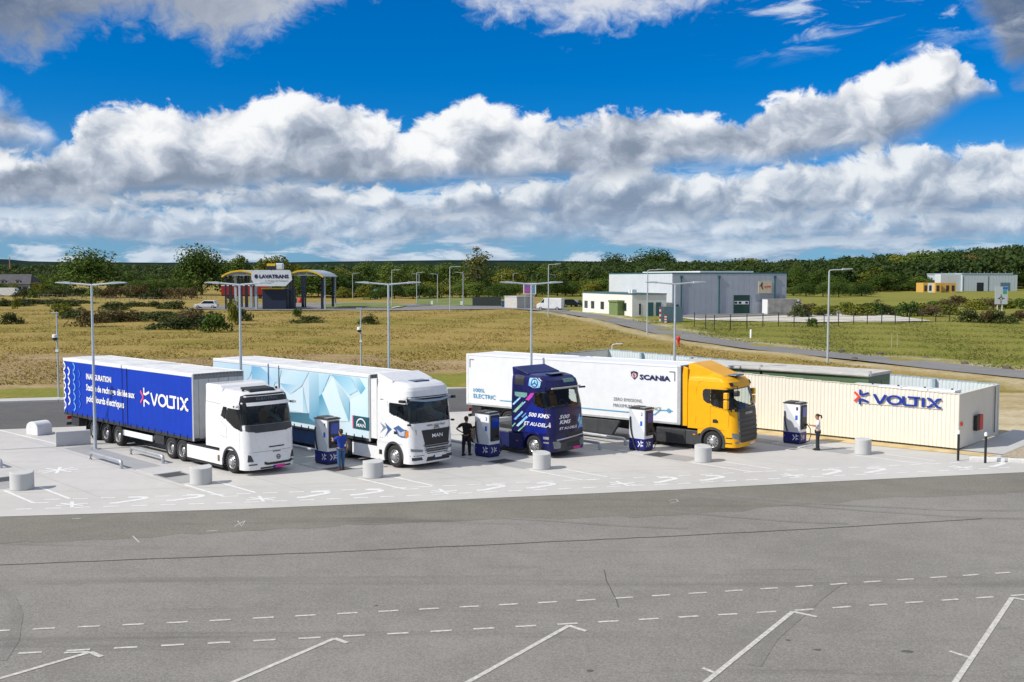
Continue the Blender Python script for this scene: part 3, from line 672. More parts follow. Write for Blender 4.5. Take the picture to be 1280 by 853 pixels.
class Cab:
    """lofted cab: sections (z, rear x, front x, half width), rounded front corners"""
    def __init__(s, secs, rc=.28, bow=.10): s.S = np.array(secs, float); s.rc = rc; s.bow = bow
    def at(s, z): return [float(np.interp(z, s.S[:, 0], s.S[:, k])) for k in (1, 2, 3)]
    def fx(s, y, z):
        R, F, w = s.at(z); rc = s.rc; e = max(0, abs(y)-(w-rc)); e = min(e, rc)
        return F-s.bow*(y/w)**2-(rc-math.sqrt(max(0, rc*rc-e*e)))
    def sy(s, x, z):
        R, F, w = s.at(z); d = x-(F-s.bow-s.rc); 
        return w if d <= 0 else w-s.rc+math.sqrt(max(0, s.rc**2-min(d, s.rc)**2))
    def front(s, u, v, off): 
        y = u; x = s.fx(y, v); n = Vector((1, (s.fx(y-.01, v)-s.fx(y+.01, v))/.02, 0)); n = n.normalized(); return (x+n.x*off, y+n.y*off, v)
    def side(s, sg):
        def fn(u, v, off):
            y = s.sy(u, v); n = Vector((-(s.sy(u+.01, v)-s.sy(u-.01, v))/.02, 1, 0)).normalized(); return (u+n.x*off, sg*(y+n.y*off), v)
        return fn
    def shell(s, z0, z1, m, par, name='cab_shell', R=None, n=None, extra=(), fglass=None, sglass=()):
        nr = n or 80; zs = sorted(set([z0, z1]+[z for z in s.S[:, 0] if z0 < z < z1]+list(np.linspace(z0, z1, nr))))
        rows = []; ns = 60 if n is None else 6
        for z in zs:
            r, F, w = s.at(z); r = R if R is not None else r; k = F-s.bow-s.rc
            pts = [(r, -w+.03), (r+.03, -w)]+[(r+(k-r)*t, -w) for t in np.linspace(0, 1, ns)[1:]]
            for a in np.linspace(0, math.pi/2, 8)[1:]:
                y = w-s.rc+s.rc*math.cos(a); pts.append((s.fx(-y, z), -y))
            pts += [(s.fx(y, z), y) for y in np.linspace(-(w-s.rc), 0, 20)[1:]]
            pts += [(x, -y) for x, y in pts[::-1][1:]]
            rows.append([(x, y, z) for x, y in pts])
        n_ = len(rows[0]); v = [p for r_ in rows for p in r_]
        f = [(j*n_+i, j*n_+(i+1) % n_, (j+1)*n_+(i+1) % n_, (j+1)*n_+i) for j in range(len(rows)-1) for i in range(n_)]
        f += [tuple(range(n_))[::-1], tuple(range((len(rows)-1)*n_, len(rows)*n_))]
        def inside(u, w_, poly):
            c_ = False; q = poly[-1]
            for p in poly:
                if (p[1] > w_) != (q[1] > w_) and u < (q[0]-p[0])*(w_-p[1])/(q[1]-p[1])+p[0]: c_ = not c_
                q = p
            return c_
        keep = []; mi = []
        for q in f:
            if len(q) > 4 or (fglass is None and not sglass): keep.append(q); mi.append(0); continue
            P = [v[i] for i in q]; cx = sum(p[0] for p in P)/4; cz = sum(p[2] for p in P)/4
            def hit(p):
                if fglass and cx > s.fx(0, cz)-s.bow-s.rc*1.02 and inside(p[1], p[2], fglass): return True
                return any(inside(p[0], p[2], g_) for g_ in sglass) if abs(p[1]) > .9 and cx > -2.5 else False
            k = sum(hit(p) for p in P)
            if k == 4: continue
            keep.append(q); mi.append(1 if k else 0)
        me = bpy.data.meshes.new(name); me.from_pydata(v, [], keep); me.materials.append(m); me.materials.append(M_BLACK); me.polygons.foreach_set('material_index', mi)
        bm = bmesh.new(); bm.from_mesh(me); bmesh.ops.recalc_face_normals(bm, faces=bm.faces); bm.to_mesh(me); bm.free(); me.shade_smooth(); me.set_sharp_from_angle(angle=math.radians(32))
        return mobj(name, me, None, par)
    def interior(s, par, zf, R, seat_m):
        """floor, dashboard, seats, wheel and rear wall seen through the glass"""
        MB().box(R+.15, s.fx(0, zf)-.25, -1.12, 1.12, zf-.75, zf-.7).build('cab_floor', M_DGREY, par); MB().box(R+.12, R+.16, -1.12, 1.12, zf-.7, zf+1.0).build('rear_wall', mat('cab_lining', (.50, .50, .48), .8), par)
        x = s.fx(0, zf); MB().prism([(x-.16, zf-.05), (x-.30, zf+.02), (x-.62, zf+.06), (x-.70, zf-.1), (x-.6, zf-.5), (x-.2, zf-.5)], 'xz', -1.05, 1.05).build('dashboard', mat('dash_plastic', (.12, .115, .105), .7), par, bevel=.03)
        for y in (-.55, .55):
            o = MB().box(x-1.45, x-.95, y-.26, y+.26, zf-.45, zf-.3).build('seat', seat_m, par, bevel=.05); MB().prism([(x-1.42, zf-.32), (x-1.58, zf+.42), (x-1.46, zf+.45), (x-1.28, zf-.3)], 'xz', y-.25, y+.25).build('seat_back', seat_m, o, bevel=.04); MB().box(x-1.58, x-1.48, y-.13, y+.13, zf+.46, zf+.66).build('headrest', seat_m, o, bevel=.03)
        c_ = Vector((x-.82, .55, zf+.06)); P = [c_+Vector((math.sin(.5)*math.sin(t)*.22*0-math.cos(1.0)*math.sin(t)*.22, math.cos(t)*.22, math.sin(1.0)*math.sin(t)*.22)) for t in np.linspace(0, 2*math.pi, 19)]; MB().path(P, .02, 6).build('steering_wheel', M_BLACK, par)
        MB().box(x-.42, x-.25, -.30, .05, zf+.02, zf+.10).build('dash_tray', mat('tan_items', (.36, .24, .10), .8), par); MB().box(x-.40, x-.28, -.85, -.6, zf+.02, zf+.07).build('papers', M_PWHITE, par); MB().box(x-.38, x-.30, .2, .3, zf+.0, zf+.16).build('cup', M_RED, par)
def arch(par, x, r0, r1, y0, y1, m, a0=-8, a1=188, zc=.5, name='wheel_arch'):
    mb = MB(); P = arc(x, zc, r1, r1, a0, a1, 20); Q = arc(x, zc, r0, r0, a0, a1, 20)
    mb.prism(P+Q[::-1], 'xz', y0, y1); return mb.build(name, m, par, smooth=30)
def arch_panel(par, name, m, x0, x1, z0, z1, wx, ra, y0, y1, zc=.5):
    """side panel with the wheel opening cut out of its lower edge"""
    a = [p for p in arc(wx, zc, ra, ra, 180, 0, 20) if p[1] > z0]
    poly = [(x0, z1), (x0, z0)]+[p for p in a if x0 < p[0] < x1]+[(x1, z0), (x1, z1)]
    poly = [p for p in poly]
    mb = MB(); mb.prism(poly, 'xz', y0, y1); return mb.build(name, m, par)
def frame_rails(par, x0, x1, m=None, z0=.72, z1=.98):
    for s in (-1, 1): MB().box(x0, x1, s*.40-.04, s*.40+.04, z0, z1).build('frame_rail', m or M_CHAS, par)
def bothsides(fn):
    for s in (-1, 1): fn(s)
def mudguard(par, x, r=.58, y0=-1.24, y1=-.62, a0=10, a1=170, zc=.5, m=None): return arch(par, x, r, r+.03, y0, y1, m or M_BLACK, a0, a1, zc, 'mudguard')
def place(org, yaw, D, yoff=0):
    """world position of the tractor's front centre on the ground"""
    a = Vector((math.cos(yaw), math.sin(yaw))); b = Vector((-a.y, a.x)); p = Vector(org)+a*D+b*(1.275+yoff); return (p.x, p.y, 0)
def rect(u0, u1, v0, v1): return [(u0, v0), (u1, v0), (u1, v1), (u0, v1)]
def seams(par, cab, pts_list, sg=-1, m=None, w=.014):
    for pts in pts_list:
        V_, F_ = strokes([pts], w); mb = MB(); fn = cab.side(sg); mb.v = [fn(a, b, .004) for a, b in V_]; mb.f = F_; mb.build('panel_gap', m or M_MGREY, par)
def wipers(par, cab, z, ys):
    for a, b in ys:
        mb = MB(); P = [Vector(cab.front(a+(b-a)*t, z+.04+.10*t, .03)) for t in (0, .3, .6, 1)]; mb.path(P, .012, 5); mb.build('wiper', M_BLACK, par)

# ---- trailers (local frame: x forward, front wall at x=0, right side y=-1.275)
def side_r(u, v, off): return (u, -1.275-off, v)
def side_l(u, v, off): return (u, 1.275+off, v)
def trailer_under(t, axles, L, guard=None, legs=-2.6, rim='alloy', skirt=None):
    for s in (-1, 1): MB().box(-L+.3, -.3, s*.52-.05, s*.52+.05, .82, 1.16).build('chassis_beam', M_CHAS, t)
    for x in axles:
        MB().tube((x, -.9, .5), (x, .9, .5), .07).build('axle', M_CHAS, t)
        for s in (-1, 1):
            wheel(t, x, s*1.06, .5, .34, s, rim, dish=.10); mudguard(t, x, .57, s*1.24, s*.78)
    for s in (-1, 1):
        MB().box(legs-.07, legs+.07, s*.78-.06, s*.78+.06, .28, 1.15).build('landing_leg', M_CHAS, t)
        MB().box(legs-.16, legs+.16, s*.78-.12, s*.78+.12, .2, .28).build('landing_foot', M_CHAS, t)
    MB().box(-L+.05, -L+.14, -1.2, 1.2, .45, .6).build('underrun_bar', M_CHAS, t)
    for s in (-1, 1):
        MB().box(-L+.03, -L+.06, s*.95-.2, s*.95+.2, .75, .92).build('tail_light', M_RED, t)
        MB().box(axles[-1]-.85, axles[-1]-.82, s*1.06-.2, s*1.06+.2, .25, .9).build('mud_flap', M_BLACK, t)
        if guard: 
            for z in (.55, .78): MB().box(guard[0], guard[1], s*1.2-.02, s*1.2+.02, z-.05, z+.05).build('side_guard', M_ALU, t)

def curtain_trailer(name, label, loc, yaw, L, ztop, zb, curtain_m, cat='trailer'):
    t = thing(name, label, cat, loc, yaw)
    MB().box(-L, 0, -1.265, 1.265, zb-.14, zb).build('floor_edge', M_CHAS, t)
    # roof with a shallow crown, cant rails
    mb = MB(); nx = 9; ny = 6; v = []; f = []
    for i in range(nx+1):
        for j in range(ny+1):
            x = -L+L*i/nx; y = -1.22+2.44*j/ny; v.append((x, y, ztop-.015+.025*math.cos(y*1.2)-.015*((i % 2))*math.cos(y*1.1)))
    f = [(i*(ny+1)+j, (i+1)*(ny+1)+j, (i+1)*(ny+1)+j+1, i*(ny+1)+j+1) for i in range(nx) for j in range(ny)]; mb.add(v, f); mb.build('roof', M_ROOFT, t, smooth=60)
    for s in (-1, 1): MB().box(-L, 0, s*1.21 if s > 0 else -1.285, 1.285 if s > 0 else -1.21, ztop-.17, ztop).build('cant_rail', M_WPLA, t, bevel=.03)
    # front wall: ribbed aluminium with dark header
    for k in range(10):
        y = -1.24+k*.248; mb = MB(); mb.box(-.05, -.012+.012*(k % 2), y+.006, y+.242, zb-.05, ztop-.26); mb.build('wall_plank', M_ALU, t)
    MB().box(-.06, .012, -1.27, 1.27, ztop-.26, ztop-.02).build('front_header', M_MGREY, t, bevel=.02)
    MB().box(-.05, -.045, -1.2, 1.2, zb, ztop-.2).build('inner_wall', M_ALU, t)
    MB().box(-.10, .02, -1.285, -1.235, zb-.12, ztop-.02).build('corner_post', M_ALU, t, bevel=.015); MB().box(-.10, .02, 1.235, 1.285, zb-.12, ztop-.02).build('corner_post', M_ALU, t, bevel=.015)
    for k in range(14): MB().box(.012, .02, -1.15+k*.177-.02, -1.15+k*.177+.02, ztop-.1, ztop-.06).build('rivet_plate', M_CHAS, t)
    # rear doors
    for s in (-1, 1):
        d = MB().box(-L-.03, -L+.01, min(s*.01, s*1.25), max(s*.01, s*1.25), zb, ztop-.05).build('rear_door', M_WPLA, t)
        MB().tube((-L-.05, s*.35, zb+.1), (-L-.05, s*.35, ztop-.15), .02).build('lock_bar', M_STEEL, d)
    # curtains: slightly quilted sheets, one per side, with a centre post and buckles
    for s in (-1, 1):
        V_ = []; n = 80; mz = 8
        for i in range(n+1):
            x = -L+.02+(L-.12)*i/n
            for j in range(mz+1):
                z = zb-.02+(ztop-.15-zb)*j/mz; V_.append((x, s*(1.262+.008*math.sin(i*1.9)*math.sin(j/mz*3.14)), z))
        F_ = [(i*(mz+1)+j, (i+1)*(mz+1)+j, (i+1)*(mz+1)+j+1, i*(mz+1)+j+1) for i in range(n) for j in range(mz)]
        mb = MB(); mb.add(V_, F_); mb.build('curtain', curtain_m, t, smooth=60)
    for k in range(22): MB().box(-L+.4+k*.6-.025, -L+.4+k*.6+.025, -1.285, -1.268, zb-.10, zb+.10).build('buckle_strap', M_BLACK, t)
    return t

def symbol(t, cx, cz, s, fn, m, mr, off=.02, thick=0.0, w=.24):
    """the sign's starburst mark: one coloured chevron and three plain ones"""
    parts = [([(-1.0, .62), (-.42, .06), (-.42, -.06), (-1.0, -.62)], mr), ([(-.22, 1.0), (-.22, .38), (.10, .32), (.95, .62)], m), ([(-.22, -1.0), (-.22, -.38), (.10, -.32), (.95, -.62)], m), ([(.62, .05), (.25, .0)], m)]
    for pts, mm in parts[:3]: flat2d('logo_mark', strokes([pts], w), (cx, cx+s, cz, cz+s), fn, mm, t, off, thick)
VOL = [[(0, 1), (.34, .12), (.42, .04), (.50, .12), (.84, 1)], arc(1.48, .5, .46, .44, 0, 345, 22), [(2.12, 1.0), (2.12, .28), (2.2, .1), (2.36, .06), (2.86, .06)], [(2.42, .94), (3.28, .94)], [(2.98, .94), (2.98, 0)], [(3.50, 1), (3.50, 0)],
       [(3.76, .97), (3.98, .90), (4.5, .10), (4.74, .03)], [(3.76, .03), (3.98, .10), (4.16, .38)], [(4.34, .62), (4.5, .90), (4.74, .97)]]
def voltix(t, x0, x1, z0, z1, fn, m, off=.02, thick=0.0, w=.19):
    V_, F_ = strokes(VOL, w, closed=(1,)); flat2d('lettering', ([(a/4.74, b) for a, b in V_], F_), (x0, x1, z0, z1), fn, m, t, off, thick)

# ================= 1: blue curtain trailer and white tractor =================
T1 = ((-14.135, 45.863), -.765); L1 = 13.6
def tloc(org, yaw): p = place(org, yaw, 0); return p
t = curtain_trailer('curtain_trailer', 'royal blue curtain side trailer with white lettering and a white roof', tloc(*T1), T1[1], L1, 4.06, 1.17, M_BLUEC)
trailer_under(t, (-7.47, -8.8, -10.15), L1, None)
MB().box(-6.9, -3.9, -1.25, -1.2, .60, .88).build('side_skirt', M_WPLA, t, bevel=.02); MB().box(-6.9, -3.9, 1.2, 1.25, .60, .88).build('side_skirt', M_WPLA, t, bevel=.02)
MB().box(-3.8, -2.9, -1.18, -.6, .55, 1.05).build('stowage_box', M_CHAS, t, bevel=.02)
MB().box(-13.0, -12.1, -1.15, -.6, .5, 1.0).build('stowage_box', M_CHAS, t, bevel=.02)
for z0_, sc in ((0, 0),):
    for col_i, (xc, fade) in enumerate(((-13.42, 0), (-12.9, 1), (-12.25, 2))):
        cm = [M_PWHITE, M_PWHITE, mat('light_blue_print', (.12, .38, .80), .5)][fade]
        for k in range(5 if col_i == 0 else 5):
            z = 1.55+k*.52+(.26 if col_i % 2 else 0)
            if z > 3.75: continue
            flat2d('chevron_print', strokes([[(-.10, .22), (.08, .08), (.10, 0), (.08, -.08), (-.10, -.22)]], .10), (xc, xc+1, z, z+1), side_r, cm, t, .012)
for k in range(4): flat2d('chevron_print', strokes([[(-.08, .2), (.08, .0), (-.08, -.2)]], .08), (-11.6, -10.6, 1.75+k*.52, 2.75+k*.52), side_r, mat('mid_blue_print', (.03, .16, .66), .5), t, .012)
lettering('INAUGURATION', (-10.77, -7.95, 3.1, 3.40), side_r, M_PWHITE, t, .035, .016)
lettering('Station de recharge dédiée aux', (-10.8, -5.5, 2.42, 2.86), side_r, M_PWHITE, t, .03, .016)
lettering('poids lourds électriques', (-10.78, -6.62, 1.84, 2.30), side_r, M_PWHITE, t, .03, .016)
symbol(t, -4.46, 2.66, .45, side_r, M_PWHITE, M_VPINK, .016); voltix(t, -3.86, -.42, 2.36, 2.92, side_r, M_PWHITE, .016, w=.2)
MB().box(-6.33, -6.29, -1.29, -1.27, 1.15, 3.95).build('curtain_seam', M_VNAVY, t)

def tractor_base(t, fw, rears, rear_x, deck=True, single_rim='alloy', drive_rim='alloy', tag_first=None):
    frame_rails(t, rear_x, -1.0)
    for s in (-1, 1):
        wheel(t, fw, s*1.05, .5, .32, s, single_rim, dish=-.03)
        for x in rears: wheel(t, x, s*.93, .5, .60, s, drive_rim, dish=.12)
        for x in rears: mudguard(t, x, .56, s*1.22, s*.6)
    for x in [fw]+list(rears): MB().tube((x, -.9, .5), (x, .9, .5), .08).build('axle', M_CHAS, t)
    cx = sum(rears)/len(rears)
    mb = MB(); mb.lathe([(0, 1.08), (.5, 1.08), (.55, 1.05), (.55, .98), (0, .98)], (cx+.3, 0, 0), 'z', 24); mb.build('fifth_wheel', M_CHAS, t, smooth=35)
    MB().box(rear_x-.02, rear_x+.04, -1.1, 1.1, .55, .8).build('rear_light_bar', M_CHAS, t)

p = place(*T1, 4.316); t = thing('tractor_unit', 'white tractor unit with black windscreen band and pink plate pulling the blue trailer', 'truck', p, T1[1])
tractor_base(t, -1.29, (-5.5, -6.52), -7.1)
cab = Cab([(.2, -3.35, -.02, 1.25), (.45, -3.35, .0, 1.25), (1.0, -3.35, -.05, 1.25), (1.85, -3.35, -.09, 1.25), (2.1, -3.35, -.14, 1.25), (2.7, -3.35, -.28, 1.235), (3.3, -3.35, -.50, 1.20), (3.42, -3.35, -.62, 1.17), (3.50, -3.34, -.86, 1.11), (3.545, -3.32, -1.3, 1.02), (3.56, -3.3, -1.7, .95)], .34, .12)
WS = [(-1.20, 2.14), (1.20, 2.14), (1.17, 2.98), (-1.17, 2.98)]; SG = [[(-1.72, 2.33), (-1.02, 2.0), (-.46, 1.9), (-.62, 2.76), (-1.5, 2.78)], [(-2.05, 2.42), (-1.78, 2.32), (-1.58, 2.78), (-1.86, 2.80)]]
cab.shell(1.0, 3.56, M_WHITE, t, fglass=WS, sglass=SG); cab.interior(t, 2.02, -3.35, mat('tan_seat', (.20, .13, .07), .8)); cab.shell(.24, 1.0, M_WHITE, t, 'bumper', R=-.66, n=6)
arch_panel(t, 'arch_panel', M_WHITE, -2.2, -.62, .55, 1.02, -1.29, .60, -1.249, -1.20); arch_panel(t, 'arch_panel', M_WHITE, -2.2, -.62, .55, 1.02, -1.29, .60, 1.20, 1.249)
for s in (-1, 1): arch(t, -1.29, .57, .66, s*1.275, s*.75, M_DGREY, -12, 192)
# roof deflector and panels
mb = MB(); mb.prism([(-3.38, 3.15), (-3.40, 3.68), (-3.3, 3.72), (-2.5, 3.72), (-2.2, 3.66), (-2.0, 3.52), (-2.0, 3.15)], 'xz', -1.19, 1.19); mb.build('roof_deflector', M_WHITE, t, bevel=.06, seg=3)
MB().prism([(-1.5, 3.55), (-1.5, 3.625), (-.84, 3.575), (-.74, 3.50), (-.74, 3.44)], 'xz', -.62, .62).build('roof_hatch', M_BLACK, t, bevel=.015)
for y in (-.82, .82): MB().box(-1.0, -.92, y-.04, y+.04, 3.46, 3.60).build('horn', M_BLACK, t)
F = cab.front
patch('windscreen', [(-1.22, 2.12), (1.22, 2.12), (1.19, 3.0), (-1.19, 3.0)], F, M_SCREEN, t, .012, .0)
patch('header_panel', [(-1.19, 3.0), (1.19, 3.0), (1.10, 3.33), (.9, 3.38), (-.9, 3.38), (-1.10, 3.33)], F, M_BLACK, t, .016)
patch('windscreen_band', [(-1.245, 2.12), (-1.245, 1.96), (-1.05, 1.86), (-.85, 1.84), (-.75, 1.80), (.75, 1.80), (.85, 1.84), (1.05, 1.86), (1.245, 1.96), (1.245, 2.12)], F, M_DGREY, t, .02)
lettering('ELECTRIC', (-.5, .55, 3.14, 3.24), F, mat('grey_print', (.16, .18, .2), .4), t, .01, .022)
mb = MB(); V_, F_, B_ = poly_area_split(rect(-.98, 1.02, 2.93, 3.06), .2); n = len(V_); mb.v = [F(u, v, .16-(v-2.93)*.4) for u, v in V_]+[F(u, v, .05) for u, v in V_]; mb.f = F_+[tuple(i+n for i in f[::-1]) for f in F_]+[(a, b, b+n, a+n) for a, b in B_]; mb.build('sun_visor', M_WHITE, t, smooth=40)
patch('upper_slit', rect(-.16, .60, 1.13, 1.18), F, M_BLACK, t, .012); patch('badge_slit', rect(.0, .4, .93, .96), F, M_BLACK, t, .012)
patch('panel_gap', [(-1.2, .98), (1.2, .98), (1.2, .995), (-1.2, .995)], F, M_MGREY, t, .004)
patch('lower_grille', [(-.42, .44), (-.28, .40), (.9, .40), (1.0, .5), (.95, .56), (.8, .50), (-.25, .50), (-.42, .56)], F, M_BLACK, t, .014)
patch('air_intake', rect(-.6, .9, .26, .33), F, M_BLACK, t, .012)
flat2d('round_badge', strokes([arc(0, 0, .085, .085, 0, 340, 16), [(-.05, 0), (.05, 0)]], .035, (0,)), (.27, 1.27, .70, 1.70), F, M_CHAS, t, .02)
pl = patch('number_plate', rect(.04, .58, .24, .36), F, M_PINK, t, .03); patch('plate_band', rect(.02, .10, .24, .36), F, M_VBLUE, pl, .034)
for s in (-1, 1):
    patch('headlight', [(s*1.13, .60), (s*.90, .60), (s*1.0, .86), (s*1.10, .90)], F, M_DGREY, t, .016); patch('fog_light', rect(min(s*1.1, s*.75), max(s*1.1, s*.75), .45, .50), F, M_DGREY, t, .014)
    sd_ = cab.side(s)
    patch('side_window', [(-1.72, 2.33), (-1.02, 2.0), (-.46, 1.9), (-.62, 2.76), (-1.5, 2.78)], sd_, M_SIDEG, t, .012, .0); patch('rear_quarter_window', [(-2.05, 2.42), (-1.78, 2.32), (-1.58, 2.78), (-1.86, 2.80)], sd_, M_SIDEG, t, .012, .0)
    seams(t, cab, [[(-2.1, 1.05), (-2.1, 3.45)], [(-3.32, 2.95), (-2.1, 2.9)], [(-2.1, 2.2), (-1.6, 1.95), (-1.6, 1.5), (-2.1, 1.55)], [(-.62, 1.05), (-.6, 1.9)]], s)
    mb = MB(); mb.path([(-.75, s*1.2, 2.92), (-.62, s*1.5, 2.93)], .04, 6); ar = mb.build('camera_arm', M_DGREY, t); MB().box(-.75, -.5, s*1.42-.05, s*1.42+.12, 2.86, 2.96).build('camera_head', M_WHITE, ar, bevel=.02)
    # battery skirts and steps
    MB().box(-5.0, -2.02, s*1.23-.02, s*1.23+.02, .27, .86).build('side_skirt', M_WHITE, t, bevel=.02); MB().box(-4.98, -1.95, s*.85-.38, s*.85+.38, .3, .84).build('battery_box', M_CHAS, t)
    MB().box(-5.0, -1.95, s*1.0-.22, s*1.0+.22, .86, .93).build('catwalk', M_BLACK, t); MB().box(-5.0, -1.95, min(s*1.13, s*1.25), max(s*1.13, s*1.25), .16, .25).build('lower_rail', M_BLACK, t)
    MB().box(-2.35, -2.2, s*1.255-.01, s*1.255+.01, .42, .68).build('charge_flap', mat('brown_badge', (.16, .10, .05), .5), t)
    MB().box(-.72, -.5, s*1.2-.04, s*1.2+.04, .32, .62).build('step_well', M_BLACK, t)
wipers(t, cab, 2.12, ((-.9, -.1), (.0, .85)))

# ================= 2: crystal print trailer and white tractor with graphics =================
T2 = ((-6.351, 46.254), -.773); L2 = 13.58
M_ICE = mat('ice_curtain', (.60, .74, .80), .5, var=.03, scale=.6)
t = curtain_trailer('curtain_trailer', 'pale blue curtain side trailer with faceted crystal print and a dark teal badge', tloc(*T2), T2[1], L2, 4.0, 1.10, M_ICE)
trailer_under(t, (-7.4, -8.72, -10.05), L2, None)
MB().box(-7.0, -3.2, -1.25, -1.2, .32, .95).build('side_skirt', mat('navy_skirt', (.012, .03, .07), .4, scale=1.0, col2=(.02, .08, .22)), t, bevel=.02); MB().box(-7.0, -3.2, 1.2, 1.25, .32, .95).build('side_skirt', M_CHAS, t, bevel=.02)
FAC = [([(-13.5, 3.8), (-9.6, 3.8), (-9.95, 3.2), (-11, 2.6), (-13.5, 3.0)], (.62, .78, .84), (.50, .70, .80)), ([(-9.75, 3.8), (-8.9, 3.8), (-8.2, 3.5), (-7.6, 3.1), (-8.0, 2.55), (-9.75, 2.9)], (.16, .45, .66), (.55, .76, .86)), ([(-8.9, 3.8), (-7.0, 3.8), (-7.3, 3.1), (-7.6, 3.1), (-8.2, 3.5)], (.70, .83, .88), (.45, .68, .80)),
       ([(-7.0, 3.45), (-5.6, 3.8), (-7.0, 3.8)], (.55, .77, .86), (.72, .84, .88)), ([(-7.2, 3.1), (-5.3, 3.1), (-6.3, 2.6)], (.22, .50, .68), (.62, .79, .86)), ([(-5.6, 3.8), (-4.7, 3.8), (-5.3, 3.1), (-7.2, 3.1), (-7.0, 3.45)], (.68, .83, .88), (.52, .73, .82)), ([(-7.4, 2.9), (-6.3, 2.6), (-5.2, 3.05), (-5.2, 1.8), (-7.4, 1.8)], (.66, .81, .86), (.72, .84, .88)), ([(-5.2, 3.05), (-4.85, 1.8), (-5.2, 1.8)], (.30, .57, .72), (.55, .75, .82)),
       ([(-4.69, 3.8), (-3.88, 3.8), (-3.88, 1.3), (-4.69, 1.6)], (.55, .74, .82), (.06, .30, .48)), ([(-3.88, 3.8), (-3.0, 3.8), (-3.65, 2.85), (-3.88, 2.7)], (.60, .78, .85), (.40, .66, .78)), ([(-3.88, 2.7), (-3.65, 2.85), (-2.8, 1.6), (-3.88, 1.35)], (.08, .32, .48), (.40, .65, .76)), ([(-3.65, 2.85), (-2.75, 3.72), (-1.6, 1.75), (-2.8, 1.6)], (.76, .87, .90), (.66, .82, .87)), ([(-2.75, 3.72), (-1.5, 2.75), (-1.55, 1.72)], (.72, .84, .88), (.16, .44, .60)), ([(-3.0, 3.8), (-1.4, 3.8), (-.9, 3.2), (-1.5, 2.95), (-2.75, 3.72)], (.22, .52, .68), (.52, .74, .83)),
       ([(-1.4, 3.8), (-.75, 3.8), (-.3, 3.35), (-.65, 3.05)], (.62, .80, .86), (.12, .42, .60)), ([(-1.5, 2.75), (-.65, 3.05), (-.12, 2.6), (-.12, 2.05), (-1.35, 2.05)], (.74, .85, .88), (.60, .78, .84)), ([(-.75, 3.8), (-.12, 3.8), (-.12, 2.6), (-.65, 3.05), (-.3, 3.35)], (.72, .84, .88), (.64, .80, .86)), ([(-6.6, 1.72), (-4.3, 1.85), (-3.9, 1.30), (-6.6, 1.3)], (.04, .14, .20), (.09, .24, .32)), ([(-13.5, 2.95), (-11, 2.6), (-9.9, 2.8), (-8, 2.5), (-7.5, 2.9), (-7.5, 1.7), (-13.5, 1.7)], (.62, .78, .85), (.70, .82, .87))]
def facet_mat():
    m = bpy.data.materials.new('crystal_print'); m.use_nodes = True; nt = m.node_tree; b = nt.nodes['Principled BSDF']; b.inputs['Roughness'].default_value = .5
    a = nt.nodes.new('ShaderNodeVertexColor'); a.layer_name = 'print'; nt.links.new(a.outputs[0], b.inputs['Base Color']); return m
M_FAC = facet_mat()
for k, (poly, ca, cb) in enumerate(FAC):
    me = bpy.data.meshes.new('crystal_facet'); me.from_pydata([side_r(u, v, .004+.0004*(k % 5)) for u, v in poly], [], [tuple(range(len(poly)))])
    at_ = me.color_attributes.new('print', 'FLOAT_COLOR', 'POINT'); us = [q[0]*.7-q[1] for q in poly]; lo, hi = min(us), max(us)
    at_.data.foreach_set('color', np.array([[*((ca[i]+(cb[i]-ca[i])*(u-lo)/(hi-lo+1e-6))*(.94, .97, .98)[i] for i in range(3)), 1] for u in us], np.float32).ravel()); mobj('crystal_facet', me, M_FAC, t)
M_TEAL = mat('teal_badge', (.015, .085, .115), .4)
flat2d('badge_panel', ([(0, 0), (1, 0), (1, 1), (0, 1)], [(0, 1, 2, 3)]), (-1.22, -.03, 1.46, 2.05), side_r, M_TEAL, t, .012); flat2d('badge_edge', ([(0, 0), (1, 0), (1, 1), (0, 1)], [(0, 1, 2, 3)]), (-1.29, -1.22, 1.46, 2.05), side_r, M_VPINK, t, .013)
lettering('MAN', (-.98, -.32, 1.56, 1.72), side_r, M_PWHITE, t, .015, .02); flat2d('badge_arch', strokes([arc(0, 0, .34, .34, 20, 160, 14)], .06), (-.65, .35, 1.60, 2.60), side_r, M_PWHITE, t, .019)
MB().box(-7.27, -7.22, -1.30, -1.262, 1.1, 3.98).build('post_cover', M_CHAS, t)

p = place(*T2, 2.904); t = thing('tractor_unit', 'white tractor unit with blue chevron side graphics and a black grille', 'truck', p, T2[1])
tractor_base(t, -1.28, (-4.9,), -5.7)
cab = Cab([(.2, -2.45, -.03, 1.25), (.4, -2.45, .0, 1.25), (1.2, -2.45, -.04, 1.25), (2.0, -2.45, -.10, 1.25), (2.6, -2.45, -.17, 1.245), (3.05, -2.45, -.24, 1.235), (3.1, -2.45, -.20, 1.235), (3.4, -2.45, -.26, 1.23), (3.55, -2.45, -.34, 1.21), (3.66, -2.44, -.50, 1.17), (3.74, -2.42, -.80, 1.08), (3.78, -2.4, -1.2, .98)], .32, .10)
WS = [(-1.16, 2.04), (1.16, 2.04), (1.14, 2.90), (-1.14, 2.90)]; SG = [[(-1.58, 2.44), (-1.40, 2.34), (-.95, 2.28), (-.28, 2.10), (-.34, 2.80), (-.45, 2.83), (-1.58, 2.84)]]
cab.shell(1.05, 3.78, M_WHITE, t, fglass=WS, sglass=SG); cab.interior(t, 1.95, -2.45, mat('grey_seat', (.10, .10, .11), .8)); cab.shell(.26, 1.05, M_WHITE, t, 'bumper', R=-.66, n=6)
for s in (-1, 1):
    arch(t, -1.28, .57, .66, s*1.27, s*.75, M_DGREY, -5, 200); arch_panel(t, 'arch_panel', M_WHITE, -2.45, -.62, .5, 1.07, -1.28, .62, s*1.25, s*1.20)
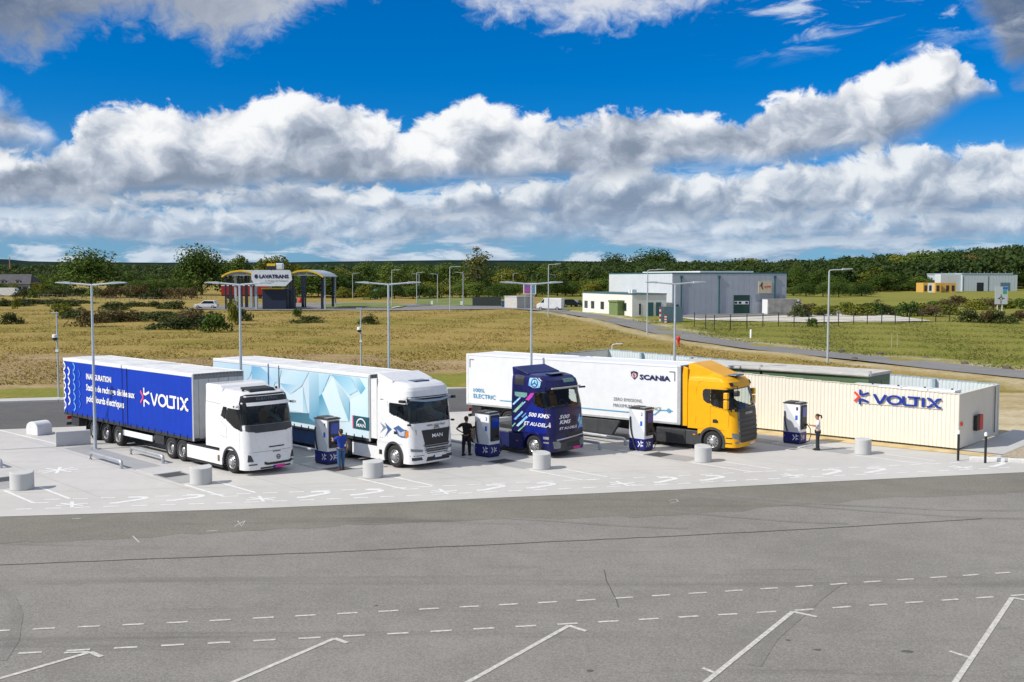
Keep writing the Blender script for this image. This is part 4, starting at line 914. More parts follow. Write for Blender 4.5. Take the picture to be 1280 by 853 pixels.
mb = MB(); mb.prism([(-2.46, 3.60), (-2.50, 4.05), (-2.42, 4.07), (-1.9, 3.93), (-1.45, 3.79), (-1.42, 3.65)], 'xz', -1.17, 1.17); mb.build('roof_fairing', M_WHITE, t, bevel=.02)
for s in (-1, 1):
    mb = MB(); mb.prism([(-2.47, 1.15), (-2.47, 3.86), (-2.9, 3.8), (-2.9, 1.15)], 'xz', s*1.24, s*1.20); mb.build('side_fairing', M_WHITE, t)
    mb = MB(); mb.prism([(-2.90, 1.10), (-2.90, 3.80), (-2.96, 3.80), (-2.96, 1.10)], 'xz', s*1.25, s*1.19); mb.build('fairing_lip', M_BLACK, t)
MB().box(-1.3, -.8, -.42, .42, 3.74, 3.795).build('roof_hatch', mat('tinted_hatch', (.02, .05, .12), .2), t, bevel=.02)
F = cab.front
patch('windscreen', [(-1.18, 2.02), (1.18, 2.02), (1.16, 2.92), (-1.16, 2.92)], F, M_SCREEN, t, .012, .0)
patch('header_panel', [(-1.18, 2.92), (1.18, 2.92), (1.18, 3.16), (-1.18, 3.16)], F, M_BLACK, t, .018)
mb = MB(); V_, F_, B_ = poly_area_split([(-1.1, 3.02), (-.45, 2.93), (.45, 2.93), (1.1, 3.02), (1.12, 3.10), (.5, 3.02), (-.5, 3.02), (-1.12, 3.10)], .2); n = len(V_); mb.v = [F(u, v, .15) for u, v in V_]+[F(u, v, .05) for u, v in V_]; mb.f = F_+[tuple(i+n for i in f[::-1]) for f in F_]+[(a, b, b+n, a+n) for a, b in B_]; mb.build('sun_visor', mat('visor_blue', (.30, .40, .50), .3), t, smooth=40)
patch('upper_grille', [(-.66, 1.70), (.98, 1.70), (.86, 1.10), (-.52, 1.10)], F, M_BLACK, t, .022)
lettering('MAN', (-.12, .50, 1.35, 1.51), F, M_PWHITE, t, .012, .034)
flat2d('lion_mark', strokes([[(-.14, .0), (.14, .0)], [(-.08, .05), (.10, .05)], [(-.12, .03), (-.16, -.05)], [(.1, .03), (.15, -.05)]], .04), (.18, 1.18, 1.77, 2.77), F, M_MGREY, t, .03)
lettering('100% ELECTRIC', (-.36, .72, 1.84, 1.93), F, M_DGREY, t, .01, .016)
for k, z in enumerate((.70, .80, .90, 1.0)):
    patch('grille_bar', [(-.50+.03*k*-1, z), (.84+.03*k, z), (.85+.03*k, z+.045), (-.51-.03*k, z+.045)], F, M_ALU if k % 2 == 0 else M_MGREY, t, .03)
patch('lower_grille', [(-.55, 1.1), (.9, 1.1), (.80, .66), (-.40, .66)], F, M_BLACK, t, .014)
patch('air_intake', [(-.48, .34), (.92, .34), (.85, .52), (-.40, .52)], F, M_BLACK, t, .014)
patch('number_plate', rect(-.02, .40, .47, .57), F, M_PWHITE, t, .035); patch('plate_band', rect(-.06, .0, .47, .57), F, M_VBLUE, t, .037)
for s in (-1, 1):
    patch('headlight', [(s*1.17, .82), (s*.66, .76), (s*.62, .86), (s*1.18, .94)], F, M_LAMP, t, .016); patch('fog_light', [(s*1.15, .42), (s*.66, .42), (s*.72, .55), (s*1.15, .55)], F, M_DGREY, t, .016)
    patch('bumper_edge', [(s*1.2, .60), (s*.6, .60), (s*.55, .63), (s*1.2, .64)], F, M_MGREY, t, .005)
    sd_ = cab.side(s); patch('side_window', [(-1.58, 2.44), (-1.40, 2.34), (-.95, 2.28), (-.28, 2.10), (-.34, 2.80), (-.45, 2.83), (-1.58, 2.84)], sd_, M_SIDEG, t, .012, .0)
    seams(t, cab, [[(-2.2, 1.2), (-2.2, 3.7)], [(-2.2, 2.93), (-.4, 2.93)], [(-1.72, 1.3), (-1.72, 2.9)], [(-2.2, 1.25), (-.3, 1.2)]], s); seams(t, cab, [[(-2.2, 2.95), (-.5, 2.95)]], s, M_BLACK, .03)
    ar = MB().path([(-.55, s*1.22, 2.98), (-.42, s*1.5, 2.98)], .05, 6).build('camera_arm', M_BLACK, t); MB().box(-.6, -.3, min(s*1.36, s*1.54), max(s*1.36, s*1.54), 2.93, 3.05).build('camera_head', M_BLACK, ar, bevel=.02)
    MB().box(-.3, -.14, min(s*1.2, s*1.32), max(s*1.2, s*1.32), 1.94, 2.02).build('kerb_mirror', M_BLACK, t, bevel=.02)
    # chevron graphics on the door
    G1, G2 = mat('graphic_blue', (.06, .12, .28), .4), mat('graphic_grey', (.22, .27, .36), .4)
    for x0, x1, zc, h, gm in ((-2.22, -1.75, 1.68, .24, G2), (-1.9, -1.4, 1.62, .32, G1)):
        V_ = [(x0, zc+h), (x1, zc+h*.2), (x0, zc-h*1.0), (x0+.22, zc)]; patch('graphic', V_, sd_, gm, t, .006, .004)
    patch('graphic', [(-1.30, 1.74), (-.95, 1.90), (-.62, 1.76), (-.12, 1.74), (-.12, 1.40), (-.75, 1.38), (-1.0, 1.44), (-1.1, 1.62)], sd_, G1, t, .006, .004); patch('graphic', [(-.45, 1.72), (-.12, 1.70), (-.12, 1.44), (-.5, 1.42)], sd_, M_ORANGE, t, .01, .004); patch('graphic', [(-1.05, 1.72), (-.8, 1.6), (-.5, 1.72), (-.55, 1.45), (-.9, 1.47)], sd_, mat('graphic_pale', (.45, .50, .58), .4), t, .009, .004)
    patch('door_handle', rect(-1.25, -1.05, 1.50, 1.62), sd_, M_BLACK, t, .02)
    MB().box(-4.3, -1.95, min(s*1.20, s*1.24), max(s*1.20, s*1.24), .24, .82).build('side_skirt', M_WHITE, t, bevel=.02); MB().box(-4.25, -2.0, min(s*.5, s*1.18), max(s*.5, s*1.18), .3, .8).build('battery_box', M_CHAS, t)
    MB().box(-4.3, -2.0, min(s*.7, s*1.24), max(s*.7, s*1.24), .83, .90).build('catwalk', M_BLACK, t); MB().box(-2.3, -2.1, min(s*1.24, s*1.26), max(s*1.24, s*1.26), .5, .7).build('charge_flap', M_BLACK, t)
wipers(t, cab, 2.02, ((-.9, -.1), (.0, .85)))

# ================= 3: navy tractor without trailer =================
YW3 = -.75; a3 = Vector((math.cos(YW3), math.sin(YW3))); b3 = Vector((-a3.y, a3.x)); p = Vector((1.88, 47.15))+b3*1.25
t = thing('tractor_unit', 'navy blue and purple tractor unit without trailer, white 500 KMS lettering', 'truck', (p.x, p.y, 0), YW3)
tractor_base(t, -1.22, (-4.95,), -5.8, drive_rim='alloy')
cab = Cab([(.2, -2.62, -.02, 1.25), (.45, -2.62, .0, 1.25), (1.1, -2.62, -.03, 1.25), (2.3, -2.62, -.12, 1.25), (2.7, -2.62, -.22, 1.24), (3.2, -2.62, -.36, 1.22), (3.28, -2.62, -.30, 1.22), (3.55, -2.62, -.42, 1.20), (3.70, -2.62, -.62, 1.16), (3.78, -2.61, -.9, 1.09), (3.82, -2.6, -1.3, 1.0)], .34, .11)
WS = [(-1.18, 2.38), (1.18, 2.38), (1.14, 3.14), (-1.14, 3.14)]; SG = [[(-1.16, 2.52), (-1.0, 2.40), (-.30, 2.28), (-.42, 2.98), (-.6, 3.02), (-1.16, 2.98)]]
cab.shell(1.05, 3.82, M_NAVY, t, fglass=WS, sglass=SG); cab.interior(t, 2.28, -2.62, mat('orange_seat', (.40, .17, .03), .8)); cab.shell(.30, 1.05, M_NAVY, t, 'bumper', R=-.62, n=6)
for s in (-1, 1): arch(t, -1.22, .57, .67, s*1.275, s*.75, M_NAVY, 0, 190); arch_panel(t, 'arch_panel', M_NAVY, -2.0, -.60, .75, 1.07, -1.22, .62, s*1.25, s*1.20)
mb = MB(); mb.prism([(-2.63, 3.65), (-2.68, 4.10), (-2.58, 4.12), (-2.1, 3.98), (-1.65, 3.85), (-1.6, 3.7)], 'xz', -1.12, 1.12); mb.build('roof_fairing', M_NAVY, t, bevel=.03)
MB().box(-1.15, -.75, -.5, .5, 3.80, 3.84).build('roof_hatch', M_GLASS, t, bevel=.02)
F = cab.front
patch('windscreen', [(-1.20, 2.36), (1.20, 2.36), (1.16, 3.16), (-1.16, 3.16)], F, M_SCREEN, t, .012, .0)
patch('upper_panel', rect(-.05, .75, 3.44, 3.60), F, mat('pale_green_plate', (.16, .34, .30), .4), t, .014)
mb = MB(); V_, F_, B_ = poly_area_split(rect(-.95, 1.05, 3.18, 3.25), .2); n = len(V_); mb.v = [F(u, v, .15) for u, v in V_]+[F(u, v, .05) for u, v in V_]; mb.f = F_+[tuple(i+n for i in f[::-1]) for f in F_]+[(a, b, b+n, a+n) for a, b in B_]; mb.build('sun_visor', mat('visor_grey', (.45, .47, .48), .3), t, smooth=40)
flat2d('star_badge', strokes([arc(0, 0, .15, .15, 0, 345, 22)]+[[(0, 0), (math.cos(math.radians(a))*.15, math.sin(math.radians(a))*.15)] for a in (90, 210, 330)], .035, (0,)), (.37, 1.37, 1.72, 2.72), F, M_CHAS, t, .02)
lettering('500', (-.70, .0, 1.80, 1.98), F, M_PWHITE, t, .022, .014, .3); lettering('KMS', (-.70, .08, 1.56, 1.74), F, M_PWHITE, t, .03, .014, .3); lettering('ET AU-DELÀ', (-.72, .5, 1.30, 1.45), F, M_PWHITE, t, .02, .014, .3)
M_STREAK = mat('cyan_streak_print', (.05, .25, .70), .35, scale=3, col2=(.45, .78, .90)); M_STREAKG = mat('green_streak_print', (.10, .40, .12), .35, scale=4, col2=(.40, .62, .45)); M_MAG = mat('magenta_print', (.55, .05, .42), .4)
patch('graphic', [(.62, 1.62), (.78, 1.95), (.86, 1.7), (1.08, 1.85), (.98, 1.5), (1.1, 1.25), (.85, 1.3), (.6, 1.25), (.72, 1.45)], F, M_STREAK, t, .012, .004); patch('graphic', [(.82, 1.6), (.98, 1.62), (.95, 1.42), (.80, 1.40)], F, M_STREAKG, t, .015, .004)
patch('upper_grille', [(-.25, 1.10), (.95, 1.12), (.90, .92), (-.2, .9)], F, M_BLACK, t, .014); patch('lower_panel', [(-.95, .42), (-.62, .70), (.2, .84), (1.08, .88), (1.12, .42), (.6, .34), (-.6, .34)], F, M_DGREY, t, .016)
patch('bumper_strip', [(-.9, .82), (1.1, .95), (1.1, 1.0), (-.9, .87)], F, mat('silver_trim', (.55, .56, .58), .3, .4), t, .022); patch('air_intake', rect(-.25, .75, .48, .70), F, M_BLACK, t, .022); patch('number_plate', rect(.17, .72, .33, .45), F, M_PINK, t, .035)
for s in (-1, 1):
    patch('headlight', [(s*1.05, .46), (s*.72, .46), (s*.66, .66), (s*.80, .80), (s*1.1, .78)], F, M_LAMP, t, .026)
    sd_ = cab.side(s); patch('side_window', [(-1.16, 2.52), (-1.0, 2.40), (-.30, 2.28), (-.42, 2.98), (-.6, 3.02), (-1.16, 2.98)], sd_, M_SIDEG, t, .012, .0); patch('rear_panel', [(-2.42, 3.30), (-1.85, 3.28), (-1.85, 3.72), (-2.30, 3.76), (-2.42, 3.72)], sd_, M_BLACK, t, .01)
    patch('graphic', [(-1.55, 3.30), (-1.2, 3.2), (-.85, 3.25), (-.80, 3.5), (-1.1, 3.68), (-1.5, 3.66)], sd_, M_STREAK, t, .006, .004); flat2d('star_badge', strokes([arc(0, 0, .19, .19, 0, 345, 22)]+[[(0, 0), (math.cos(math.radians(a))*.19, math.sin(math.radians(a))*.19)] for a in (90, 210, 330)], .045, (0,)), (-1.18, -.18, 3.44, 4.44), sd_, M_VNAVY, t, .012)
    patch('pale_plate', [(-2.4, 2.95), (-1.62, 2.95), (-1.62, 2.80), (-1.75, 2.72), (-2.3, 2.74), (-2.4, 2.80)], sd_, mat('pale_green_plate', (.16, .34, .30), .4), t, .008, .004)
    patch('graphic', [(-1.72, 2.62), (-1.4, 2.95), (-1.18, 2.98), (-1.3, 2.78), (-1.5, 2.6)], sd_, M_MAG, t, .007, .004)
    patch('blue_field', [(-1.75, 1.12), (-.60, 1.12), (-.15, 1.3), (-.15, 2.22), (-1.0, 2.34), (-1.35, 2.5), (-1.62, 2.2)], sd_, mat('electric_blue_print', (.006, .018, .22), .3), t, .003, .002)
    # plain diagonal light streaks where the figure is printed
    for k_, (x_, z_, l_, w_) in enumerate(((-2.55, 2.35, .55, .10), (-2.5, 2.0, .7, .16), (-2.45, 1.65, .6, .12), (-2.3, 1.35, .75, .14), (-2.2, 1.12, .5, .07), (-2.05, 2.3, .35, .07), (-1.95, 1.8, .3, .06), (-2.58, 1.3, .25, .06))):
        patch('graphic', [(x_, z_), (x_+w_, z_-.03), (x_+l_, z_+l_*.62), (x_+l_-w_*.6, z_+l_*.62+w_*.5)], sd_, M_STREAK if k_ % 3 != 1 else M_STREAKG, t, .006+.0005*k_, .004)
    flip = s
    if s < 0:
        lettering('500 KMS', (-1.52, -.27, 1.86, 2.06), sd_, M_PWHITE, t, .03, .014, .3); lettering('ET AU-DELÀ', (-1.80, -.25, 1.44, 1.66), sd_, M_PWHITE, t, .025, .014, .3)
    seams(t, cab, [[(-1.62, 1.15), (-1.62, 3.2)], [(-2.55, 3.22), (-.4, 3.1)]], s, M_BLACK)
    mb = MB(); mb.path([(-.5, s*1.2, 3.12), (-.35, s*1.48, 3.13)], .05, 6); mb.build('camera_arm', M_NAVY, t)
    MB().box(-4.4, -1.88, min(s*1.16, s*1.23), max(s*1.16, s*1.23), .25, 1.0).build('side_skirt', M_VNAVY, t, bevel=.03); MB().box(-4.4, -1.9, min(s*.5, s*1.15), max(s*.5, s*1.15), .3, 1.0).build('battery_box', M_CHAS, t); MB().box(-4.4, -2.6, min(s*.7, s*1.2), max(s*.7, s*1.2), 1.0, 1.05).build('catwalk', M_MGREY, t)
    MB().box(-2.3, -2.2, min(s*1.23, s*1.24), max(s*1.23, s*1.24), .62, .67).build('marker_light', M_ORANGE, t); patch('step_trim', rect(-.60, -.2, .88, 1.0), sd_, M_RIM, t, .01); patch('step_trim', rect(-.60, -.2, .70, .76), sd_, M_RIM, t, .01)
wipers(t, cab, 2.36, ((-.9, -.1), (.0, .85)))
MB().box(-2.8, -2.66, -1.0, 1.0, 1.1, 2.0).build('cab_rear_unit', M_CHAS, t, bevel=.03); MB().box(-4.3, -3.0, -.45, .45, .95, 1.25).build('air_tanks', M_CHAS, t, bevel=.05)

# ================= 4: long white box trailer and yellow tractor =================
T4 = ((8.194, 50.37), -.657); L4 = 13.6
t = thing('box_trailer', 'long plain white refrigerated box trailer with navy lettering and a pale blue line', 'trailer', tloc(*T4), T4[1])
MB().box(-L4, -.02, -1.262, 1.262, 1.18, 4.02).build('box_body', M_WPLA, t, bevel=.02)
MB().box(-L4-.02, .0, -1.275, 1.275, 1.14, 1.26).build('floor_edge', M_ALU, t, bevel=.01)
for s in (-1, 1):
    MB().box(-.18, .02, min(s*1.2, s*1.285), max(s*1.2, s*1.285), 1.18, 4.03).build('corner_post', M_ALU, t, bevel=.02); MB().box(-L4, -.18, min(s*1.2, s*1.28), max(s*1.2, s*1.28), 3.93, 4.035).build('cant_rail', M_WPLA, t, bevel=.02); MB().box(-L4-.02, -L4+.12, min(s*1.2, s*1.283), max(s*1.2, s*1.283), 1.2, 4.03).build('corner_post', M_WPLA, t, bevel=.02)
    d = MB().box(-L4-.05, -L4-.01, min(s*.01, s*1.22), max(s*.01, s*1.22), 1.25, 3.95).build('rear_door', M_WPLA, t); MB().tube((-L4-.07, s*.4, 1.3), (-L4-.07, s*.4, 3.9), .02).build('lock_bar', M_STEEL, d)
MB().box(-.02, .02, -1.2, 1.2, 1.2, 3.9).build('front_wall', mat('tan_front_wall', (.42, .33, .24), .5), t); MB().box(-.10, .03, -1.28, 1.28, 3.92, 4.04).build('front_header', M_MGREY, t, bevel=.02)
trailer_under(t, (-8.0, -9.32, -10.64), L4, None, legs=-2.9)
M_CL = mat('navy_lettering', (.012, .016, .10), .5)
lettering('SCANIA', (-2.29, -.55, 3.24, 3.50), side_r, M_CL, t, .04, .02)
flat2d('shield_badge', ([(0, 1), (.5, 1.12), (1, 1), (.95, .4), (.5, -.1), (.05, .4)], [(0, 5, 4, 3, 2, 1)]), (-2.80, -2.40, 3.25, 3.60), side_r, M_CL, t, .02); flat2d('shield_face', ([(.5+.36*math.cos(a), .52+.36*math.sin(a)) for a in np.linspace(0, 6.28, 17)[:-1]], [tuple(range(16))]), (-2.80, -2.40, 3.25, 3.60), side_r, mat('peach_print', (.75, .42, .36), .5), t, .024); flat2d('shield_mark', strokes([[(.5, .8), (.42, .55), (.58, .45), (.48, .22)]], .12), (-2.80, -2.40, 3.25, 3.60), side_r, M_CL, t, .027)
M_GT = mat('grey_lettering', (.10, .10, .11), .5)
lettering('ZERO EMISSIONS,', (-3.82, -2.12, 2.06, 2.24), side_r, M_GT, t, .0, .02); lettering('MAXIMUM', (-3.82, -2.72, 1.76, 1.93), side_r, M_GT, t, .0, .02); lettering('PERFORMANCE', (-2.62, -1.05, 1.76, 1.93), side_r, M_GT, t, .0, .02)
M_BT = mat('blue_lettering', (.06, .30, .50), .5)
lettering('100%', (-13.08, -12.30, 1.90, 2.12), side_r, M_BT, t, .01, .02); lettering('ELECTRIC', (-13.08, -11.5, 1.56, 1.80), side_r, M_BT, t, .01, .02)
flat2d('blue_line', strokes([[(-11.2, 1.55), (-1.42, 1.55), (-1.12, 1.80), (-.72, 1.80)], arc(-.62, 1.80, .085, .085, 0, 345, 14), [(-.72, 1.80), (-.42, 1.80)]], .045, (1,)), (0, 1, 0, 1), side_r, M_CYAN, t, .02)
for x, z in ((-L4+.25, 3.72), (-.32, 3.72)):
    sgn = 1 if x < -5 else -1; flat2d('reflex_mark', strokes([[(0, -.45), (0, 0), (sgn*.3, 0)]], .04), (x, x+1, z, z+1), side_r, M_MGREY, t, .012)
for s in (-1, 1):
    MB().prism([(-5.9, 1.05), (-5.9, .38), (-3.95, .28), (-3.45, 1.05)], 'xz', s*1.22, s*1.0).build('side_unit', M_DGREY, t, bevel=.02)
    MB().prism([(-7.2, 1.1), (-7.2, .4), (-5.95, .38), (-5.95, 1.1)], 'xz', s*1.22, s*1.0).build('side_unit', M_CHAS, t, bevel=.02); MB().box(-13.3, -12.6, min(s*.7, s*1.2), max(s*.7, s*1.2), .5, 1.1).build('stowage_box', M_CHAS, t, bevel=.02)
    MB().box(-4.8, -4.78, min(s*1.22, s*1.225), max(s*1.22, s*1.225), .35, 1.04).build('panel_gap', M_BLACK, t)

p = place(*T4, 3.039); t = thing('tractor_unit', 'bright yellow tractor unit with black grille and swept roof fairing', 'truck', p, T4[1])
tractor_base(t, -1.33, (-5.0,), -5.9)
cab = Cab([(.2, -2.66, -.02, 1.25), (.45, -2.66, .0, 1.25), (1.1, -2.66, -.03, 1.25), (2.05, -2.66, -.10, 1.25), (2.5, -2.66, -.22, 1.245), (3.05, -2.66, -.40, 1.23), (3.12, -2.66, -.34, 1.23), (3.35, -2.66, -.44, 1.21), (3.50, -2.66, -.62, 1.17), (3.58, -2.65, -.88, 1.10), (3.63, -2.63, -1.3, 1.0)], .32, .10)
WS = [(-1.20, 2.12), (1.20, 2.12), (1.16, 3.02), (-1.16, 3.02)]; SG = [[(-1.42, 2.32), (-1.3, 2.22), (-.42, 2.05), (-.50, 2.98), (-1.42, 3.0)]]
cab.shell(1.05, 3.63, M_YEL, t, fglass=WS, sglass=SG); cab.interior(t, 2.02, -2.66, mat('light_seat', (.34, .33, .30), .8)); cab.shell(.28, 1.05, M_YEL, t, 'bumper', R=-.70, n=6)
for s in (-1, 1): arch(t, -1.33, .57, .69, s*1.28, s*.75, M_DGREY, -25, 195); arch_panel(t, 'arch_panel', M_YEL, -2.1, -.66, .8, 1.07, -1.33, .64, s*1.25, s*1.20)
mb = MB(); v = []
prof = [(-2.66, 3.55, 3.98, 1.16), (-2.2, 3.6, 4.06, 1.12), (-1.6, 3.6, 4.20, 1.02), (-1.12, 3.6, 4.30, .88)]
rows = []
for x, z0_, z1_, w_ in prof: rows.append([(x, -1.16, z0_), (x, -w_, z1_-.04), (x, -w_+.06, z1_), (x, w_-.06, z1_), (x, w_, z1_-.04), (x, 1.16, z0_)])
rows.append([(-1.05, -1.0, 3.6), (-1.08, -.86, 4.26), (-1.08, -.8, 4.29), (-1.08, .8, 4.29), (-1.08, .86, 4.26), (-1.05, 1.0, 3.6)]); rows.append([(-.75, -.95, 3.6), (-.9, -.82, 3.9), (-.92, -.76, 3.93), (-.92, .76, 3.93), (-.9, .82, 3.9), (-.75, .95, 3.6)])
n_ = 6; vv = [q for r_ in rows[:4] for q in r_]; ff = [(j*n_+i, j*n_+i+1, (j+1)*n_+i+1, (j+1)*n_+i) for j in range(3) for i in range(5)]+[tuple(range(6)), tuple(range(18, 24))[::-1]]
# swept fairing: high rear edge falling forward to the roof
mb = MB(); P_ = [(-2.70, 4.17, 1.10), (-2.56, 4.19, 1.08), (-2.0, 4.02, 1.0), (-1.45, 3.80, .92), (-1.0, 3.64, .86), (-.9, 3.58, .84)]; n_ = len(P_)
vv = [(x, -w_, z) for x, z, w_ in P_]+[(x, w_, z) for x, z, w_ in P_]+[(x, -w_-.08, 3.5) for x, z, w_ in P_]+[(x, w_+.08, 3.5) for x, z, w_ in P_]
ff = [(i, i+1, n_+i+1, n_+i) for i in range(n_-1)]+[(2*n_+i, 2*n_+i+1, i+1, i) for i in range(n_-1)]+[(n_+i, n_+i+1, 3*n_+i+1, 3*n_+i) for i in range(n_-1)]+[(0, n_, 3*n_, 2*n_)]
mb.add(vv, ff)
fr_ = mb.build('roof_fairing', M_YEL, t, bevel=.05, seg=3)
for s in (-1, 1):
    mb = MB(); mb.prism([(-2.68, 1.12), (-2.66, 3.95), (-2.9, 4.02), (-2.95, 3.6), (-2.92, 1.12)], 'xz', s*1.245, s*1.18); mb.build('side_fairing', M_YEL, t, bevel=.02)
    mb = MB(); mb.prism([(-2.92, 1.1), (-2.95, 3.95), (-3.0, 3.95), (-2.98, 1.1)], 'xz', s*1.25, s*1.18); mb.build('fairing_lip', M_BLACK, t)
MB().box(-1.0, -.5, -.42, .42, 3.60, 3.66).build('roof_hatch', mat('tinted_hatch', (.02, .05, .12), .2), t, bevel=.02)
F = cab.front
patch('windscreen', [(-1.22, 2.10), (1.22, 2.10), (1.18, 3.04), (-1.18, 3.04)], F, M_SCREEN, t, .012, .0)
patch('windscreen_frame', [(-1.225, 2.10), (-1.225, 1.98), (1.225, 1.98), (1.225, 2.10)], F, M_BLACK, t, .016)
patch('grille', [(-.98, 1.98), (.98, 1.98), (.95, .60), (.75, .50), (-.75, .50), (-.95, .60)], F, M_BLACK, t, .03)
for k in range(5): patch('grille_bar', [(-.93, .66+k*.22), (.93, .66+k*.22), (.93, .78+k*.22), (-.93, .78+k*.22)], F, M_DGREY, t, .055, .04)
lettering('SCANIA', (-.38, .38, 1.82, 1.93), F, M_ALU, t, .03, .07); patch('grille_edge', [(-.98, 1.98), (-.9, 1.98), (-.88, .6), (-.95, .6)], F, M_MGREY, t, .04); patch('number_plate', rect(.1, .65, .33, .44), F, M_PWHITE, t, .035)
for s in (-1, 1):
    patch('headlight', [(s*1.22, .74), (s*.98, .66), (s*.98, .92), (s*1.22, .98)], F, M_LAMP, t, .02); patch('fog_light', rect(min(s*1.15, s*.95), max(s*1.15, s*.95), .48, .58), F, M_LAMP, t, .016); patch('brow_lamp', rect(min(s*1.08, s*.92), max(s*1.08, s*.92), 3.18, 3.34), F, M_BLACK, t, .05, .06)
    sd_ = cab.side(s); patch('side_window', [(-1.42, 2.32), (-1.3, 2.22), (-.42, 2.05), (-.50, 2.98), (-1.42, 3.0)], sd_, M_SIDEG, t, .012, .0); patch('rear_quarter_window', [(-1.86, 2.72), (-1.80, 2.45), (-1.62, 2.33), (-1.45, 2.31), (-1.45, 3.0), (-1.72, 3.0), (-1.84, 2.92)], sd_, M_BLACK, t); patch('pillar_trim', [(-.48, 2.05), (-.26, 2.08), (-.44, 3.0), (-.54, 3.0)], sd_, M_BLACK, t, .014)
    seams(t, cab, [[(-2.2, 1.3), (-2.2, 2.9), (-2.05, 3.3), (-1.8, 3.4)], [(-1.44, 1.2), (-1.44, 2.2), (-.5, 2.0)], [(-.5, 1.2), (-.45, 2.0)]], s, mat('yellow_shadow_gap', (.20, .10, .005), .6))
    patch('door_badge', [(-1.30, 1.40), (-1.02, 1.40), (-1.02, 1.50), (-1.12, 1.58), (-1.30, 1.56)], sd_, M_BLACK, t, .012); patch('step_slot', rect(-.62, -.30, .70, .75), sd_, M_BLACK, t, .008); patch('step_slot', rect(-.62, -.30, .45, .50), sd_, M_BLACK, t, .008)
    for z0_, z1_ in ((2.12, 2.55), (2.60, 2.90)): MB().box(-.62, -.40, min(s*1.36, s*1.58), max(s*1.36, s*1.58), z0_, z1_).build('mirror', M_YEL, t, bevel=.04)
    MB().path([(-.5, s*1.22, 2.35), (-.5, s*1.45, 2.35)], .03, 6).build('mirror_arm', M_BLACK, t); MB().path([(-.5, s*1.22, 2.8), (-.5, s*1.45, 2.8)], .03, 6).build('mirror_arm', M_BLACK, t)
    MB().box(-4.4, -2.78, min(s*1.14, s*1.22), max(s*1.14, s*1.22), .22, .92).build('side_skirt', M_CHAS, t, bevel=.03); MB().box(-2.76, -2.02, min(s*1.16, s*1.24), max(s*1.16, s*1.24), .24, .94).build('side_skirt', M_DGREY, t, bevel=.03); MB().box(-2.36, -2.22, min(s*1.24, s*1.25), max(s*1.24, s*1.25), .72, .78).build('marker_light', M_ORANGE, t)
    MB().box(-4.4, -2.0, min(s*.5, s*1.13), max(s*.5, s*1.13), .3, .95).build('battery_box', M_CHAS, t)
ml = Vector(F(-.95, 3.2, .3)); MB().path([F(-.95, 3.2, .02), tuple(ml), (ml.x-.02, ml.y, ml.z-.25)], .025, 6).build('front_mirror_arm', M_BLACK, t); MB().box(ml.x-.14, ml.x+.08, ml.y-.14, ml.y+.14, ml.z-.48, ml.z-.22).build('front_mirror', M_BLACK, t, bevel=.05)
wipers(t, cab, 2.10, ((-.9, -.1), (.0, .85)))

# ------------------------------------------------------------------ transformer compound with cladding wall
M_CLAD = mat('cream_cladding', (.79, .745, .64), .5, var=.03, scale=1.0); M_LINER = mat('pale_liner', (.62, .68, .70), .5, var=.04); M_COPE = mat('blue_grey_trim', (.33, .42, .47), .5)
M_SAGE = mat('sage_green_panel', (.085, .14, .065), .55, var=.08); M_LID = mat('pale_concrete_lid', (.55, .53, .49), .8, var=.1, scale=1.5)
F0 = (21.49, 49.67); CYW = -.716
comp = thing('cladding_compound', 'cream corrugated cladding compound with blue company lettering on its long wall', 'wall', (*F0, 0), CYW)
def ztop_c(t): return 2.72+.028*t
def corr(n=5, pitch=.2, d=.02):
    pts = []
    for k in range(n): x = k*pitch; pts += [(x, 0), (x+.06, 0), (x+.085, d), (x+.175, d)]
    pts.append((n*pitch, 0)); mb = MB(); v = []
    for x, y in pts: v += [(x, -y, 0), (x, -y, 1)]
    for x, y in pts: v += [(x, .05, 0), (x, .05, 1)]
    m = len(pts); f = [(2*i, 2*i+2, 2*i+3, 2*i+1) for i in range(m-1)]+[(2*m+2*i, 2*m+2*i+1, 2*m+2*i+3, 2*m+2*i+2) for i in range(m-1)]+[(2*i+1, 2*i+3, 2*m+2*i+3, 2*m+2*i+1) for i in range(m-1)]
    mb.add(v, f); return mb.mesh('cladding_sheet')
CM = corr()
for wall, n, fn in (('front', 25, lambda k: ((-k-1, 0, .1), 0, ztop_c(k+.5))), ('end', 6, lambda k: ((0, k, .1), math.pi/2, 2.72)), ('left', 6, lambda k: ((-25, 6-k, .1), -math.pi/2, ztop_c(25)))):
    for k in range(n):
        loc, rz, zz = fn(k); o = mobj('cladding_sheet', CM, M_CLAD, comp); o.location = loc; o.rotation_euler.z = rz; o.scale = (1, 1, zz-.1)
for k in range(25):
    o = mobj('liner_sheet', CM.copy() if k == 0 else LM, None, comp)
    if k == 0: LM = o.data; LM.materials.clear(); LM.materials.append(M_LINER)
    o.location = (-k-1, 5.95, .1); o.scale = (1, 1, ztop_c(k+.5)-.1)
for k in range(25):
    z = ztop_c(k+.5); MB().box(-k-1, -k, 5.93, 6.12, z, z+.05).build('coping', M_COPE, comp)
    MB().box(-k-1, -k, -.05, .07, z-.004, z+.022).build('coping', M_CLAD, comp)
MB().box(-.07, .05, -.05, 6.12, 2.716, 2.742).build('coping', M_CLAD, comp); MB().box(-25.05, -24.93, -.05, 6.1, ztop_c(25)+.02, ztop_c(25)+.06).build('coping', M_COPE, comp)
for x in (-3.2, -7.0, -10.8, -14.6, -18.4, -22.2): MB().box(x-.08, x+.08, 5.70, 5.92, 0, ztop_c(-x)+.03).build('post', M_COPE, comp)
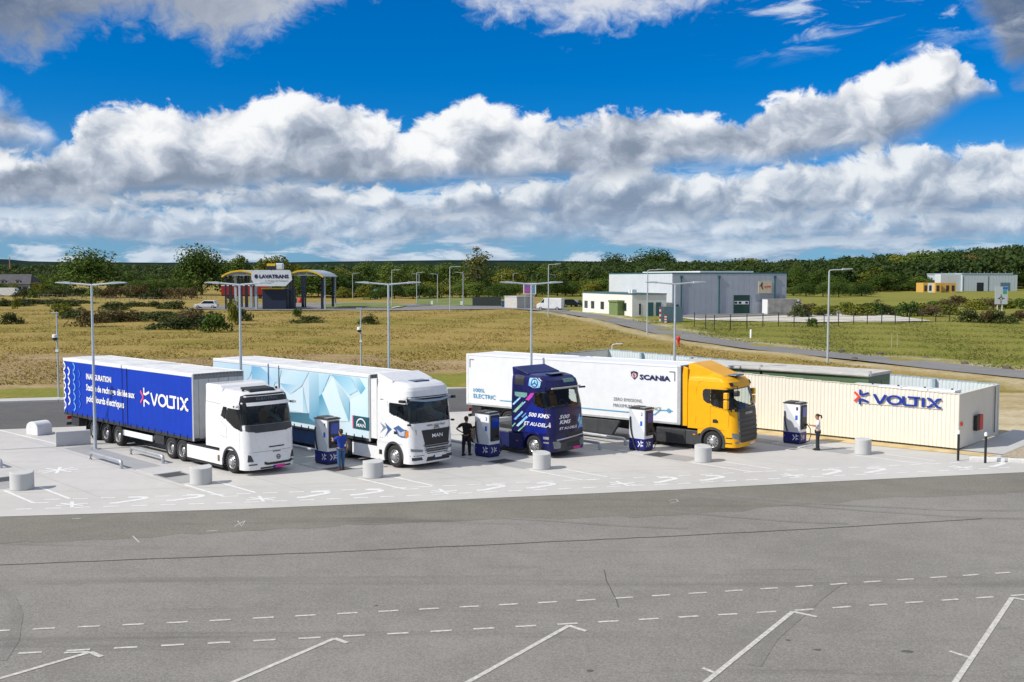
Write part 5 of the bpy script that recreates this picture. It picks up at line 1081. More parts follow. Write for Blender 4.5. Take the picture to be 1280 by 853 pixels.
MB().box(.0, .06, 5.98, 6.12, 0, 2.76).build('corner_trim', M_LINER, comp); MB().tube((.09, 5.3, .3), (.09, 5.3, 2.7), .03).build('downpipe', M_MGREY, comp)
def cw(u, v, off): return (u, -.05-off, v)
symbol(comp, -4.78, 2.24, .38, cw, M_VBLUE, M_VRED, .06, .04, w=.27); voltix(comp, -4.14, -.82, 1.98, 2.44, cw, M_VBLUE, .06, .04, w=.2)
for z in (1.94,): MB().box(-5.0, -.9, -.075, -.05, z, z+.03).build('sign_rail', M_CLAD, comp)
o = MB().box(.04, .22, 2.05, 2.9, .74, 1.5).build('fire_cabinet', M_BLACK, None, bevel=.03); tag(o, 'black fire cabinet with a red door on the compound end wall', 'cabinet')
MB().box(.06, .25, 2.38, 2.92, .74, 1.5).build('cabinet_door', M_RED, o, bevel=.03)
Rm = Matrix.Translation((*F0, 0)) @ Matrix.Rotation(CYW, 4, 'Z'); o.matrix_world = Rm
o = MB().box(.04, .10, .10, .28, 1.18, 1.38).build('alarm_box', M_RED, bevel=.02); o.matrix_world = Rm; tag(o, 'small red alarm box near the corner of the compound', 'alarm box')
def cworld(x, y, z=0): return Rm @ Vector((x, y, z))
# cabinets behind the lettering and two long green transformer housings
for k in range(4):
    q = cworld(-.95-k*1.32, .75); o = thing('equipment_cabinet', 'white equipment cabinet showing over the wall behind the company lettering', 'cabinet', q, CYW, 'white cabinets inside the compound')
    MB().box(-.62, .62, -.45, .45, 0, 2.72).build('cabinet_body', M_WPLA, o, bevel=.02); MB().box(-.64, .64, -.47, .47, 2.72, 2.84).build('lid', M_WPLA, o, bevel=.03); MB().tube((.35, 0, 2.84), (.35, 0, 2.9), .05).build('lifting_eye', M_CHAS, o)
for k, (x0, ln) in enumerate(((-5.0, 6.2), (-11.24, 6.2))):
    q = cworld(x0-ln/2, 2.9); o = thing('transformer_housing', ['sage green transformer housing with a pale flat lid, next to the white cabinets', 'sage green transformer housing with a pale flat lid, behind the yellow tractor'][k], 'transformer', q, CYW)
    zt_ = 3.14; MB().box(-ln/2+.05, ln/2-.05, -1.45, 1.45, 0, zt_).build('housing', M_SAGE, o, bevel=.02); MB().box(-ln/2, ln/2, -1.6, 1.6, zt_, zt_+.16).build('lid', M_LID, o, bevel=.02)
    MB().box(-ln/2-.005, ln/2+.005, -1.606, -1.602, zt_+.03, zt_+.05).build('lid_joint', M_CHAS, o); MB().box(ln/2-.05, ln/2+.05, -1.5, -1.35, zt_+.02, zt_+.3).build('lifting_bracket', M_STEEL, o)
    for yy in (-.7, .7): MB().box(ln/2-.05, ln/2-.03, yy-.5, yy+.5, .2, zt_-.3).build('door', M_SAGE, o)
for k in range(3):
    q = cworld(-18.5-k*1.8, 3.0); o = thing('equipment_cabinet', 'pale grey cabinet deep inside the compound behind the long white trailer', 'cabinet', q, CYW, 'grey cabinets inside the compound'); MB().box(-.7, .7, -.5, .5, 0, 2.5).build('cabinet_body', M_LINER, o, bevel=.02); MB().box(-.72, .72, -.52, .52, 2.5, 2.6).build('lid', M_WPLA, o)
# ground around the compound
M_SAND = mat('sand_strip', (.50, .36, .15), .95, scale=1.2, col2=(.66, .52, .28), bump=.4); M_GRAV = mat('gravel', (.30, .24, .16), .95, scale=6, col2=(.52, .44, .32), bump=.9, bscale=25)
def csheet(name, pts, z, m): return sheet(name, [cworld(*p) for p in pts], z, m)
csheet('compound_floor', [(-25, 0), (0, 0), (0, 6), (-25, 6)], .02, M_GRAV); csheet('sand_strip', [(-25, -1.5), (-14, -1.55), (-6, -1.35), (1.6, -1.0), (1.8, 0), (-25, 0)], .012, M_SAND)
csheet('walkway', [(.0, .1), (2.0, .1), (2.0, 9), (0, 9)], .03, M_CONC); csheet('gravel_bed', [(2.0, -.4), (14, -1.5), (16, 12), (2.0, 14)], .02, M_GRAV)
for k in range(4):
    q = cworld(1.9+k*1.5, -2.0+k*.62); o = MB().box(-.74, .74, -.16, .16, -.02, .16).build('kerb', mat('white_kerb', (.70, .69, .66), .8, var=.06), bevel=.03, loc=q, rz=CYW+.40); tag(o, kind='structure')
for k, (px, py) in enumerate(((1197.5, 576), (1231.5, 579))):
    g = G(px, py); o = thing('bollard', ['black bollard with a white top in front of the compound corner', 'black bollard with a white top beside the walkway of the compound'][k], 'bollard', g, 0)
    MB().tube((0, 0, 0), (0, 0, 1.22), .055, n=12).build('post', M_BLACK, o, smooth=40); MB().lathe([(.066, 1.22), (.066, 1.35), (.04, 1.39), (0, 1.40)], (0, 0, 0), 'z', 12).build('cap', M_PWHITE, o, smooth=40)

# ------------------------------------------------------------------ chargers
M_CHW = mat('charger_white', (.84, .85, .86), .4, var=.02); M_CHG = mat('charger_grey', (.60, .63, .67), .4, var=.03); M_CHB = mat('charger_navy', (.008, .015, .17), .4); M_SCR = mat('screen_blue', (.01, .05, .36), .15); M_CABLE = mat('cable_rubber', (.02, .02, .022), .6); M_RFID = mat('reader_blue', (.02, .14, .55), .4)
def charger(c_, num, label):
    t = thing('charger', label, 'charger', (c_[0], c_[1], .03), BY+.06, 'truck charging posts')
    MB().box(-.45, .45, -.36, .36, .08, 2.0).build('cabinet', M_CHW, t, bevel=.025); MB().box(-.43, .43, -.34, .34, .0, .08).build('plinth', M_BLACK, t)
    MB().box(-.455, .455, -.365, .365, .08, .60).build('lower_band', M_CHB, t, bevel=.02)
    S = lambda u, v, off: (u, -.362-off, v); E_ = lambda u, v, off: (.452+off, u, v)
    flat2d('grey_panel', ([(0, .9), (.1, .9), (.9, .18), (.9, 0), (0, 0)], [(0, 4, 3, 2, 1)]), (-.44, .54, .61, 2.15), S, M_CHG, t, .003)
    lettering(num, (.24, .34, 1.70, 1.86), S, M_CHB, t, .01, .006); patch('card_reader', rect(.20, .32, 1.22, 1.44), S, M_RFID, t, .012, .02)
    for x0, z0 in ((.08, .16), (.26, .16)):
        for sg in (1,): flat2d('logo_mark', strokes([[(0, 0), (.10, .13), (0, .26)], ] if x0 < .2 else [[(.0, .30), (0, .19), (.12, .24)], [(0, .0), (0, .10), (.12, .06)]], .045), (x0, x0+1, z0+.04, z0+1.04), S, M_PWHITE, t, .008)
    flat2d('logo_mark', strokes([[(-.2, .0), (-.1, .13), (-.2, .26)], [(-.02, .26), (.02, .15), (.14, .2)], [(-.02, 0), (.02, .11), (.14, .06)]], .045), (0, 1, .20, 1.20), E_, M_PWHITE, t, .008)
    lettering('+', (-.40, -.36, .36, .41), S, M_PWHITE, t, .01, .008)
    fr_ = MB().box(.45, .52, -.28, .28, .74, 1.94).build('console', M_BLACK, t, bevel=.03); MB().box(.52, .526, -.22, .22, 1.36, 1.84).build('screen', M_SCR, fr_); MB().box(.52, .55, -.2, .2, .80, .9).build('connector_dock', M_DGREY, fr_)
    MB().box(-.48, .48, -.38, .38, 2.0, 2.05).build('roof_plate', M_DGREY, t); MB().box(-.40, .10, -.30, .30, 2.05, 2.11).build('cable_hoist', M_DGREY, t, bevel=.03); MB().box(.12, .44, -.30, .30, 2.05, 2.09).build('fan_cover', M_MGREY, t, bevel=.02)
    MB().path([(-.36, -.39, 1.62), (-.35, -.42, 1.5), (-.32, -.42, 1.1), (-.25, -.41, .75), (-.20, -.40, .62)]+([(-.1, -.44, .3), (.1, -.5, .06)] if num == '2' else []), .035, 8).build('charging_cable', M_CABLE, t, smooth=60)
    # looped cables with plugs on the console side and at the rear
    MB().path([(.50, .1, .92), (.62, .12, .95), (.78, .1, .8), (.84, .08, .5), (.75, .05, .18), (.55, .02, .06), (.40, -.15, .06)], .022, 8).build('charging_cable', M_CABLE, t, smooth=60)
    MB().path([(-.46, .1, .98), (-.56, .1, 1.0), (-.62, .1, .85), (-.60, .1, .5), (-.50, .1, .3)], .022, 8).build('charging_cable', M_CABLE, t, smooth=60)
    MB().tube((.5, .1, .9), (.62, .1, 1.0), .04).build('plug', M_BLACK, t)
    return t
charger((-8.25, 46.15), '4', 'white and navy truck charger with a person in a blue shirt at its screen')
charger((-1.15, 48.05), '3', 'white and navy truck charger numbered 3 behind the navy tractor')
charger((6.22, 49.75), '2', 'white and navy truck charger numbered 2 beside the yellow tractor')
charger((14.2, 51.85), '1', 'white and navy truck charger numbered 1 in front of the cream cladding')

# ------------------------------------------------------------------ people
M_SKIN = mat('skin', (.42, .23, .15), .6, var=.06)
def skinned(name, J, E_, m, par, root, sub=2):
    me = bpy.data.meshes.new(name); bm = bmesh.new(); lay = bm.verts.layers.skin.verify(); vs = {}
    for k, (co, r) in J.items():
        v = bm.verts.new(co); r = r if isinstance(r, tuple) else (r, r); v[lay].radius = r; v[lay].use_root = (k == root); vs[k] = v
    for a, b in E_: bm.edges.new((vs[a], vs[b]))
    bm.to_mesh(me); bm.free(); o = mobj(name, me, m, par)
    md = o.modifiers.new('skin', 'SKIN'); md.use_smooth_shade = True; md.branch_smoothing = .4
    sb = o.modifiers.new('sub', 'SUBSURF'); sb.levels = sub; sb.render_levels = sub; return o
def ell(c_, r, n=14, m=9, zmin=-1):
    mb = MB(); prof = [(math.cos(a), math.sin(a)) for a in np.linspace(-math.pi/2, math.pi/2, m)]
    v = []; 
    for cr, sz in prof:
        for i in range(n): t = 2*math.pi*i/n; v.append((c_[0]+r[0]*cr*math.cos(t), c_[1]+r[1]*cr*math.sin(t), c_[2]+r[2]*max(zmin, sz)))
    f = [(j*n+i, j*n+(i+1) % n, (j+1)*n+(i+1) % n, (j+1)*n+i) for j in range(m-1) for i in range(n)]; mb.add(v, f); return mb
def person(loc, yaw, h, label, arms, shirt, trousers, hair, shoe, pony=False, stance=(.10, .0), belly=1.0, headtilt=0.0):
    """faces local +y; arms = {'L': (elbow, wrist, hand dir), 'R': ...} in metres for a 1.75 m body"""
    t = thing('person', label, 'person', loc, yaw); k = h/1.75; t.scale = (k, k, k)
    hw = .19; J = {}; E_ = []
    J['pel'] = ((0, 0, .95), (.14, .11)); J['waist'] = ((0, 0, 1.10), (.13*belly, .10*belly)); J['chest'] = ((0, .0, 1.30), (.15, .11)); J['neckb'] = ((0, 0, 1.44), (.085, .07)); J['neck'] = ((0, .01, 1.51), .055); J['headl'] = ((0, .03+headtilt*.3, 1.57), (.08, .095)); J['headm'] = ((0, .03+headtilt*.6, 1.66), (.10, .12)); J['top'] = ((0, .02+headtilt, 1.75), (.075, .085))
    E_ += [('pel', 'waist'), ('waist', 'chest'), ('chest', 'neckb'), ('neckb', 'neck'), ('neck', 'headl'), ('headl', 'headm'), ('headm', 'top')]
    for s, n in ((-1, 'L'), (1, 'R')):
        el_, wr, hd = arms[n]; sh = Vector((s*.185, 0, 1.42)); el_ = Vector(el_); wr = Vector(wr); hd = Vector(hd).normalized()
        J['sh'+n] = (tuple(sh), .06); J['el'+n] = (tuple(el_), .043); J['wr'+n] = (tuple(wr), .027); J['pa'+n] = (tuple(wr+hd*.07), (.022, .036)); E_ += [('chest', 'sh'+n), ('sh'+n, 'el'+n), ('el'+n, 'wr'+n), ('wr'+n, 'pa'+n)]
        side = hd.cross(Vector((0, 0, 1))); side = side.normalized() if side.length > .1 else Vector((0, 1, 0)); bend = hd.cross(side)
        for q, (o_, ln) in enumerate(((-.030, .066), (-.010, .076), (.010, .072), (.030, .056))):
            a = wr+hd*.095+side*o_; b = a+hd*ln*.55+bend*.012; c_ = b+hd*ln*.4+bend*.03; J[f'f{n}{q}a'] = (tuple(b), .0095); J[f'f{n}{q}b'] = (tuple(c_), .008); E_ += [('pa'+n, f'f{n}{q}a'), (f'f{n}{q}a', f'f{n}{q}b')]
        a = wr+hd*.05-side*.05; J[f't{n}'] = (tuple(a+hd*.03), .010); E_.append(('wr'+n, f't{n}'))
        hx = s*stance[0]; J['hip'+n] = ((s*.09, 0, .90), .085); J['kn'+n] = ((hx, .01, .50), .055); J['an'+n] = ((hx, s*stance[1], .09), .038); J['to'+n] = ((hx+s*.02, s*stance[1]+.14, .035), .032); E_ += [('pel', 'hip'+n), ('hip'+n, 'kn'+n), ('kn'+n, 'an'+n), ('an'+n, 'to'+n)]
    skinned('body', J, E_, M_SKIN, t, 'pel')
    # clothes: close-fitting shells over the body
    Js = {q: J[q] for q in ('pel', 'waist', 'chest', 'neckb')}; Js = {q: (c_, (r[0]*1.16, r[1]*1.2)) for q, (c_, r) in Js.items()}; Js['pel'] = ((0, 0, .90), (.185, .15)); Js['waist'] = ((0, 0, 1.10), (.165*belly, .13*belly)); Js['chest'] = ((0, 0, 1.32), (.185, .14)); Js['neckb'] = ((0, 0, 1.475), (.10, .085)); Es = [('pel', 'waist'), ('waist', 'chest'), ('chest', 'neckb')]
    for n in 'LR':
        sh = Vector(J['sh'+n][0]); e = Vector(J['el'+n][0]); Js['sh'+n] = (tuple(sh), .085); Js['sl'+n] = (tuple(sh+(e-sh)*.72), .07); Es += [('chest', 'sh'+n), ('sh'+n, 'sl'+n)]
    skinned('shirt', Js, Es, shirt, t, 'chest')
    Jt = {'pel': ((0, 0, 1.0), (.15, .125))}; Et = []
    for n in 'LR':
        Jt['hip'+n] = (J['hip'+n][0], .115); kx = Vector(J['kn'+n][0]); Jt['kn'+n] = (tuple(kx), .085); a = Vector(J['an'+n][0]); Jt['an'+n] = ((a.x, a.y, .10), .066); Et += [('pel', 'hip'+n), ('hip'+n, 'kn'+n), ('kn'+n, 'an'+n)]
    skinned('trousers', Jt, Et, trousers, t, 'pel')
    for s in (-1, 1):
        hx = s*stance[0]; y0 = s*stance[1]; mb = MB(); mb.prism([(y0-.09, 0), (y0+.20, 0), (y0+.21, .04), (y0+.10, .085), (y0+.03, .12), (y0-.08, .12)], 'yz', hx-.048, hx+.048); mb.build('shoe', shoe, t, bevel=.02)
        ell((s*.082, .02+headtilt*.6, 1.645), (.014, .022, .034)).build('ear', M_SKIN, t, smooth=80); ell((s*.032, .112+headtilt*.6, 1.66), (.012, .01, .009)).build('eye', M_BLACK, t, smooth=80)
    ell((0, .125+headtilt*.6, 1.63), (.014, .022, .024)).build('nose', M_SKIN, t, smooth=80); ell((0, .108+headtilt*.6, 1.592), (.026, .012, .007)).build('mouth', mat('lips', (.34, .12, .10), .6), t, smooth=80)
    hc = (0, -.005+headtilt*.8, 1.685); hr = ell(hc, (.098, .115, .10), zmin=-.25).build('hair', hair, t, smooth=80)
    if pony: MB().path([(0, -.10+headtilt, 1.70), (0, -.17+headtilt, 1.70), (0, -.20+headtilt, 1.60), (0, -.17+headtilt, 1.50)], [.03, .042, .036, .012], 8).build('ponytail', hair, t, smooth=80)
    else: ell((0, -.045+headtilt*.8, 1.635), (.082, .06, .075)).build('hair_back', hair, t, smooth=80)
    return t
M_HBROWN = mat('brown_hair', (.035, .022, .014), .7, var=.3, scale=20); M_JEANS = mat('blue_jeans', (.035, .10, .22), .8, var=.2, scale=8); M_BTEE = mat('blue_shirt', (.008, .045, .34), .8, var=.1); M_KTEE = mat('black_clothes', (.008, .008, .009), .85, var=.3); M_WTEE = mat('white_shirt', (.72, .72, .76), .8, var=.05); M_NTR = mat('dark_trousers', (.018, .022, .034), .85, var=.2)
g = G(426.5, 587.5); person((g.x, g.y, 0), .62, 1.76, 'person in a royal blue shirt and jeans tapping the charger screen', {'L': ((-.30, .22, 1.24), (-.16, .44, 1.32), (.1, 1, .1)), 'R': ((.26, -.03, 1.13), (.27, .02, .88), (0, .1, -1))}, M_BTEE, M_JEANS, M_HBROWN, mat('brown_shoe', (.09, .04, .025), .6), stance=(.10, .05))
g = G(583, 570); o = person((g.x, g.y, 0), -.35, 1.84, 'person in black with one hand on the hip beside the numbered 3 charger', {'L': ((-.46, -.06, 1.20), (-.24, .03, 1.04), (1, .25, -.3)), 'R': ((.28, .02, 1.13), (.29, .10, .90), (0, .3, -1))}, M_KTEE, mat('black_jeans', (.012, .012, .014), .85), M_HBROWN, M_BLACK, stance=(.14, .03), belly=1.12)
MB().prism([(-.16, 1.0), (.16, 1.0), (.19, .62), (-.19, .62)], 'xz', .10, .14).build('apron', M_KTEE, o)
g = G(1022, 563); o = person((g.x, g.y, 0), 1.35, 1.74, 'person in a white shirt and dark trousers looking down at a phone', {'L': ((-.24, .04, 1.16), (-.13, .27, 1.20), (.3, 1, .2)), 'R': ((.24, .04, 1.16), (.10, .29, 1.20), (-.3, 1, .2))}, M_WTEE, M_NTR, M_HBROWN, M_BLACK, pony=True, stance=(.08, .03), headtilt=.035)
b = MB().box(-.04, .04, -.008, .008, -.075, .075).build('phone', M_BLACK, bevel=.006); b.matrix_world = Matrix.Translation((g.x, g.y, 0)) @ Matrix.Rotation(1.35, 4, 'Z') @ Matrix.Translation((-.01, .40, 1.25)) @ Matrix.Rotation(-.6, 4, 'X'); tag(b, 'black phone held by the person in the white shirt', 'phone')

# ------------------------------------------------------------------ vegetation
def leaf_mat(name, dark, light, by_obj=True, autumn=None):
    m = bpy.data.materials.new(name); m.use_nodes = True; nt = m.node_tree; b = nt.nodes['Principled BSDF']; out = nt.nodes['Material Output']; b.inputs['Roughness'].default_value = .7; b.inputs['Specular IOR Level'].default_value = .15
    tcn = nt.nodes.new('ShaderNodeTexCoord'); gi = nt.nodes.new('ShaderNodeNewGeometry'); oi = nt.nodes.new('ShaderNodeObjectInfo')
    n1 = noise(nt, tcn.outputs['Object'], .55 if by_obj else .05, 4, .65); rnd = NX(nt, gi.outputs['Random Per Island']); orn = NX(nt, oi.outputs['Random'])
    f = ((n1-.5)*(1.3 if by_obj else 1.0)+(rnd-.5)*(.7 if by_obj else .45)+((orn-.5)*.7 if by_obj else 0.0)+.5).clamp()
    colr = mixcol(nt, f, dark, light)
    if autumn: colr = mixcol(nt, ((noise(nt, tcn.outputs['Object'], .021, 3, .6)-.62)*6).clamp()*.12, colr, autumn)
    nt.links.new(colr, b.inputs['Base Color'])
    tr = nt.nodes.new('ShaderNodeBsdfTranslucent'); nt.links.new(colr, tr.inputs[0]); mx = nt.nodes.new('ShaderNodeMixShader'); mx.inputs[0].default_value = .25
    nt.links.new(b.outputs[0], mx.inputs[1]); nt.links.new(tr.outputs[0], mx.inputs[2]); nt.links.new(mx.outputs[0], out.inputs[0]); return m
M_OAK = leaf_mat('oak_leaves', (.028, .056, .010), (.105, .160, .026)); M_GRN = leaf_mat('green_leaves', (.046, .086, .014), (.150, .205, .036)); M_YLG = leaf_mat('yellow_green_leaves', (.085, .105, .012), (.25, .25, .035)); M_AUT = leaf_mat('autumn_leaves', (0.091, 0.065, 0.023), (0.221, 0.137, 0.039)); M_SPR = leaf_mat('sparse_leaves', (.10, .11, .03), (.22, .21, .07))
M_FOREST = leaf_mat('forest_leaves', (.022, .046, .012), (.080, .118, .026), False, (.10, .075, .02)); M_FAR = leaf_mat('far_forest_leaves', (.034, .062, .020), (.095, .135, .042), False); M_BARK = mat('bark', (.07, .055, .04), .9, var=.3, scale=4); M_BRAM = leaf_mat('bramble_leaves', (.026, .046, .012), (.095, .110, .032))
def crown_arrays(seed, r, nb, nl, ls, skirt=.35, inner=.25, lobe=.42):
    """leaf-sized quads spread over lobes inside an ellipsoid of radii r, centred at the origin"""
    g = np.random.default_rng(seed); r = np.array(r, float)
    d = g.normal(size=(nb, 3)); d /= np.linalg.norm(d, axis=1)[:, None]; d[:, 2] = np.where(d[:, 2] < -.75, -d[:, 2]*.5, d[:, 2])
    cen = d*(g.uniform(.35, .80, nb)[:, None])*r; rad = g.uniform(lobe*.65, lobe*1.15, nb)*r.min()
    i = g.integers(0, nb, nl); u = g.normal(size=(nl, 3)); u /= np.linalg.norm(u, axis=1)[:, None]
    rr = rad[i]*np.where(g.random(nl) < inner, g.uniform(.3, .9, nl), g.uniform(.85, 1.12, nl))
    p = cen[i]+u*rr[:, None]*np.array([1, 1, .85]); p[:, 2] = np.maximum(p[:, 2], -r[2]*(.97+.06*g.random(nl)))
    p[:, :2] *= (1+skirt*np.clip(-p[:, 2]/r[2]+.15, 0, 1))[:, None]
    n = u+g.normal(size=(nl, 3))*.55+np.array([0, 0, .35]); n /= np.linalg.norm(n, axis=1)[:, None]
    a = np.cross(n, g.normal(size=(nl, 3))); a /= np.linalg.norm(a, axis=1)[:, None]; b = np.cross(n, a); s = ls*g.uniform(.6, 1.4, nl)[:, None]
    return np.stack([p-a*s*.5-b*s*.3, p+a*s*.5-b*s*.42, p+a*s*.42+b*s*.45, p-a*s*.45+b*s*.38], 1)      # (nl,4,3)
def quads_mesh(name, Q):
    n = len(Q); me = bpy.data.meshes.new(name); me.vertices.add(n*4); me.vertices.foreach_set('co', Q.reshape(-1).astype(np.float32)); me.loops.add(n*4); me.loops.foreach_set('vertex_index', np.arange(n*4, dtype=np.int32)); me.polygons.add(n); me.polygons.foreach_set('loop_start', np.arange(0, n*4, 4, dtype=np.int32)); me.update(calc_edges=True); return me
def tree_proto(seed, h, rw, m, nl=1700, ls=.55, nb=26, trunk=.03, lobe=.42, label='', inner=.25, skirt=.6):
    t = thing('tree', label, 'tree'); ch = h*(1-trunk); Q = crown_arrays(seed, (rw, rw, ch/2), nb, nl, ls, lobe=lobe, inner=inner, skirt=skirt); Q[..., 2] += h-ch/2-(.24*h if trunk == 0 else .05*h); Q[..., 2] *= (1.3 if trunk == 0 else 1.05)
    mobj('crown', quads_mesh('crown', Q), m, t); g = random.Random(seed); mb = MB(); mb.tube((0, 0, -.5), (0, 0, h*.5), h*.022+.08, h*.012+.04, 8)
    for k in range(5):
        a = g.uniform(0, 6.28); z = h*g.uniform(.22, .45); mb.tube((0, 0, z), (math.cos(a)*rw*.6, math.sin(a)*rw*.6, z+h*g.uniform(.15, .35)), h*.010+.03, .03, 6)
    mb.build('trunk', M_BARK, t); t['h'] = h; return t
PRO = {'oak': [tree_proto(s, 14, 6.6, M_OAK, 6500, .40, 44) for s in (1, 2, 3)], 'grn': [tree_proto(s, 13, 5.4, M_GRN, 4600, .40, 36) for s in (4, 5, 6)], 'ylg': [tree_proto(s, 11, 4.6, M_YLG, 3600, .38, 32) for s in (7, 8)], 'aut': [tree_proto(9, 12, 3.8, M_AUT, 2800, .38, 28)], 'spr': [tree_proto(10, 18, 4.2, M_SPR, 1300, .42, 34, .2, .34)], 'bush': [tree_proto(s, 3.2, 2.4, M_BRAM, 1100, .24, 20, .0, .5, skirt=.75) for s in (11, 12)], 'ybush': [tree_proto(13, 3.2, 2.4, M_YLG, 1100, .24, 20, .0, .5, skirt=.75)], 'abush': [tree_proto(14, 3.2, 2.6, leaf_mat('dry_bush_leaves', (.07, .055, .02), (.16, .12, .05)), 900, .22, 20, .0, .5, skirt=.75)], 'gbush': [tree_proto(15, 3.0, 2.3, M_GRN, 1100, .24, 20, .0, .5, skirt=.75)]}
used = set(); TREES = 0
def plant(kind, px, pb, ptop, wpx=None, label='', group='', depth=None, cat=None):
    g = GT(px, pb) if depth is None else at_depth(px, depth); d = ray(px, ptop); h = max(.6, (CH+d[2]*g.y/d[1]-g.z)*1.06)
    pr = PRO[kind][random.randrange(len(PRO[kind]))]; s = h/pr['h']; sw = s
    if wpx: sw = (wpx*g.y/FPX)/(2*{'oak': 6.6, 'grn': 5.4, 'ylg': 4.6, 'aut': 3.8, 'spr': 4.2, 'bush': 2.4, 'ybush': 2.4, 'abush': 2.6, 'gbush': 2.3}[kind])*1.12
    o = dup(pr, g, random.uniform(0, 6.28), label, group, (sw, sw, s)); o.name = 'bush' if 'bush' in kind else 'tree'; o['category'] = cat or ('bush' if 'bush' in kind else 'tree')
    if 'h' in o: del o['h']
    return o
# trees one can single out
plant('oak', 114, 368, 314, 74, 'broad dark green oak behind a double arm lamp post on the open field', 'field trees')
plant('oak', 252, 369, 309, 58, 'tall dark oak between the brown thicket and the wash canopy', 'field trees')
plant('grn', 296, 366, 316, 36, 'loose grey green tree just left behind the wash canopy', 'field trees')
plant('ylg', 345, 366, 318, 50, 'yellowish green tree rising over the wash sign', 'field trees')
plant('oak', 405, 372, 338, 62, 'dark oak shading the right wing of the wash canopy', 'field trees')
plant('oak', 430, 371, 343, 50, 'low dark oak beside the lawn mound', 'field trees'); plant('oak', 380, 371, 340, 44, 'low dark oak seen under the right canopy wing', 'field trees')
plant('spr', 597, 372, 309, 36, 'tall thin leaved poplar standing above the hedge line', 'field trees')
plant('oak', 818, 352, 313, 60, 'big dark oak standing above the warehouse roof', 'forest edge trees'); plant('oak', 768, 352, 318, 36, 'rounded dark oak over the left end of the warehouse', 'forest edge trees')
plant('ylg', 942, 356, 323, 54, 'yellow green tree behind the right half of the warehouse roof', 'forest edge trees'); plant('oak', 995, 366, 330, 22, 'narrow dark tree at the right end of the warehouse', 'forest edge trees')
plant('aut', 1211, 355, 318, 26, 'reddish brown tree before the dark forest above the white hall', 'forest edge trees'); plant('aut', 993, 358, 328, 16, 'russet slim tree beside the right end of the warehouse', 'forest edge trees')
for x, b, tp, w, k in ((1078, 357, 322, 44, 'grn'), (1120, 358, 319, 44, 'ylg'), (1145, 358, 313, 52, 'grn'), (1058, 362, 330, 34, 'grn'), (1022, 364, 338, 38, 'oak'), (1236, 356, 321, 36, 'grn'), (1260, 357, 322, 40, 'ylg'), (1285, 357, 318, 40, 'ylg'), (1180, 356, 314, 44, 'oak'), (1098, 364, 335, 40, 'ylg'), (1310, 357, 316, 44, 'grn')):
    plant(k, x, b, tp, w, {'grn': 'mid green tree at the edge of the dark hillside forest', 'ylg': 'light yellow green tree at the edge of the dark hillside forest', 'oak': 'dark green tree at the edge of the hillside forest', 'aut': 'brownish tree right of the warehouse before the forest'}[k], 'hillside forest edge trees')
rs = random.Random(5)
def row(x0, x1, step, b0, b1, t0, t1, w, kinds, label, group):
    x = x0
    while x < x1:
        k = rs.choice(kinds); plant(k, x+rs.uniform(-3, 3), rs.uniform(b0, b1), rs.uniform(t0, t1), rs.uniform(*w), label.format({'oak': 'dark green', 'grn': 'mid green', 'ylg': 'yellow green', 'aut': 'brownish', 'bush': 'dark green', 'ybush': 'yellowish', 'abush': 'dry brownish', 'gbush': 'bright green'}[k]), group); x += step*rs.uniform(.8, 1.2)
row(-8, 80, 15, 361, 366, 342, 349, (18, 28), ['grn', 'oak', 'ylg'], '{} tree in the wood behind the grey roofed house', 'trees behind the house')
row(150, 235, 14, 362, 366, 341, 349, (18, 26), ['grn', 'oak', 'grn'], '{} tree in the tree belt between the two lone oaks', 'trees between the oaks')
row(300, 400, 17, 360, 365, 330, 340, (24, 34), ['grn', 'oak', 'ylg'], '{} tree in the belt behind the wash canopy', 'trees behind the wash canopy')
row(425, 640, 17, 361, 367, 326, 341, (26, 40), ['grn', 'oak', 'grn', 'ylg'], '{} tree in the belt behind the far street lamps', 'trees behind the far street lamps')
row(440, 630, 16, 368, 372, 350, 359, (18, 30), ['grn', 'ylg', 'oak'], '{} small tree along the hedge before the far street lamps', 'hedge trees by the far street lamps')
row(640, 765, 15, 360, 364, 326, 340, (26, 36), ['grn', 'ylg', 'oak'], '{} tree in the belt behind the billboard', 'trees behind the billboard')
row(690, 765, 14, 364, 366, 349, 356, (18, 28), ['ylg', 'grn'], '{} low tree behind the office wing of the warehouse', 'low trees behind the office wing')
row(990, 1090, 18, 369, 372, 352, 358, (22, 30), ['oak', 'oak', 'grn'], '{} low tree beyond the fenced yard', 'low trees beyond the yard')
row(-10, 84, 9, 367, 371, 350, 357, (16, 26), ['grn', 'oak', 'grn', 'ylg'], '{} tree in the front rank of the wood behind the house', 'front rank trees behind the house')
row(150, 245, 10, 366, 371, 347, 356, (18, 28), ['grn', 'oak', 'grn'], '{} tree in the front rank between the two lone oaks', 'front rank trees between the oaks')
row(420, 645, 9, 371, 375, 351, 361, (18, 30), ['grn', 'ylg', 'oak', 'grn'], '{} hedge tree standing behind the lawn of the wash', 'hedge trees behind the lawn')
row(645, 770, 9, 368, 371, 345, 357, (18, 30), ['grn', 'ylg', 'oak'], '{} tree in the front rank behind the billboard and hut', 'front rank trees behind the hut')
row(300, 420, 10, 368, 372, 345, 356, (20, 30), ['oak', 'grn'], '{} tree in the shade behind the wash columns', 'trees behind the wash columns')
row(985, 1170, 10, 362, 366, 340, 352, (24, 36), ['grn', 'oak', 'ylg', 'grn', 'oak'], '{} tree in the lower edge of the hillside forest', 'lower hillside edge trees')
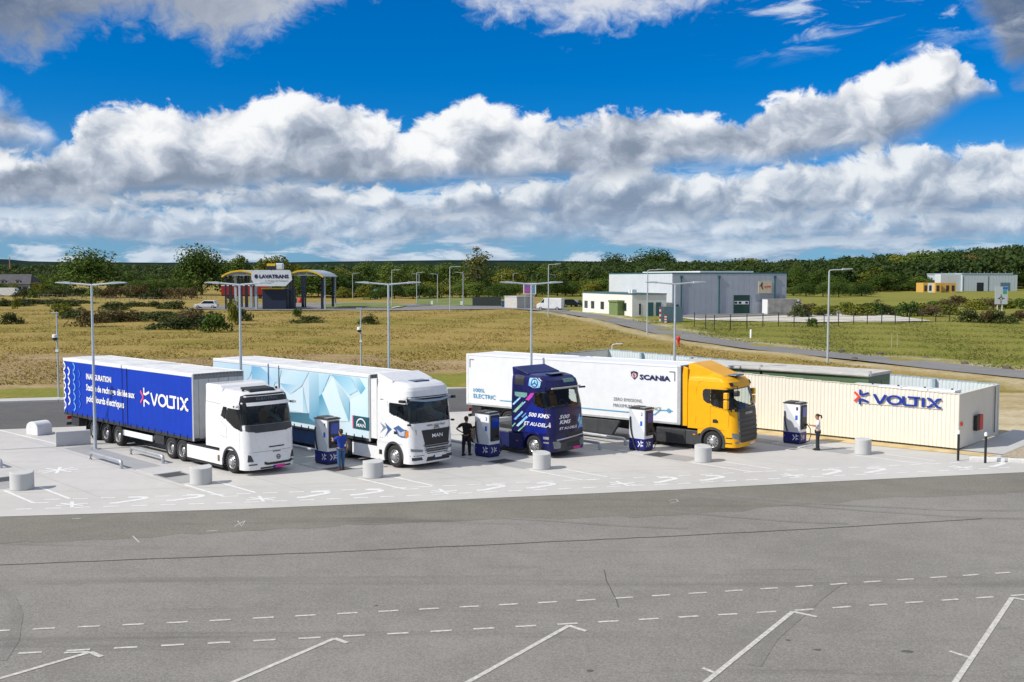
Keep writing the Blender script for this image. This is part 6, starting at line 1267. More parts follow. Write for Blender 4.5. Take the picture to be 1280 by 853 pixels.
# bushes
plant('bush', 14, 405, 389, 26, 'round dark green bush at the left edge of the field', 'field bushes'); plant('ybush', 76, 396, 377, 30, 'yellow flowered bush in the field by the camera pole', 'field bushes'); plant('bush', 95, 398, 384, 36, 'dark bramble bush beside the yellow flowered bush', 'field bushes')
plant('gbush', 268, 415, 390, 34, 'bright green bush in front of the white car', 'field bushes'); plant('ybush', 290, 406, 372, 18, 'tall light green bush between the white car and the wash canopy', 'field bushes'); plant('bush', 302, 402, 384, 26, 'dark bush left of the wash booth', 'field bushes'); plant('gbush', 371, 396, 385, 14, 'small light green bush on the field below the wash booth', 'field bushes')
plant('bush', 460, 405, 392, 22, 'dark round bush on the field by the slim camera pole', 'field bushes'); plant('bush', 385, 404, 394, 40, 'flat dark bramble on the field below the wash lane', 'field bushes'); plant('ybush', 22, 386, 370, 12, 'thin yellow sapling bush near the camper van', 'field bushes')
row(115, 268, 11, 397, 414, 386, 396, (36, 60), ['bush', 'bush', 'bush', 'abush'], '{} bramble clump in the thicket on the field left of the wash', 'bramble thicket clumps')
row(-5, 100, 14, 379, 385, 371, 377, (28, 44), ['bush', 'bush'], '{} low bramble clump in front of the house', 'bramble clumps before the house')
row(135, 225, 12, 381, 389, 374, 380, (22, 34), ['bush', 'bush'], '{} low bramble clump under the lone oak', 'bramble clumps under the oak')
row(30, 120, 12, 370, 373, 357, 362, (18, 30), ['bush', 'gbush', 'bush'], '{} hedge bush along the house garden', 'garden hedge bushes')
row(130, 245, 13, 371, 375, 355, 362, (20, 30), ['abush', 'bush', 'abush'], '{} bush in the thicket between the two lone oaks', 'thicket bushes between the oaks')
row(1000, 1180, 15, 392, 397, 374, 382, (24, 40), ['gbush', 'bush', 'abush', 'ybush'], '{} bush in the rough belt behind the fence', 'bushes behind the fence'); row(1170, 1290, 15, 383, 388, 370, 377, (24, 40), ['gbush', 'ybush', 'abush'], '{} bush on the rough ground before the white hall', 'bushes before the white hall')
plant('bush', 1213, 403, 384, 32, 'dark round bush at the end of the fence', 'fence end bushes'); plant('bush', 1250, 404, 386, 34, 'dark bush under the roundabout sign', 'fence end bushes'); plant('abush', 1234, 404, 388, 22, 'brown dry bush between the two dark bushes under the sign', 'fence end bushes'); plant('abush', 1275, 402, 388, 26, 'pale dry bush right of the roundabout sign', 'fence end bushes')
plant('bush', 823, 393, 376, 18, 'dark shrub against the office wing beside the pallets', 'warehouse shrubs'); plant('gbush', 1016, 408, 397, 18, 'small green shrub growing through the yard fence', 'warehouse shrubs')
for k in PRO.values():
    for p_ in k:
        for c_ in list(p_.children): bpy.data.objects.remove(c_)
        bpy.data.objects.remove(p_)
# forests that read as one mass
def forest(name, spots, m, nl, ls, lab, h0=16, rw=5.5):
    base = [crown_arrays(50+i, (rw, rw, h0*.5), 14, nl, ls, lobe=.5) for i in range(5)]; A = []
    for x, y, z, s in spots:
        a = rs.uniform(0, 6.28); c_, s_ = math.cos(a), math.sin(a); Q = base[rs.randrange(5)].copy(); q = Q.copy(); q[..., 0] = Q[..., 0]*c_-Q[..., 1]*s_; q[..., 1] = Q[..., 0]*s_+Q[..., 1]*c_; q *= s; q += np.array([x, y, z+h0*.45*s]); A.append(q)
    o = mobj(name, quads_mesh(name, np.concatenate(A)), m); tag(o, lab, 'forest', kind='stuff')
sp = []
for y in range(430, 640, 17):
    for px in range(620, 1380, 11):
        y2 = y+rs.uniform(-8, 8); g = at_depth(px+rs.uniform(-5, 5), y2); tp = np.interp(px, [620, 700, 985, 1050, 1150, 1240, 1280, 1380], [331, 322, 321, 317, 311, 304, 301, 298]); h = CH+ray(px, tp)[2]*y2/ray(px, tp)[1]-g.z
        back = (640-y)/210; h = h*(1.0-.22*back)*rs.uniform(.88, 1.05); s = max(.45, min(h/15.5, 2.0)); sp.append((g.x, g.y, g.z, s))
forest('hillside_forest', sp, M_FOREST, 300, 1.15, 'dark dense forest covering the hillside on the right')
sp = []
for k, y in enumerate((620, 690, 770, 860, 960, 1080, 1200)):
    for px in range(-120, 720, 8 if y > 800 else 10):
        y2 = y*rs.uniform(.96, 1.04); g = at_depth(px+rs.uniform(-4, 4), y2); tp = 329.5 if y > 1000 else np.interp(y, [620, 1000], [341, 331]); tp += rs.uniform(-1.0, 1.5); h = CH+ray(px, tp)[2]*y2/ray(px, tp)[1]-g.z; sp.append((g.x, g.y, g.z, max(.4, h/15.5)))
forest('far_woodland', sp, M_FAR, 110, 2.0, 'far flat woodland reaching to the horizon on the left')
# distant hills on the horizon
def ridge(name, y, pts, m):
    mb = MB(); v = []; f = []
    for px, tp in pts:
        d = ray(px, tp); x = d[0]*y/d[1]; z = CH+d[2]*y/d[1]; v += [(x, y, 0), (x, y+60, z), (x, y+900, 0)]
    for i in range(len(pts)-1): a = i*3; f += [(a, a+3, a+4, a+1), (a+1, a+4, a+5, a+2)]
    mb.add(v, f); tag(mb.build(name, m, smooth=60), kind='structure')
ridge('hills', 4600, [(-500, 330), (-200, 325), (-60, 322), (0, 324), (30, 326.5), (80, 327.5), (200, 328.3), (350, 327.8), (480, 326), (560, 325), (640, 325.5), (760, 327), (900, 328), (1500, 329)], mat('distant_woods', (.012, .024, .026), .95, scale=.004, col2=(.020, .034, .034), spec=.0))
ridge('hills', 3600, [(-500, 331), (100, 329.5), (250, 330), (380, 329), (520, 327), (700, 328), (1500, 331)], mat('distant_woods_near', (.012, .026, .018), .95, scale=.02, col2=(.030, .046, .024), spec=.0))

# field grass: loose tufts over the dry meadow
def grass(name, n, x_of, y0, y1, hh, w, dens_pow, m, test):
    g = np.random.default_rng(3); V_ = np.zeros((n, 4, 3), np.float32); k = 0
    while k < n:
        y = y0+(y1-y0)*g.random()**dens_pow; x = x_of(y, g)
        if not test(x, y): continue
        z = zt(x, y); h = hh*g.uniform(.5, 1.3); a = g.uniform(0, 3.14); dx_, dy_ = math.cos(a)*w*g.uniform(.6, 1.4), math.sin(a)*w; lx, ly = g.normal(0, .24, 2)
        V_[k] = ((x-dx_, y-dy_, z-.05), (x+dx_, y+dy_, z-.05), (x+dx_*.4+lx, y+dy_*.4+ly, z+h), (x-dx_*.5+lx, y-dy_*.5+ly, z+h*.85)); k += 1
    o = mobj(name, quads_mesh(name, V_), m); return o
def tuft_mat():
    m = bpy.data.materials.new('meadow_grass'); m.use_nodes = True; nt = m.node_tree; b = nt.nodes['Principled BSDF']; b.inputs['Roughness'].default_value = .9; b.inputs['Specular IOR Level'].default_value = .1
    vec = nt.nodes.new('ShaderNodeTexCoord').outputs['Object']; gi = nt.nodes.new('ShaderNodeNewGeometry'); r = NX(nt, gi.outputs['Random Per Island'])
    mp = nt.nodes.new('ShaderNodeMapping'); mp.inputs['Scale'].default_value = (.6, 1, 1); nt.links.new(vec, mp.inputs['Vector'])
    f = (noise(nt, mp.outputs[0], .045, 6, .62, .5)-.5)*1.9+(noise(nt, mp.outputs[0], .35, 7, .68, .3)-.5)*1.2+(r-.5)*.9+.42
    colr = mixcol(nt, r, (.28, .20, .06), (.44, .33, .12)); colr = mixcol(nt, f.ss(.3, .7), colr, (.24, .205, .05)); nt.links.new(colr, b.inputs['Base Color']); return m
def in_field(x, y):
    if y < kerb_y(min(x, 0))+9: return False
    if x > -2 and y < 84: return False
    if -2 < x < 70 and road_dist(x, y) < 5.2: return False
    if x > 8 and y > float(np.interp(x, rx, ry)) : return False
    if y > 185 and x < -6: return g_far(x, y)
    return True
def g_far(x, y): return y < 205
o = grass('meadow_grass', 85000, lambda y, g: g.uniform(-.52, .36)*y, 77, 250, .10, .05, 1.35, tuft_mat(), in_field); tag(o, 'dry straw coloured meadow grass on the field behind the pad', 'grass', kind='stuff')
def in_green(x, y): return x > 10 and y > float(np.interp(x, rx, ry))+5 and y < 160
o = grass('roadside_grass', 22000, lambda y, g: g.uniform(.1, .52)*y, 70, 160, .11, .05, 1.2, leaf_mat('green_grass', (.09, .11, .02), (.24, .25, .06), False), in_green); tag(o, 'green grass field beyond the access road', 'grass', kind='stuff')

# ------------------------------------------------------------------ access road and yards on the terrain
def dense(pts, step=3.0):
    out = []
    for a, b in zip(pts[:-1], pts[1:]):
        n = max(1, int((Vector(b)-Vector(a)).length/step)); out += [Vector(a).lerp(Vector(b), i/n) for i in range(n)]
    return out+[Vector(pts[-1])]
def ribbon(name, pts, w, m, dz=.08):
    P = dense([Vector((p[0], p[1])) for p in pts]); o = strip_line(P, w, dz, name, m, None, zt); return tag(o, kind='structure')
ribbon('access_road', ROADC, 4.6, M_FROAD)
def tsheet(name, px_pts, m, dz=.07, step=7.0):
    P = [GT(*p) for p in px_pts]; V_, F_, B_ = poly_area_split([(p.x, p.y) for p in P], step); mb = MB(); mb.add([(x, y, zt(x, y)+dz) for x, y in V_], F_); return tag(mb.build(name, m), kind='structure')
M_YARD = mat('pale_gravel_yard', (.46, .43, .37), .95, scale=.3, col2=(.60, .57, .50))
tsheet('warehouse_yard', [(842, 397), (870, 401), (1010, 404), (1120, 403), (1165, 402), (1105, 394), (1000, 391.5), (846, 394)], M_YARD, .10); tsheet('warehouse_apron', [(835, 396.5), (880, 399), (1000, 394.5), (1100, 391.5), (1000, 390), (842, 393)], M_FROAD, .16)
tsheet('wash_apron', [(225, 386.5), (285, 388.5), (400, 389), (500, 389), (560, 388), (640, 387), (700, 391), (715, 388), (640, 383.5), (560, 383), (512, 380.5), (470, 379), (400, 379), (300, 381)], M_FROAD, .12)
M_LAWN = mat('mown_lawn', (.10, .14, .02), .95, scale=.2, col2=(.19, .22, .05))
tsheet('lawn', [(402, 386), (470, 386), (500, 386), (510, 383.5), (495, 381), (440, 380), (404, 382)], M_LAWN, .25); tsheet('lawn', [(520, 381.5), (560, 383), (640, 382), (640, 371), (520, 372)], M_LAWN, .12)
ribbon('white_kerb', [GT(400, 387), GT(440, 387.3), GT(490, 386.8), GT(500, 385)], .55, mat('white_kerb', (.70, .69, .66), .8, var=.06), .30)
ribbon('dark_kerb', [GT(508, 385), GT(540, 382.5)], .9, M_CHAS, .3)

# ------------------------------------------------------------------ wash station
def stand(px, pb): g = GT(px, pb); return g, g.y/FPX
g, k = stand(341, 387.5); X = lambda px: (px-341)*k
Z = lambda py: (387.5-py)*k
M_WN = mat('wash_navy', (.010, .018, .045), .5); M_WY = mat('wash_yellow', (.75, .50, .02), .5); M_WG = mat('wash_grey', (.42, .46, .50), .5)
t = thing('wash_station', 'truck wash with navy booth, curved yellow edged canopies and white name board', 'car wash', g, 0)
MB().box(X(328), X(358), 0, 9, 0, Z(361)).build('booth', M_WN, t, bevel=.05); MB().box(X(328)-.1, X(356), -.12, 0, Z(361.8), Z(360)).build('yellow_band', M_WY, t)
o8 = [(X(322), Z(358)), (X(359), Z(358)), (X(367), Z(350)), (X(366), Z(341.5)), (X(364), Z(338)), (X(320), Z(338)), (X(316.5), Z(344)), (X(317), Z(350))]
bd = MB().prism(o8, 'xz', -1.2, -.7).build('name_board', mat('board_white', (.62, .68, .74), .4), t)
FB = lambda u, v, off: (u, -1.2-off, v)
lettering('LAVATRANS', (X(326.5), X(363), Z(348.3), Z(343.5)), FB, M_VNAVY, bd, .05, .05); flat2d('dot', ([(.5+.5*math.cos(a), .5+.5*math.sin(a)) for a in np.linspace(0, 6.28, 15)[:-1]], [tuple(range(14))]), (X(320.5), X(325), Z(348.5), Z(343.2)), FB, M_VNAVY, bd, .05); lettering('Le Propre du Transport', (X(334), X(362), Z(352.5), Z(350.5)), FB, M_VNAVY, bd, .01, .05)
em = MB().prism([(X(336), Z(333)), (X(336), Z(330)), (X(346.5), Z(330)), (X(346.5), Z(333))], 'xz', -1.2, -.8).build('crest', M_WY, t); MB().prism([(X(336), Z(336)), (X(336), Z(333)), (X(346.5), Z(333)), (X(346.5), Z(336)), (X(341.5), Z(338.5))], 'xz', -1.2, -.8).build('crest_base', M_WN, t); MB().box(X(347), X(356), -1.1, 0, Z(337.5), Z(329.5)).build('roof_box', mat('board_white', (.62, .68, .74), .4), t, bevel=.2)
for pts in ([(279, 345.5), (284, 342), (292, 339), (302, 337.8), (312, 339), (320, 342)], [(364, 341.5), (374, 338.2), (386, 337.5), (394, 339.5), (400, 342), (405, 345.5)]):
    P = [(X(a), Z(b)) for a, b in pts]; MB().prism(P+[(a, b-.32) for a, b in P[::-1]], 'xz', -.9, -.5).build('edge_beam', M_WY, t); MB().prism(P+[(a, b-.16) for a, b in P[::-1]], 'xz', -.5, 16).build('canopy', M_WG, t)
    x0, x1 = P[0][0], P[-1][0]; MB().box(x0, x1, -.7, -.6, Z(344.7), Z(343.9)).build('tie_beam', M_WG, t)
    for f_ in (.25, .5, .75): MB().box(x0+(x1-x0)*f_-.05, x0+(x1-x0)*f_+.05, -.7, -.6, Z(344.5), Z(339.5)).build('strut', M_WG, t)
for px, w_, m_ in ((280.5, .3, M_WN), (286.5, .55, M_BLACK), (293, .45, M_WG), (297, .3, M_BLACK), (318.5, .5, M_WG), (361.5, .5, M_WN), (365, .3, M_WN), (401.5, .45, M_WN), (405, .25, M_WG)):
    MB().box(X(px)-w_/2, X(px)+w_/2, 1, 1+w_, 0, Z(344)).build('column', m_, t); MB().box(X(px)-w_/2, X(px)+w_/2, 13, 13+w_, 0, Z(344)).build('column', m_, t)
def simple_lorry_trailer(px0, px1, pt_, pb, label, m):
    g, k = stand((px0+px1)/2, pb); g.y += 0; L = (px1-px0)*k; h = (pb-pt_)*k; t = thing('trailer', label, 'trailer', g, .05); MB().box(-L/2, L/2, 0, 2.5, 1.1, h).build('box_body', m, t, bevel=.03); MB().box(-L/2, L/2, -.02, .0, h-.25, h).build('top_rail', M_WPLA, t); MB().box(-L/2, L/2, .3, 2.2, .8, 1.1).build('chassis', M_CHAS, t)
    for x in (-L/2+2, -L/2+3.3, L/2-2.5): MB().lathe([(.5, 0), (.5, .35), (0, .35)], (x, .0, .5), 'y', 16).build('wheel', M_TYRE, t)
simple_lorry_trailer(277, 336, 356.5, 374, 'red box trailer parked behind the wash canopy', mat('dark_red_box', (.30, .010, .012), .5))
for px, m_, lb in ((368.5, mat('barrel_blue', (.01, .05, .40), .4), 'blue barrel beside the wash booth'), (375.5, M_RED, 'red barrel next to the blue one by the wash booth')):
    g, k = stand(px, 379); o = MB().lathe([(0, 0), (.5, 0), (.53, .05), (.53, .45), (.55, .5), (.53, .55), (.53, 1.1), (.5, 1.15), (0, 1.15)], (0, 0, 0), 'z', 16).build('barrel', m_, smooth=40, loc=g); tag(o, lb, 'barrel')

# ------------------------------------------------------------------ cars and vans
def car(px, pb, rz, label, m, L=4.4, kind='suv', cat='car'):
    g = GT(px, pb); t = thing('car', label, cat, g, rz); w = .9; H = {'suv': 1.65, 'van': 2.3, 'camper': 2.7, 'car': 1.45}[kind]; x0, x1 = -L/2, L/2
    if kind in ('van', 'camper'):
        body = [(x0, .35), (x0, H), (x1-1.5, H), (x1-.75, H*.62), (x1-.05, H*.48), (x1, .35)]; win = [(x1-1.42, H*.92), (x1-.82, H*.62), (x1-1.5, H*.62), (x1-1.6, H*.92)]; w = 1.0
    else:
        body = [(x0, .35), (x0-.02, .85), (x0+.25, 1.0), (x0+.55, H-.08), (x0+1.0, H), (x1-2.0, H), (x1-1.25, 1.0), (x1-.25, .88), (x1, .6), (x1, .35)]; win = [(x0+.50, 1.02), (x0+.75, H-.14), (x1-2.0, H-.12), (x1-1.42, 1.02)]
    MB().prism(body, 'xz', -w, w).build('body', m, t, bevel=.06, seg=2)
    for s in (-1, 1):
        MB().prism(win, 'xz', s*(w+.006), s*(w-.02)).build('window', M_GLASS, t)
        for x in (x0+.85, x1-.85):
            wh = MB().lathe([(.33, s*(w-.2)), (.33, s*(w+.01)), (.2, s*(w+.02)), (0, s*(w+.02))], (x, 0, .33), 'y', 16).build('wheel', M_TYRE, t, smooth=40); MB().lathe([(.21, s*(w+.012)), (.18, s*(w+.03)), (0, s*(w+.03))], (x, 0, .33), 'y', 12).build('rim', M_RIM, wh)
        MB().box(x1-.02, x1+.02, s*.7-.15, s*.7+.15, .62, .78).build('headlight', M_LAMP, t); MB().box(x0-.03, x0+.02, s*.7-.12, s*.7+.12, .75, .95).build('tail_light', M_RED, t)
    MB().box(x1-1.3, x1-1.28, -.7, .7, 1.02, 1.05).build('wiper_cowl', M_BLACK, t); return t
car(258, 386, math.pi+.05, 'white sport utility car parked on the lane left of the wash', M_WHITE, 4.6)
M_VAN = mat('van_white', (.70, .71, .72), .4); car(688, 388, math.pi-.35, 'white panel van parked beside the concrete hut', M_VAN, 5.0, 'van', 'van'); car(13, 371, .05, 'white camper van parked in front of the grey roofed house', M_VAN, 6.8, 'camper', 'van')
M_DCAR = mat('dark_car', (.02, .025, .035), .3); car(714, 384, .2, 'dark blue car parked left of the office wing', M_DCAR, 4.5); car(721, 383.5, 1.2, 'grey car parked next to the dark blue car by the office wing', mat('grey_car', (.12, .14, .17), .3), 4.3, 'car')
for px, pb, lb, m_, kd in ((1119, 361.5, 'white car parked left of the yellow office block', M_VAN, 'car'), (1150, 362.5, 'white van parked next to the yellow office block', M_VAN, 'suv'), (1163, 363, 'silver car in front of the yellow office block', M_RIMG, 'car'), (1108, 361.5, 'dark car in the row left of the yellow office block', M_DCAR, 'car')): car(px, pb, .3, lb, m_, 4.4, kd)

# ------------------------------------------------------------------ warehouse with office wing
M_PANEL = mat('pale_panel', (.60, .63, .66), .5, var=.03, scale=.4); M_PANEL_SHADE = mat('shade_toned_panel', (.40, .43, .48), .5, var=.05, scale=.4); M_TEALT = mat('teal_trim', (.03, .12, .13), .5); M_STUC = mat('white_render', (.76, .75, .71), .8, var=.05)  # second panel colour has the shaded wall's darker tone painted in
cW = at_depth(840, 172); WR = math.radians(16); t = thing('warehouse', 'grey metal warehouse with a teal roof edge and a dark green roller door', 'warehouse', cW, WR)
Hh = 6.9; LW, DW = 21.2, 28.5
for k_ in range(21): MB().box(k_*LW/21, (k_+1)*LW/21-.02, -.06, .0, 0, Hh).build('wall_panel', M_PANEL_SHADE, t)
for k_ in range(28): MB().box(-.06, .0, k_*DW/28, (k_+1)*DW/28-.02, 0, Hh).build('wall_panel', M_PANEL, t)
MB().box(.0, LW, .0, DW, 0, Hh-.05).build('hall', M_PANEL_SHADE, t); MB().box(-.1, LW+.1, -.1, DW+.1, Hh, Hh+.2).build('roof_edge', M_TEALT, t); MB().box(6, 16, 2, DW-2, Hh+.2, Hh+.45).build('skylight', M_WPLA, t)
for x in (1.55, 8.45, 18.9): MB().box(x-.1, x+.1, -.2, -.06, 0, Hh-.5).build('downpipe', M_TEALT, t); MB().box(x-.22, x+.22, -.25, -.06, Hh-.75, Hh-.35).build('rain_hopper', M_TEALT, t)
dr = MB().box(11.2, 14.2, -.12, -.06, 0, 3.3).build('roller_door', mat('dark_green_door', (.008, .055, .04), .5), t); MB().box(11.35, 14.0, -.14, -.12, 1.75, 2.3).build('glazed_strip', M_WPLA, dr)
for x in (11.6, 12.35, 13.6): MB().box(x-.25, x+.25, -.15, -.14, 1.85, 2.2).build('pane', M_GLASS, dr)
MB().box(15.2, 20.6, -.10, -.06, 2.4, 3.4).build('wall_screen', mat('screen_grey', (.30, .33, .36), .5), t); MB().box(.3, 1.1, -.1, -.06, 1.0, 1.8).build('window', M_GLASS, t)
sg = MB().box(15.8, 18.3, -.14, -.06, 3.6, 5.6).build('name_panel', mat('cream_panel', (.66, .55, .36), .5), t); SF = lambda u, v, off: (u, -.14-off, v)
flat2d('arrow_mark', ([(0, .35), (.5, 1), (.7, .9), (.55, .5), (.8, .0), (.5, .1), (.35, .45)], [(0, 6, 5, 4, 3, 2, 1)]), (15.95, 16.9, 4.2, 5.5), SF, mat('purple_grey', (.06, .05, .10), .5), sg, .02); lettering('AJTM', (16.75, 18.15, 4.45, 4.85), SF, M_RED, sg, .05, .03, .2); lettering('02 00 00', (16.1, 18.0, 3.75, 3.95), SF, M_DGREY, sg, .02, .03) if False else None
w0 = at_depth(790, 168); wg = thing('office_wing', 'low white flat roofed office wing with a row of dark windows', 'building', w0, WR); WL, WD, WH = 6.0, 23.5, 3.6
MB().box(0, WL, 0, WD, 0, WH).build('wall', M_STUC, wg); MB().box(-.12, WL+.05, -.12, WD+.1, WH, WH+.15).build('roof_edge', M_TEALT, wg)
for y in (3.2, 8.6, 13.4, 18.2, 21.6):
    wi = MB().box(-.05, .02, y-.8, y+.8, .85, 2.15).build('window', M_GLASS, wg); MB().box(-.08, -.05, y-.05, y+.05, .85, 2.15).build('mullion', M_TEALT, wi)
for x, w_ in ((3.2, 1.0), (4.6, .9)): MB().box(x-w_/2, x+w_/2, -.05, .02, .1, 2.3).build('door', M_TEALT, wg)
MB().box(1.2, 1.5, -.05, .02, .3, 2.1).build('window', M_GLASS, wg)
for y in (4.0, 5.0): MB().box(1.5, 2.3, y-.35, y+.35, WH+.15, WH+.75).build('roof_unit', M_WPLA, wg)
g, k = stand(779, 394.5); t = thing('transformer_kiosk', 'sage green metal transformer kiosk beside the access road', 'kiosk', g, WR+.2); M_KIO = mat('kiosk_green', (.16, .22, .08), .6)
MB().box(-1.9, .1, -1.2, 1.4, 0, 2.2).build('housing', M_KIO, t); MB().box(-2.05, 2.0, -1.35, 1.5, 2.2, 2.5).build('lid', M_KIO, t, bevel=.05); MB().box(.1, 1.9, -1.2, 1.4, 0, 2.2).build('housing', mat('kiosk_dark_green', (.04, .075, .04), .6), t)
for x in (-1.4, -.5): MB().box(x-.4, x+.4, -1.24, -1.2, .15, 2.05).build('door', M_KIO, t)
g, k = stand(841, 403.5); t = thing('barrier_stack', 'stack of blue grey site barriers beside the warehouse yard gate', 'barrier', g, .1)
for q in range(5): MB().box(-1.4, 1.5, q*.35, q*.35+.08, .1, 2.3).build('panel', mat('barrier_blue', (.10, .17, .21), .5), t)
for px, pb, pt_ in ((825.5, 402, 384), (832, 404, 394), (852, 403, 387)):
    g, k = stand(px, pb); h = (pb-pt_)*k; t = thing('marker_post', {825.5: 'red and white banded post left of the barrier stack', 832: 'short red and white cone post before the barrier stack', 852: 'red and white banded post at the right end of the barrier stack'}[px], 'post', g, 0)
    for q in range(6): MB().box(-.14, .14, -.14, .14, q*h/6, (q+1)*h/6).build('band', M_RED if q % 2 else M_PWHITE, t)
g, k = stand(977, 393.5); t = thing('shipping_container', 'weathered white shipping container in front of the warehouse yard', 'container', g, .12); M_CNT = mat('weathered_container', (.30, .28, .26), .7, scale=.8, col2=(.46, .44, .41))
MB().box(-2.9, 2.9, -1.2, 1.2, .15, 2.55).build('shell', M_CNT, t); MB().box(-2.95, -2.88, -1.22, 1.22, .12, 2.6).build('door_end', M_WPLA, t); MB().box(-2.97, 2.97, -1.25, 1.25, 2.55, 2.62).build('roof', M_CNT, t)
for q in range(26): MB().box(-2.75+q*.21, -2.65+q*.21, -1.235, -1.2, .2, 2.5).build('corrugation', M_CNT, t)
MB().box(2.2, 2.55, -1.25, -1.2, .15, 2.55).build('panel', M_WPLA, t)
# yard fence
t = thing('yard_fence', 'thin dark wire fence with slim posts along the warehouse yard', 'fence', (0, 0, 0), 0); fp = [(868, 409), (882, 412), (893, 412.8), (913, 412), (933.5, 411.3), (953.5, 410.2), (973, 409), (992.5, 408.6), (1011, 408.5), (1030, 408.2), (1048, 407.6), (1067, 406.8), (1084, 406.2), (1102, 405.6), (1119, 405.0), (1136.5, 404.3), (1152.5, 403.9), (1169.5, 403.2), (1187, 402.5)]
FP = [GT(*p_) for p_ in fp]; M_FEN = mat('fence_green', (.035, .05, .045), .6)
for q in FP: MB().box(q.x-.05, q.x+.05, q.y-.05, q.y+.05, q.z-.1, q.z+2.0).build('post', M_FEN, t)
for z_ in (.1, .5, .9, 1.3, 1.7, 1.95): MB().path([(q.x, q.y, q.z+z_) for q in FP], .012, 4).build('wire', M_FEN, t)
t = thing('slatted_enclosure', 'dark slatted metal enclosure at the end of the wash access road', 'enclosure', GT(608, 383.5), 0); 
for q in range(13): MB().box(-3.0+q*.5, -2.9+q*.5, -.05, .05, 0, 2.1).build('slat', M_FEN, t)
MB().box(-3.05, 3.15, -.03, .03, 1.9, 2.0).build('rail', M_FEN, t); MB().box(-3.05, 3.15, 3.0, 3.1, 0, 2.0).build('back_panel', M_FEN, t)

# ------------------------------------------------------------------ hut, billboard, signs, small things
g, k = stand(656, 386); t = thing('concrete_hut', 'small pale concrete hut with a flat roof before the billboard', 'hut', g, .55)
MB().box(-2.0, 1.9, -.2, 4.6, 0, 2.35).build('wall', mat('hut_concrete', (.50, .49, .46), .85), t, bevel=.04); MB().box(-2.1, 2.0, -.3, 4.7, 2.35, 2.5).build('roof', M_LID, t, bevel=.03); MB().box(1.9, 1.95, 1.2, 2.2, 0, 2.0).build('door', M_DGREY, t); MB().box(1.9, 1.95, 2.8, 3.8, .2, 2.0).build('vent_door', M_MGREY, t)
g = at_depth(662, 205); t = thing('billboard', 'square advertising billboard with pink and blue poster above the concrete hut', 'billboard', g, 0); h0 = CH+ray(662, 368)[2]*205/ray(662, 368)[1]-g.z; h1 = CH+ray(662, 354)[2]*205/ray(662, 354)[1]-g.z
for x in (-.9, .9): MB().tube((x, .1, 0), (x, .1, h1-.2), .07).build('leg', M_STEEL, t)
MB().box(-1.25, 1.25, -.05, .05, h0, h1).build('frame', M_PWHITE, t); MB().box(-1.08, 1.0, -.09, -.06, h0+.18, h1-.15).build('poster', mat('poster_print', (.10, .12, .30), .5, scale=.6, col2=(.45, .08, .30)), t); MB().box(.15, 1.0, -.095, -.091, h0+.18, h1-.15).build('poster_side', mat('poster_blue', (.10, .28, .42), .5), t)
g, k = stand(630, 384.5); t = thing('waste_bin', 'blue wheeled waste bin beside the concrete hut', 'bin', g, 0); MB().prism([(-.45, .1), (.45, .1), (.55, 1.2), (-.55, 1.2)], 'xz', -.4, .4).build('bin_body', mat('bin_blue', (.03, .10, .22), .5), t); MB().box(-.58, .58, -.45, .45, 1.2, 1.3).build('lid', M_VNAVY, t); MB().lathe([(.12, -.42), (.12, .42)], (-.3, 0, .12), 'y', 10).build('wheel', M_TYRE, t)
g, k = stand(470, 374.5); t = thing('totem', 'light blue upright totem sign on the lawn right of the wash', 'totem', g, 0); h = 12.5*k; MB().box(-.55, .45, -.15, .15, 0, h).build('panel', mat('totem_blue', (.30, .60, .74), .4), t); MB().box(-1.1, -.6, -.12, .12, h*.3, h*.55).build('side_panel', mat('totem_blue', (.30, .60, .74), .4), t); MB().box(-.4, .3, -.17, -.15, h*.55, h*.8).build('white_field', M_PWHITE, t)
g, k = stand(1251, 392); t = thing('direction_sign', 'large white roundabout direction sign on two legs beyond the fence', 'road sign', g, .0); z0, z1 = (392-380.5)*k, (392-358.5)*k; wS = 8*k
for x in (-wS*.55, wS*.2): MB().tube((x, .08, 0), (x, .08, z1-.2), .06).build('leg', M_PWHITE, t)
MB().box(-wS, wS, -.04, .04, z0, z1).build('panel', mat('sign_face', (.52, .55, .58), .5, var=.03), t); SS = lambda u, v, off: (u, -.04-off, v); s_ = wS
flat2d('roundabout_arrow', strokes([arc(-.05*s_, z0+(z1-z0)*.33, .22*s_, .22*s_, -70, 250, 14), [(-.05*s_, z0+.1), (-.05*s_, z0+(z1-z0)*.22)], [(.2*s_, z0+(z1-z0)*.33), (.5*s_, z0+(z1-z0)*.33)], [(-.3*s_, z0+(z1-z0)*.33), (-.55*s_, z0+(z1-z0)*.33)], [(-.05*s_, z0+(z1-z0)*.43), (-.05*s_, z0+(z1-z0)*.56)]], .12), (0, 1, 0, 1), SS, M_BLACK, t, .02); MB().box(.2*s_, .95*s_, -.06, -.04, z0+(z1-z0)*.83, z1-.06).build('blue_field', M_RFID, t); MB().box(.2*s_, .85*s_, -.06, -.04, z0+(z1-z0)*.58, z0+(z1-z0)*.8).build('green_field', mat('green_field', (.05, .35, .22), .5), t)
g = GT(848, 431.5); t = thing('fire_hydrant', 'bright red fire hydrant post on the verge of the access road', 'hydrant', g, 0); t.scale = (.75, .75, .9); hk = g.y/FPX
MB().lathe([(0, 0), (.2, 0), (.2, .15), (.17, .2), (.19, .5), (.24, .55), (.24, .85), (.19, .95), (.1, 1.02), (0, 1.04)], (0, 0, 0), 'z', 16).build('barrel', M_RED, t, smooth=40); 
for s in (-1, 1): MB().lathe([(.09, s*.18), (.09, s*.32), (0, s*.33)], (0, 0, .68), 'x', 10).build('outlet', M_RED, t)
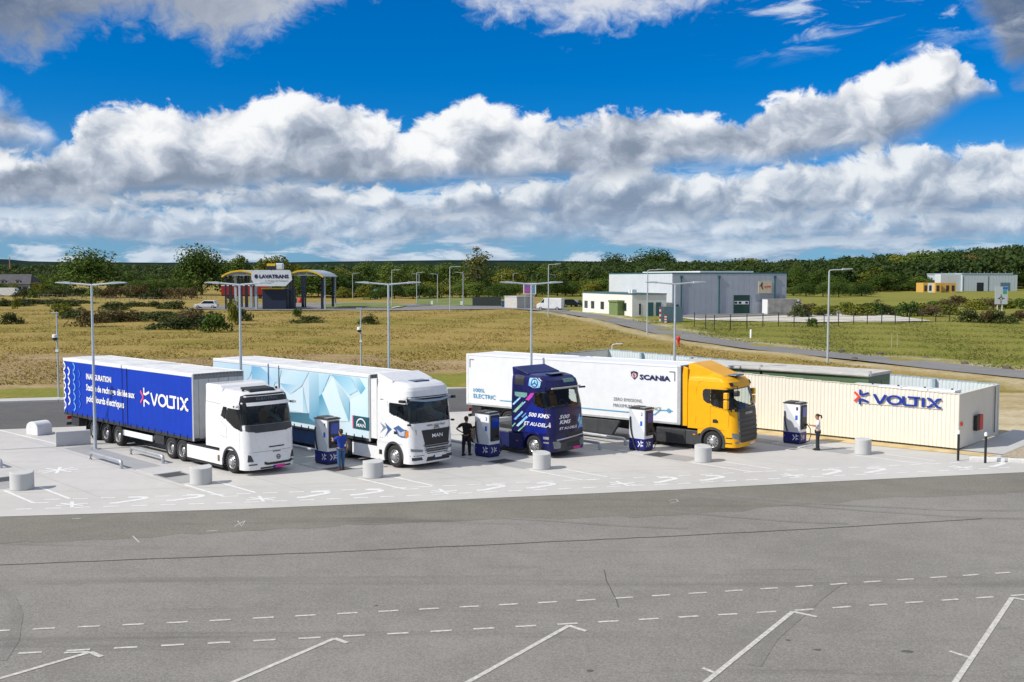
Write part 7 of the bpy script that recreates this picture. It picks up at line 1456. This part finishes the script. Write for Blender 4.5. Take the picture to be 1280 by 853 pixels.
g = GT(938.5, 423.5); t = thing('marker_post', 'short white post on the green verge before the yard fence', 'post', g, 0); MB().lathe([(0, 0), (.12, 0), (.12, 1.0), (.07, 1.06), (0, 1.06)], (0, 0, 0), 'z', 10).build('shaft', M_PWHITE, t, smooth=40)
t = thing('sapling_stakes', 'pair of thin wooden stakes standing in the green field', 'stakes', GT(1118, 436), 0)
for x in (-.28, .28): MB().tube((x, 0, 0), (x, 0, 1.5), .035).build('stake', mat('wood_stake', (.40, .36, .22), .8), t)
for px, pb, lb in ((540, 381.5, 'short white marker on the lawn beside the dark kerb'), (577, 382, 'white meter box beside the slatted enclosure')):
    g = GT(px, pb); tag(MB().box(-.25, .25, -.2, .2, 0, .9).build('meter_box', M_PWHITE, bevel=.03, loc=g), lb, 'box')
g = GT(765, 447); g.z = zt(g.x, g.y); single = thing('street_lamp', 'short white lamp post with a curved arm behind the long white trailer', 'street lamp', g, 0); d = ray(765, 431.5); h = CH+d[2]*g.y/d[1]-g.z
MB().tube((0, 0, -.3), (0, 0, h), .05, .04).build('pole', M_WPLA, single); MB().path([(0, 0, h-.05), (.1, 0, h+.05), (.5, 0, h+.12)], .04, 6).build('arm', M_WPLA, single); MB().box(.4, .95, -.1, .1, h+.08, h+.16).build('lamp_head', M_WPLA, single)
# stones along the road
M_STONE = mat('field_stone', (.12, .10, .08), .9, var=.3)
for q, (px, py) in enumerate(((1068, 449.5), (993, 427), (1158, 449), (1206, 455.5), (1259, 460.5), (1052, 439.5), (1100, 443))):
    g = GT(px, py); r = random.Random(q); mb = MB(); mb.lathe([(0, -.1), (.34, -.05), (.3, .12), (.18, .2), (0, .22)], (0, 0, 0), 'z', 9); mb.v = [(x*r.uniform(.8, 1.2), y*r.uniform(.6, .9), z*r.uniform(.8, 1.1)) for x, y, z in mb.v]; tag(mb.build('stone', M_STONE, smooth=30, loc=g), 'rough brown stone lying on the sandy road verge', 'stone', 'stones along the access road')
# house on the left, far hall on the right, mast
g, k = stand(10, 370); t = thing('house', 'long old house with a dark slate roof and two dormers', 'house', g, -.03); X = lambda px: (px-10)*k; Z = lambda py: (370-py)*k; M_SLATE = mat('slate_roof', (.055, .052, .06), .7, scale=.5, col2=(.085, .08, .09)); M_LIME = mat('lime_wall', (.46, .40, .36), .85, scale=.3, col2=(.58, .52, .47))
MB().box(X(-60), X(38), 0, 8, 0, Z(355)).build('wall', M_LIME, t); rf = MB().add([(X(-61), -.4, Z(355.3)), (X(39.5), -.4, Z(355.3)), (X(33), 4, Z(343)), (X(-58), 4, Z(343)), (X(39.5), 8.4, Z(355.3)), (X(-61), 8.4, Z(355.3))], [(0, 1, 2, 3), (1, 4, 2), (4, 5, 3, 2), (5, 0, 3), (0, 5, 4, 1)]).build('roof', M_SLATE, t)
for px in (3.5, 22, -20, -40):
    d_ = MB().box(X(px)-.75, X(px)+.75, .2, 2.6, Z(355.6), Z(351.2)).build('dormer', M_LIME, rf); MB().box(X(px)-.4, X(px)+.45, .15, .2, Z(355.4), Z(351.8)).build('window', M_GLASS, d_); MB().prism([(X(px)-.95, Z(351.3)), (X(px)+.95, Z(351.3)), (X(px), Z(349.6))], 'xz', .05, 3.5).build('dormer_roof', M_SLATE, d_)
for px in (6, 24.5, 31, -15): MB().box(X(px)-.7, X(px)+.7, -.06, .0, .2, Z(358.5)).build('window', M_GLASS, t)
MB().box(X(-10)-.4, X(-10)+.4, 3.6, 4.4, Z(344), Z(340)).build('chimney', M_LIME, rf)
g, k = stand(77, 365); t = thing('gable_house', 'narrow cream gable wall standing among the trees left of the lone oak', 'house', g, 0); MB().box(-1.3, 1.3, 0, 6, 0, 12*k).build('wall', mat('cream_wall', (.62, .50, .36), .8), t); MB().prism([(-1.5, 12*k), (1.5, 12*k), (0, 14.5*k)], 'xz', -.2, 6.2).build('roof', mat('brown_tile', (.14, .07, .05), .8), t)
g, k = stand(1222, 364.5); X = lambda px: (px-1222)*k; Z = lambda py: (364.5-py)*k; t = thing('industrial_hall', 'long white blue industrial hall in front of the dark forest', 'warehouse', g, .12); M_HALL = mat('hall_white_blue', (.52, .58, .64), .5, var=.04)
MB().box(X(1201), X(1268), 0, 26, 0, Z(343.5)).build('wall', M_HALL, t); MB().box(X(1200.5), X(1268.5), -.2, 26.2, Z(343.5), Z(341.8)).build('roof_edge', M_COPE, t)
for q in range(18): MB().box(X(1201)+.3+q*1.25, X(1201)+1.45+q*1.25, -.08, .0, .1, Z(344)).build('wall_panel', M_HALL, t)
MB().box(X(1220.5), X(1229.5), -.12, -.06, 0, Z(353.5)).build('door', M_BLACK, t); MB().box(X(1252), X(1265), -.12, -.06, 0, Z(353.5)).build('door', mat('teal_door', (.10, .20, .24), .5), t)
for px in (1202.5, 1236): MB().box(X(px)-.12, X(px)+.12, -.16, -.06, 0, Z(345.5)).build('downpipe', M_DGREY, t)
for q in range(12): MB().box(X(1176)+q*2.9-.05, X(1176)+q*2.9+.05, 1, 1.1, Z(341.8), Z(340)).build('roof_rail_post', M_COPE, t)
MB().box(X(1174), X(1201), .6, 5, 0, Z(343.2)).build('side_bay', M_PANEL, t)
g, k = stand(1176, 366); X = lambda px: (px-1176)*k; Z = lambda py: (366-py)*k; t = thing('office_block', 'low bright yellow and orange office block beside the white blue hall', 'building', g, .05); M_OCH = mat('ochre_render', (.62, .36, .08), .8, var=.06)
MB().box(X(1155), X(1197), 1, 7, 0, Z(353.8)).build('wall', M_OCH, t); MB().box(X(1168), X(1175.5), -.6, 1, 0, Z(354.2)).build('porch', M_OCH, t); MB().box(X(1161), X(1168), .9, 1.0, 0, Z(354)).build('glazing', M_WPLA, t)
for px in (1158, 1164, 1171, 1186, 1193): MB().box(X(px)-.5, X(px)+.5, .9 if px != 1171 else -.7, 1.0 if px != 1171 else -.6, .6, Z(357)).build('window', M_GLASS, t)
g = at_depth(14.5, 1000); t = thing('radio_mast', 'thin red and white lattice mast on the horizon above the house', 'mast', g, 0); h = CH+ray(14, 321)[2]*1000/ray(14, 321)[1]-g.z
for a in range(3):
    c0 = Vector((math.cos(a*2.09), math.sin(a*2.09), 0)); MB().tube(c0*1.1, c0*.3+Vector((0, 0, h)), .16, .1, 6).build('leg', mat('mast_red', (.45, .12, .08), .6), t)
for q in range(8):
    z_ = h*q/8; r_ = 1.1-.8*q/8; MB().tube((-r_, 0, z_), (r_*.8, 0, z_+h/8), .1, n=5).build('brace', M_PWHITE, t)
t = thing('field_fence', 'row of thin wooden posts along the field edge left of the wash', 'fence', (0, 0, 0), 0); M_WD = mat('weathered_wood', (.22, .19, .15), .9)
FP = [GT(px, np.interp(px, [40, 130, 200, 275], [372.5, 376, 378, 372])) for px in range(42, 276, 6)]
for q in FP: MB().box(q.x-.06, q.x+.06, q.y-.06, q.y+.06, q.z-.1, q.z+1.25).build('post', M_WD, t)
for z_ in (.5, 1.1): MB().path([(q.x, q.y, q.z+z_) for q in FP], .015, 4).build('wire', M_WD, t)
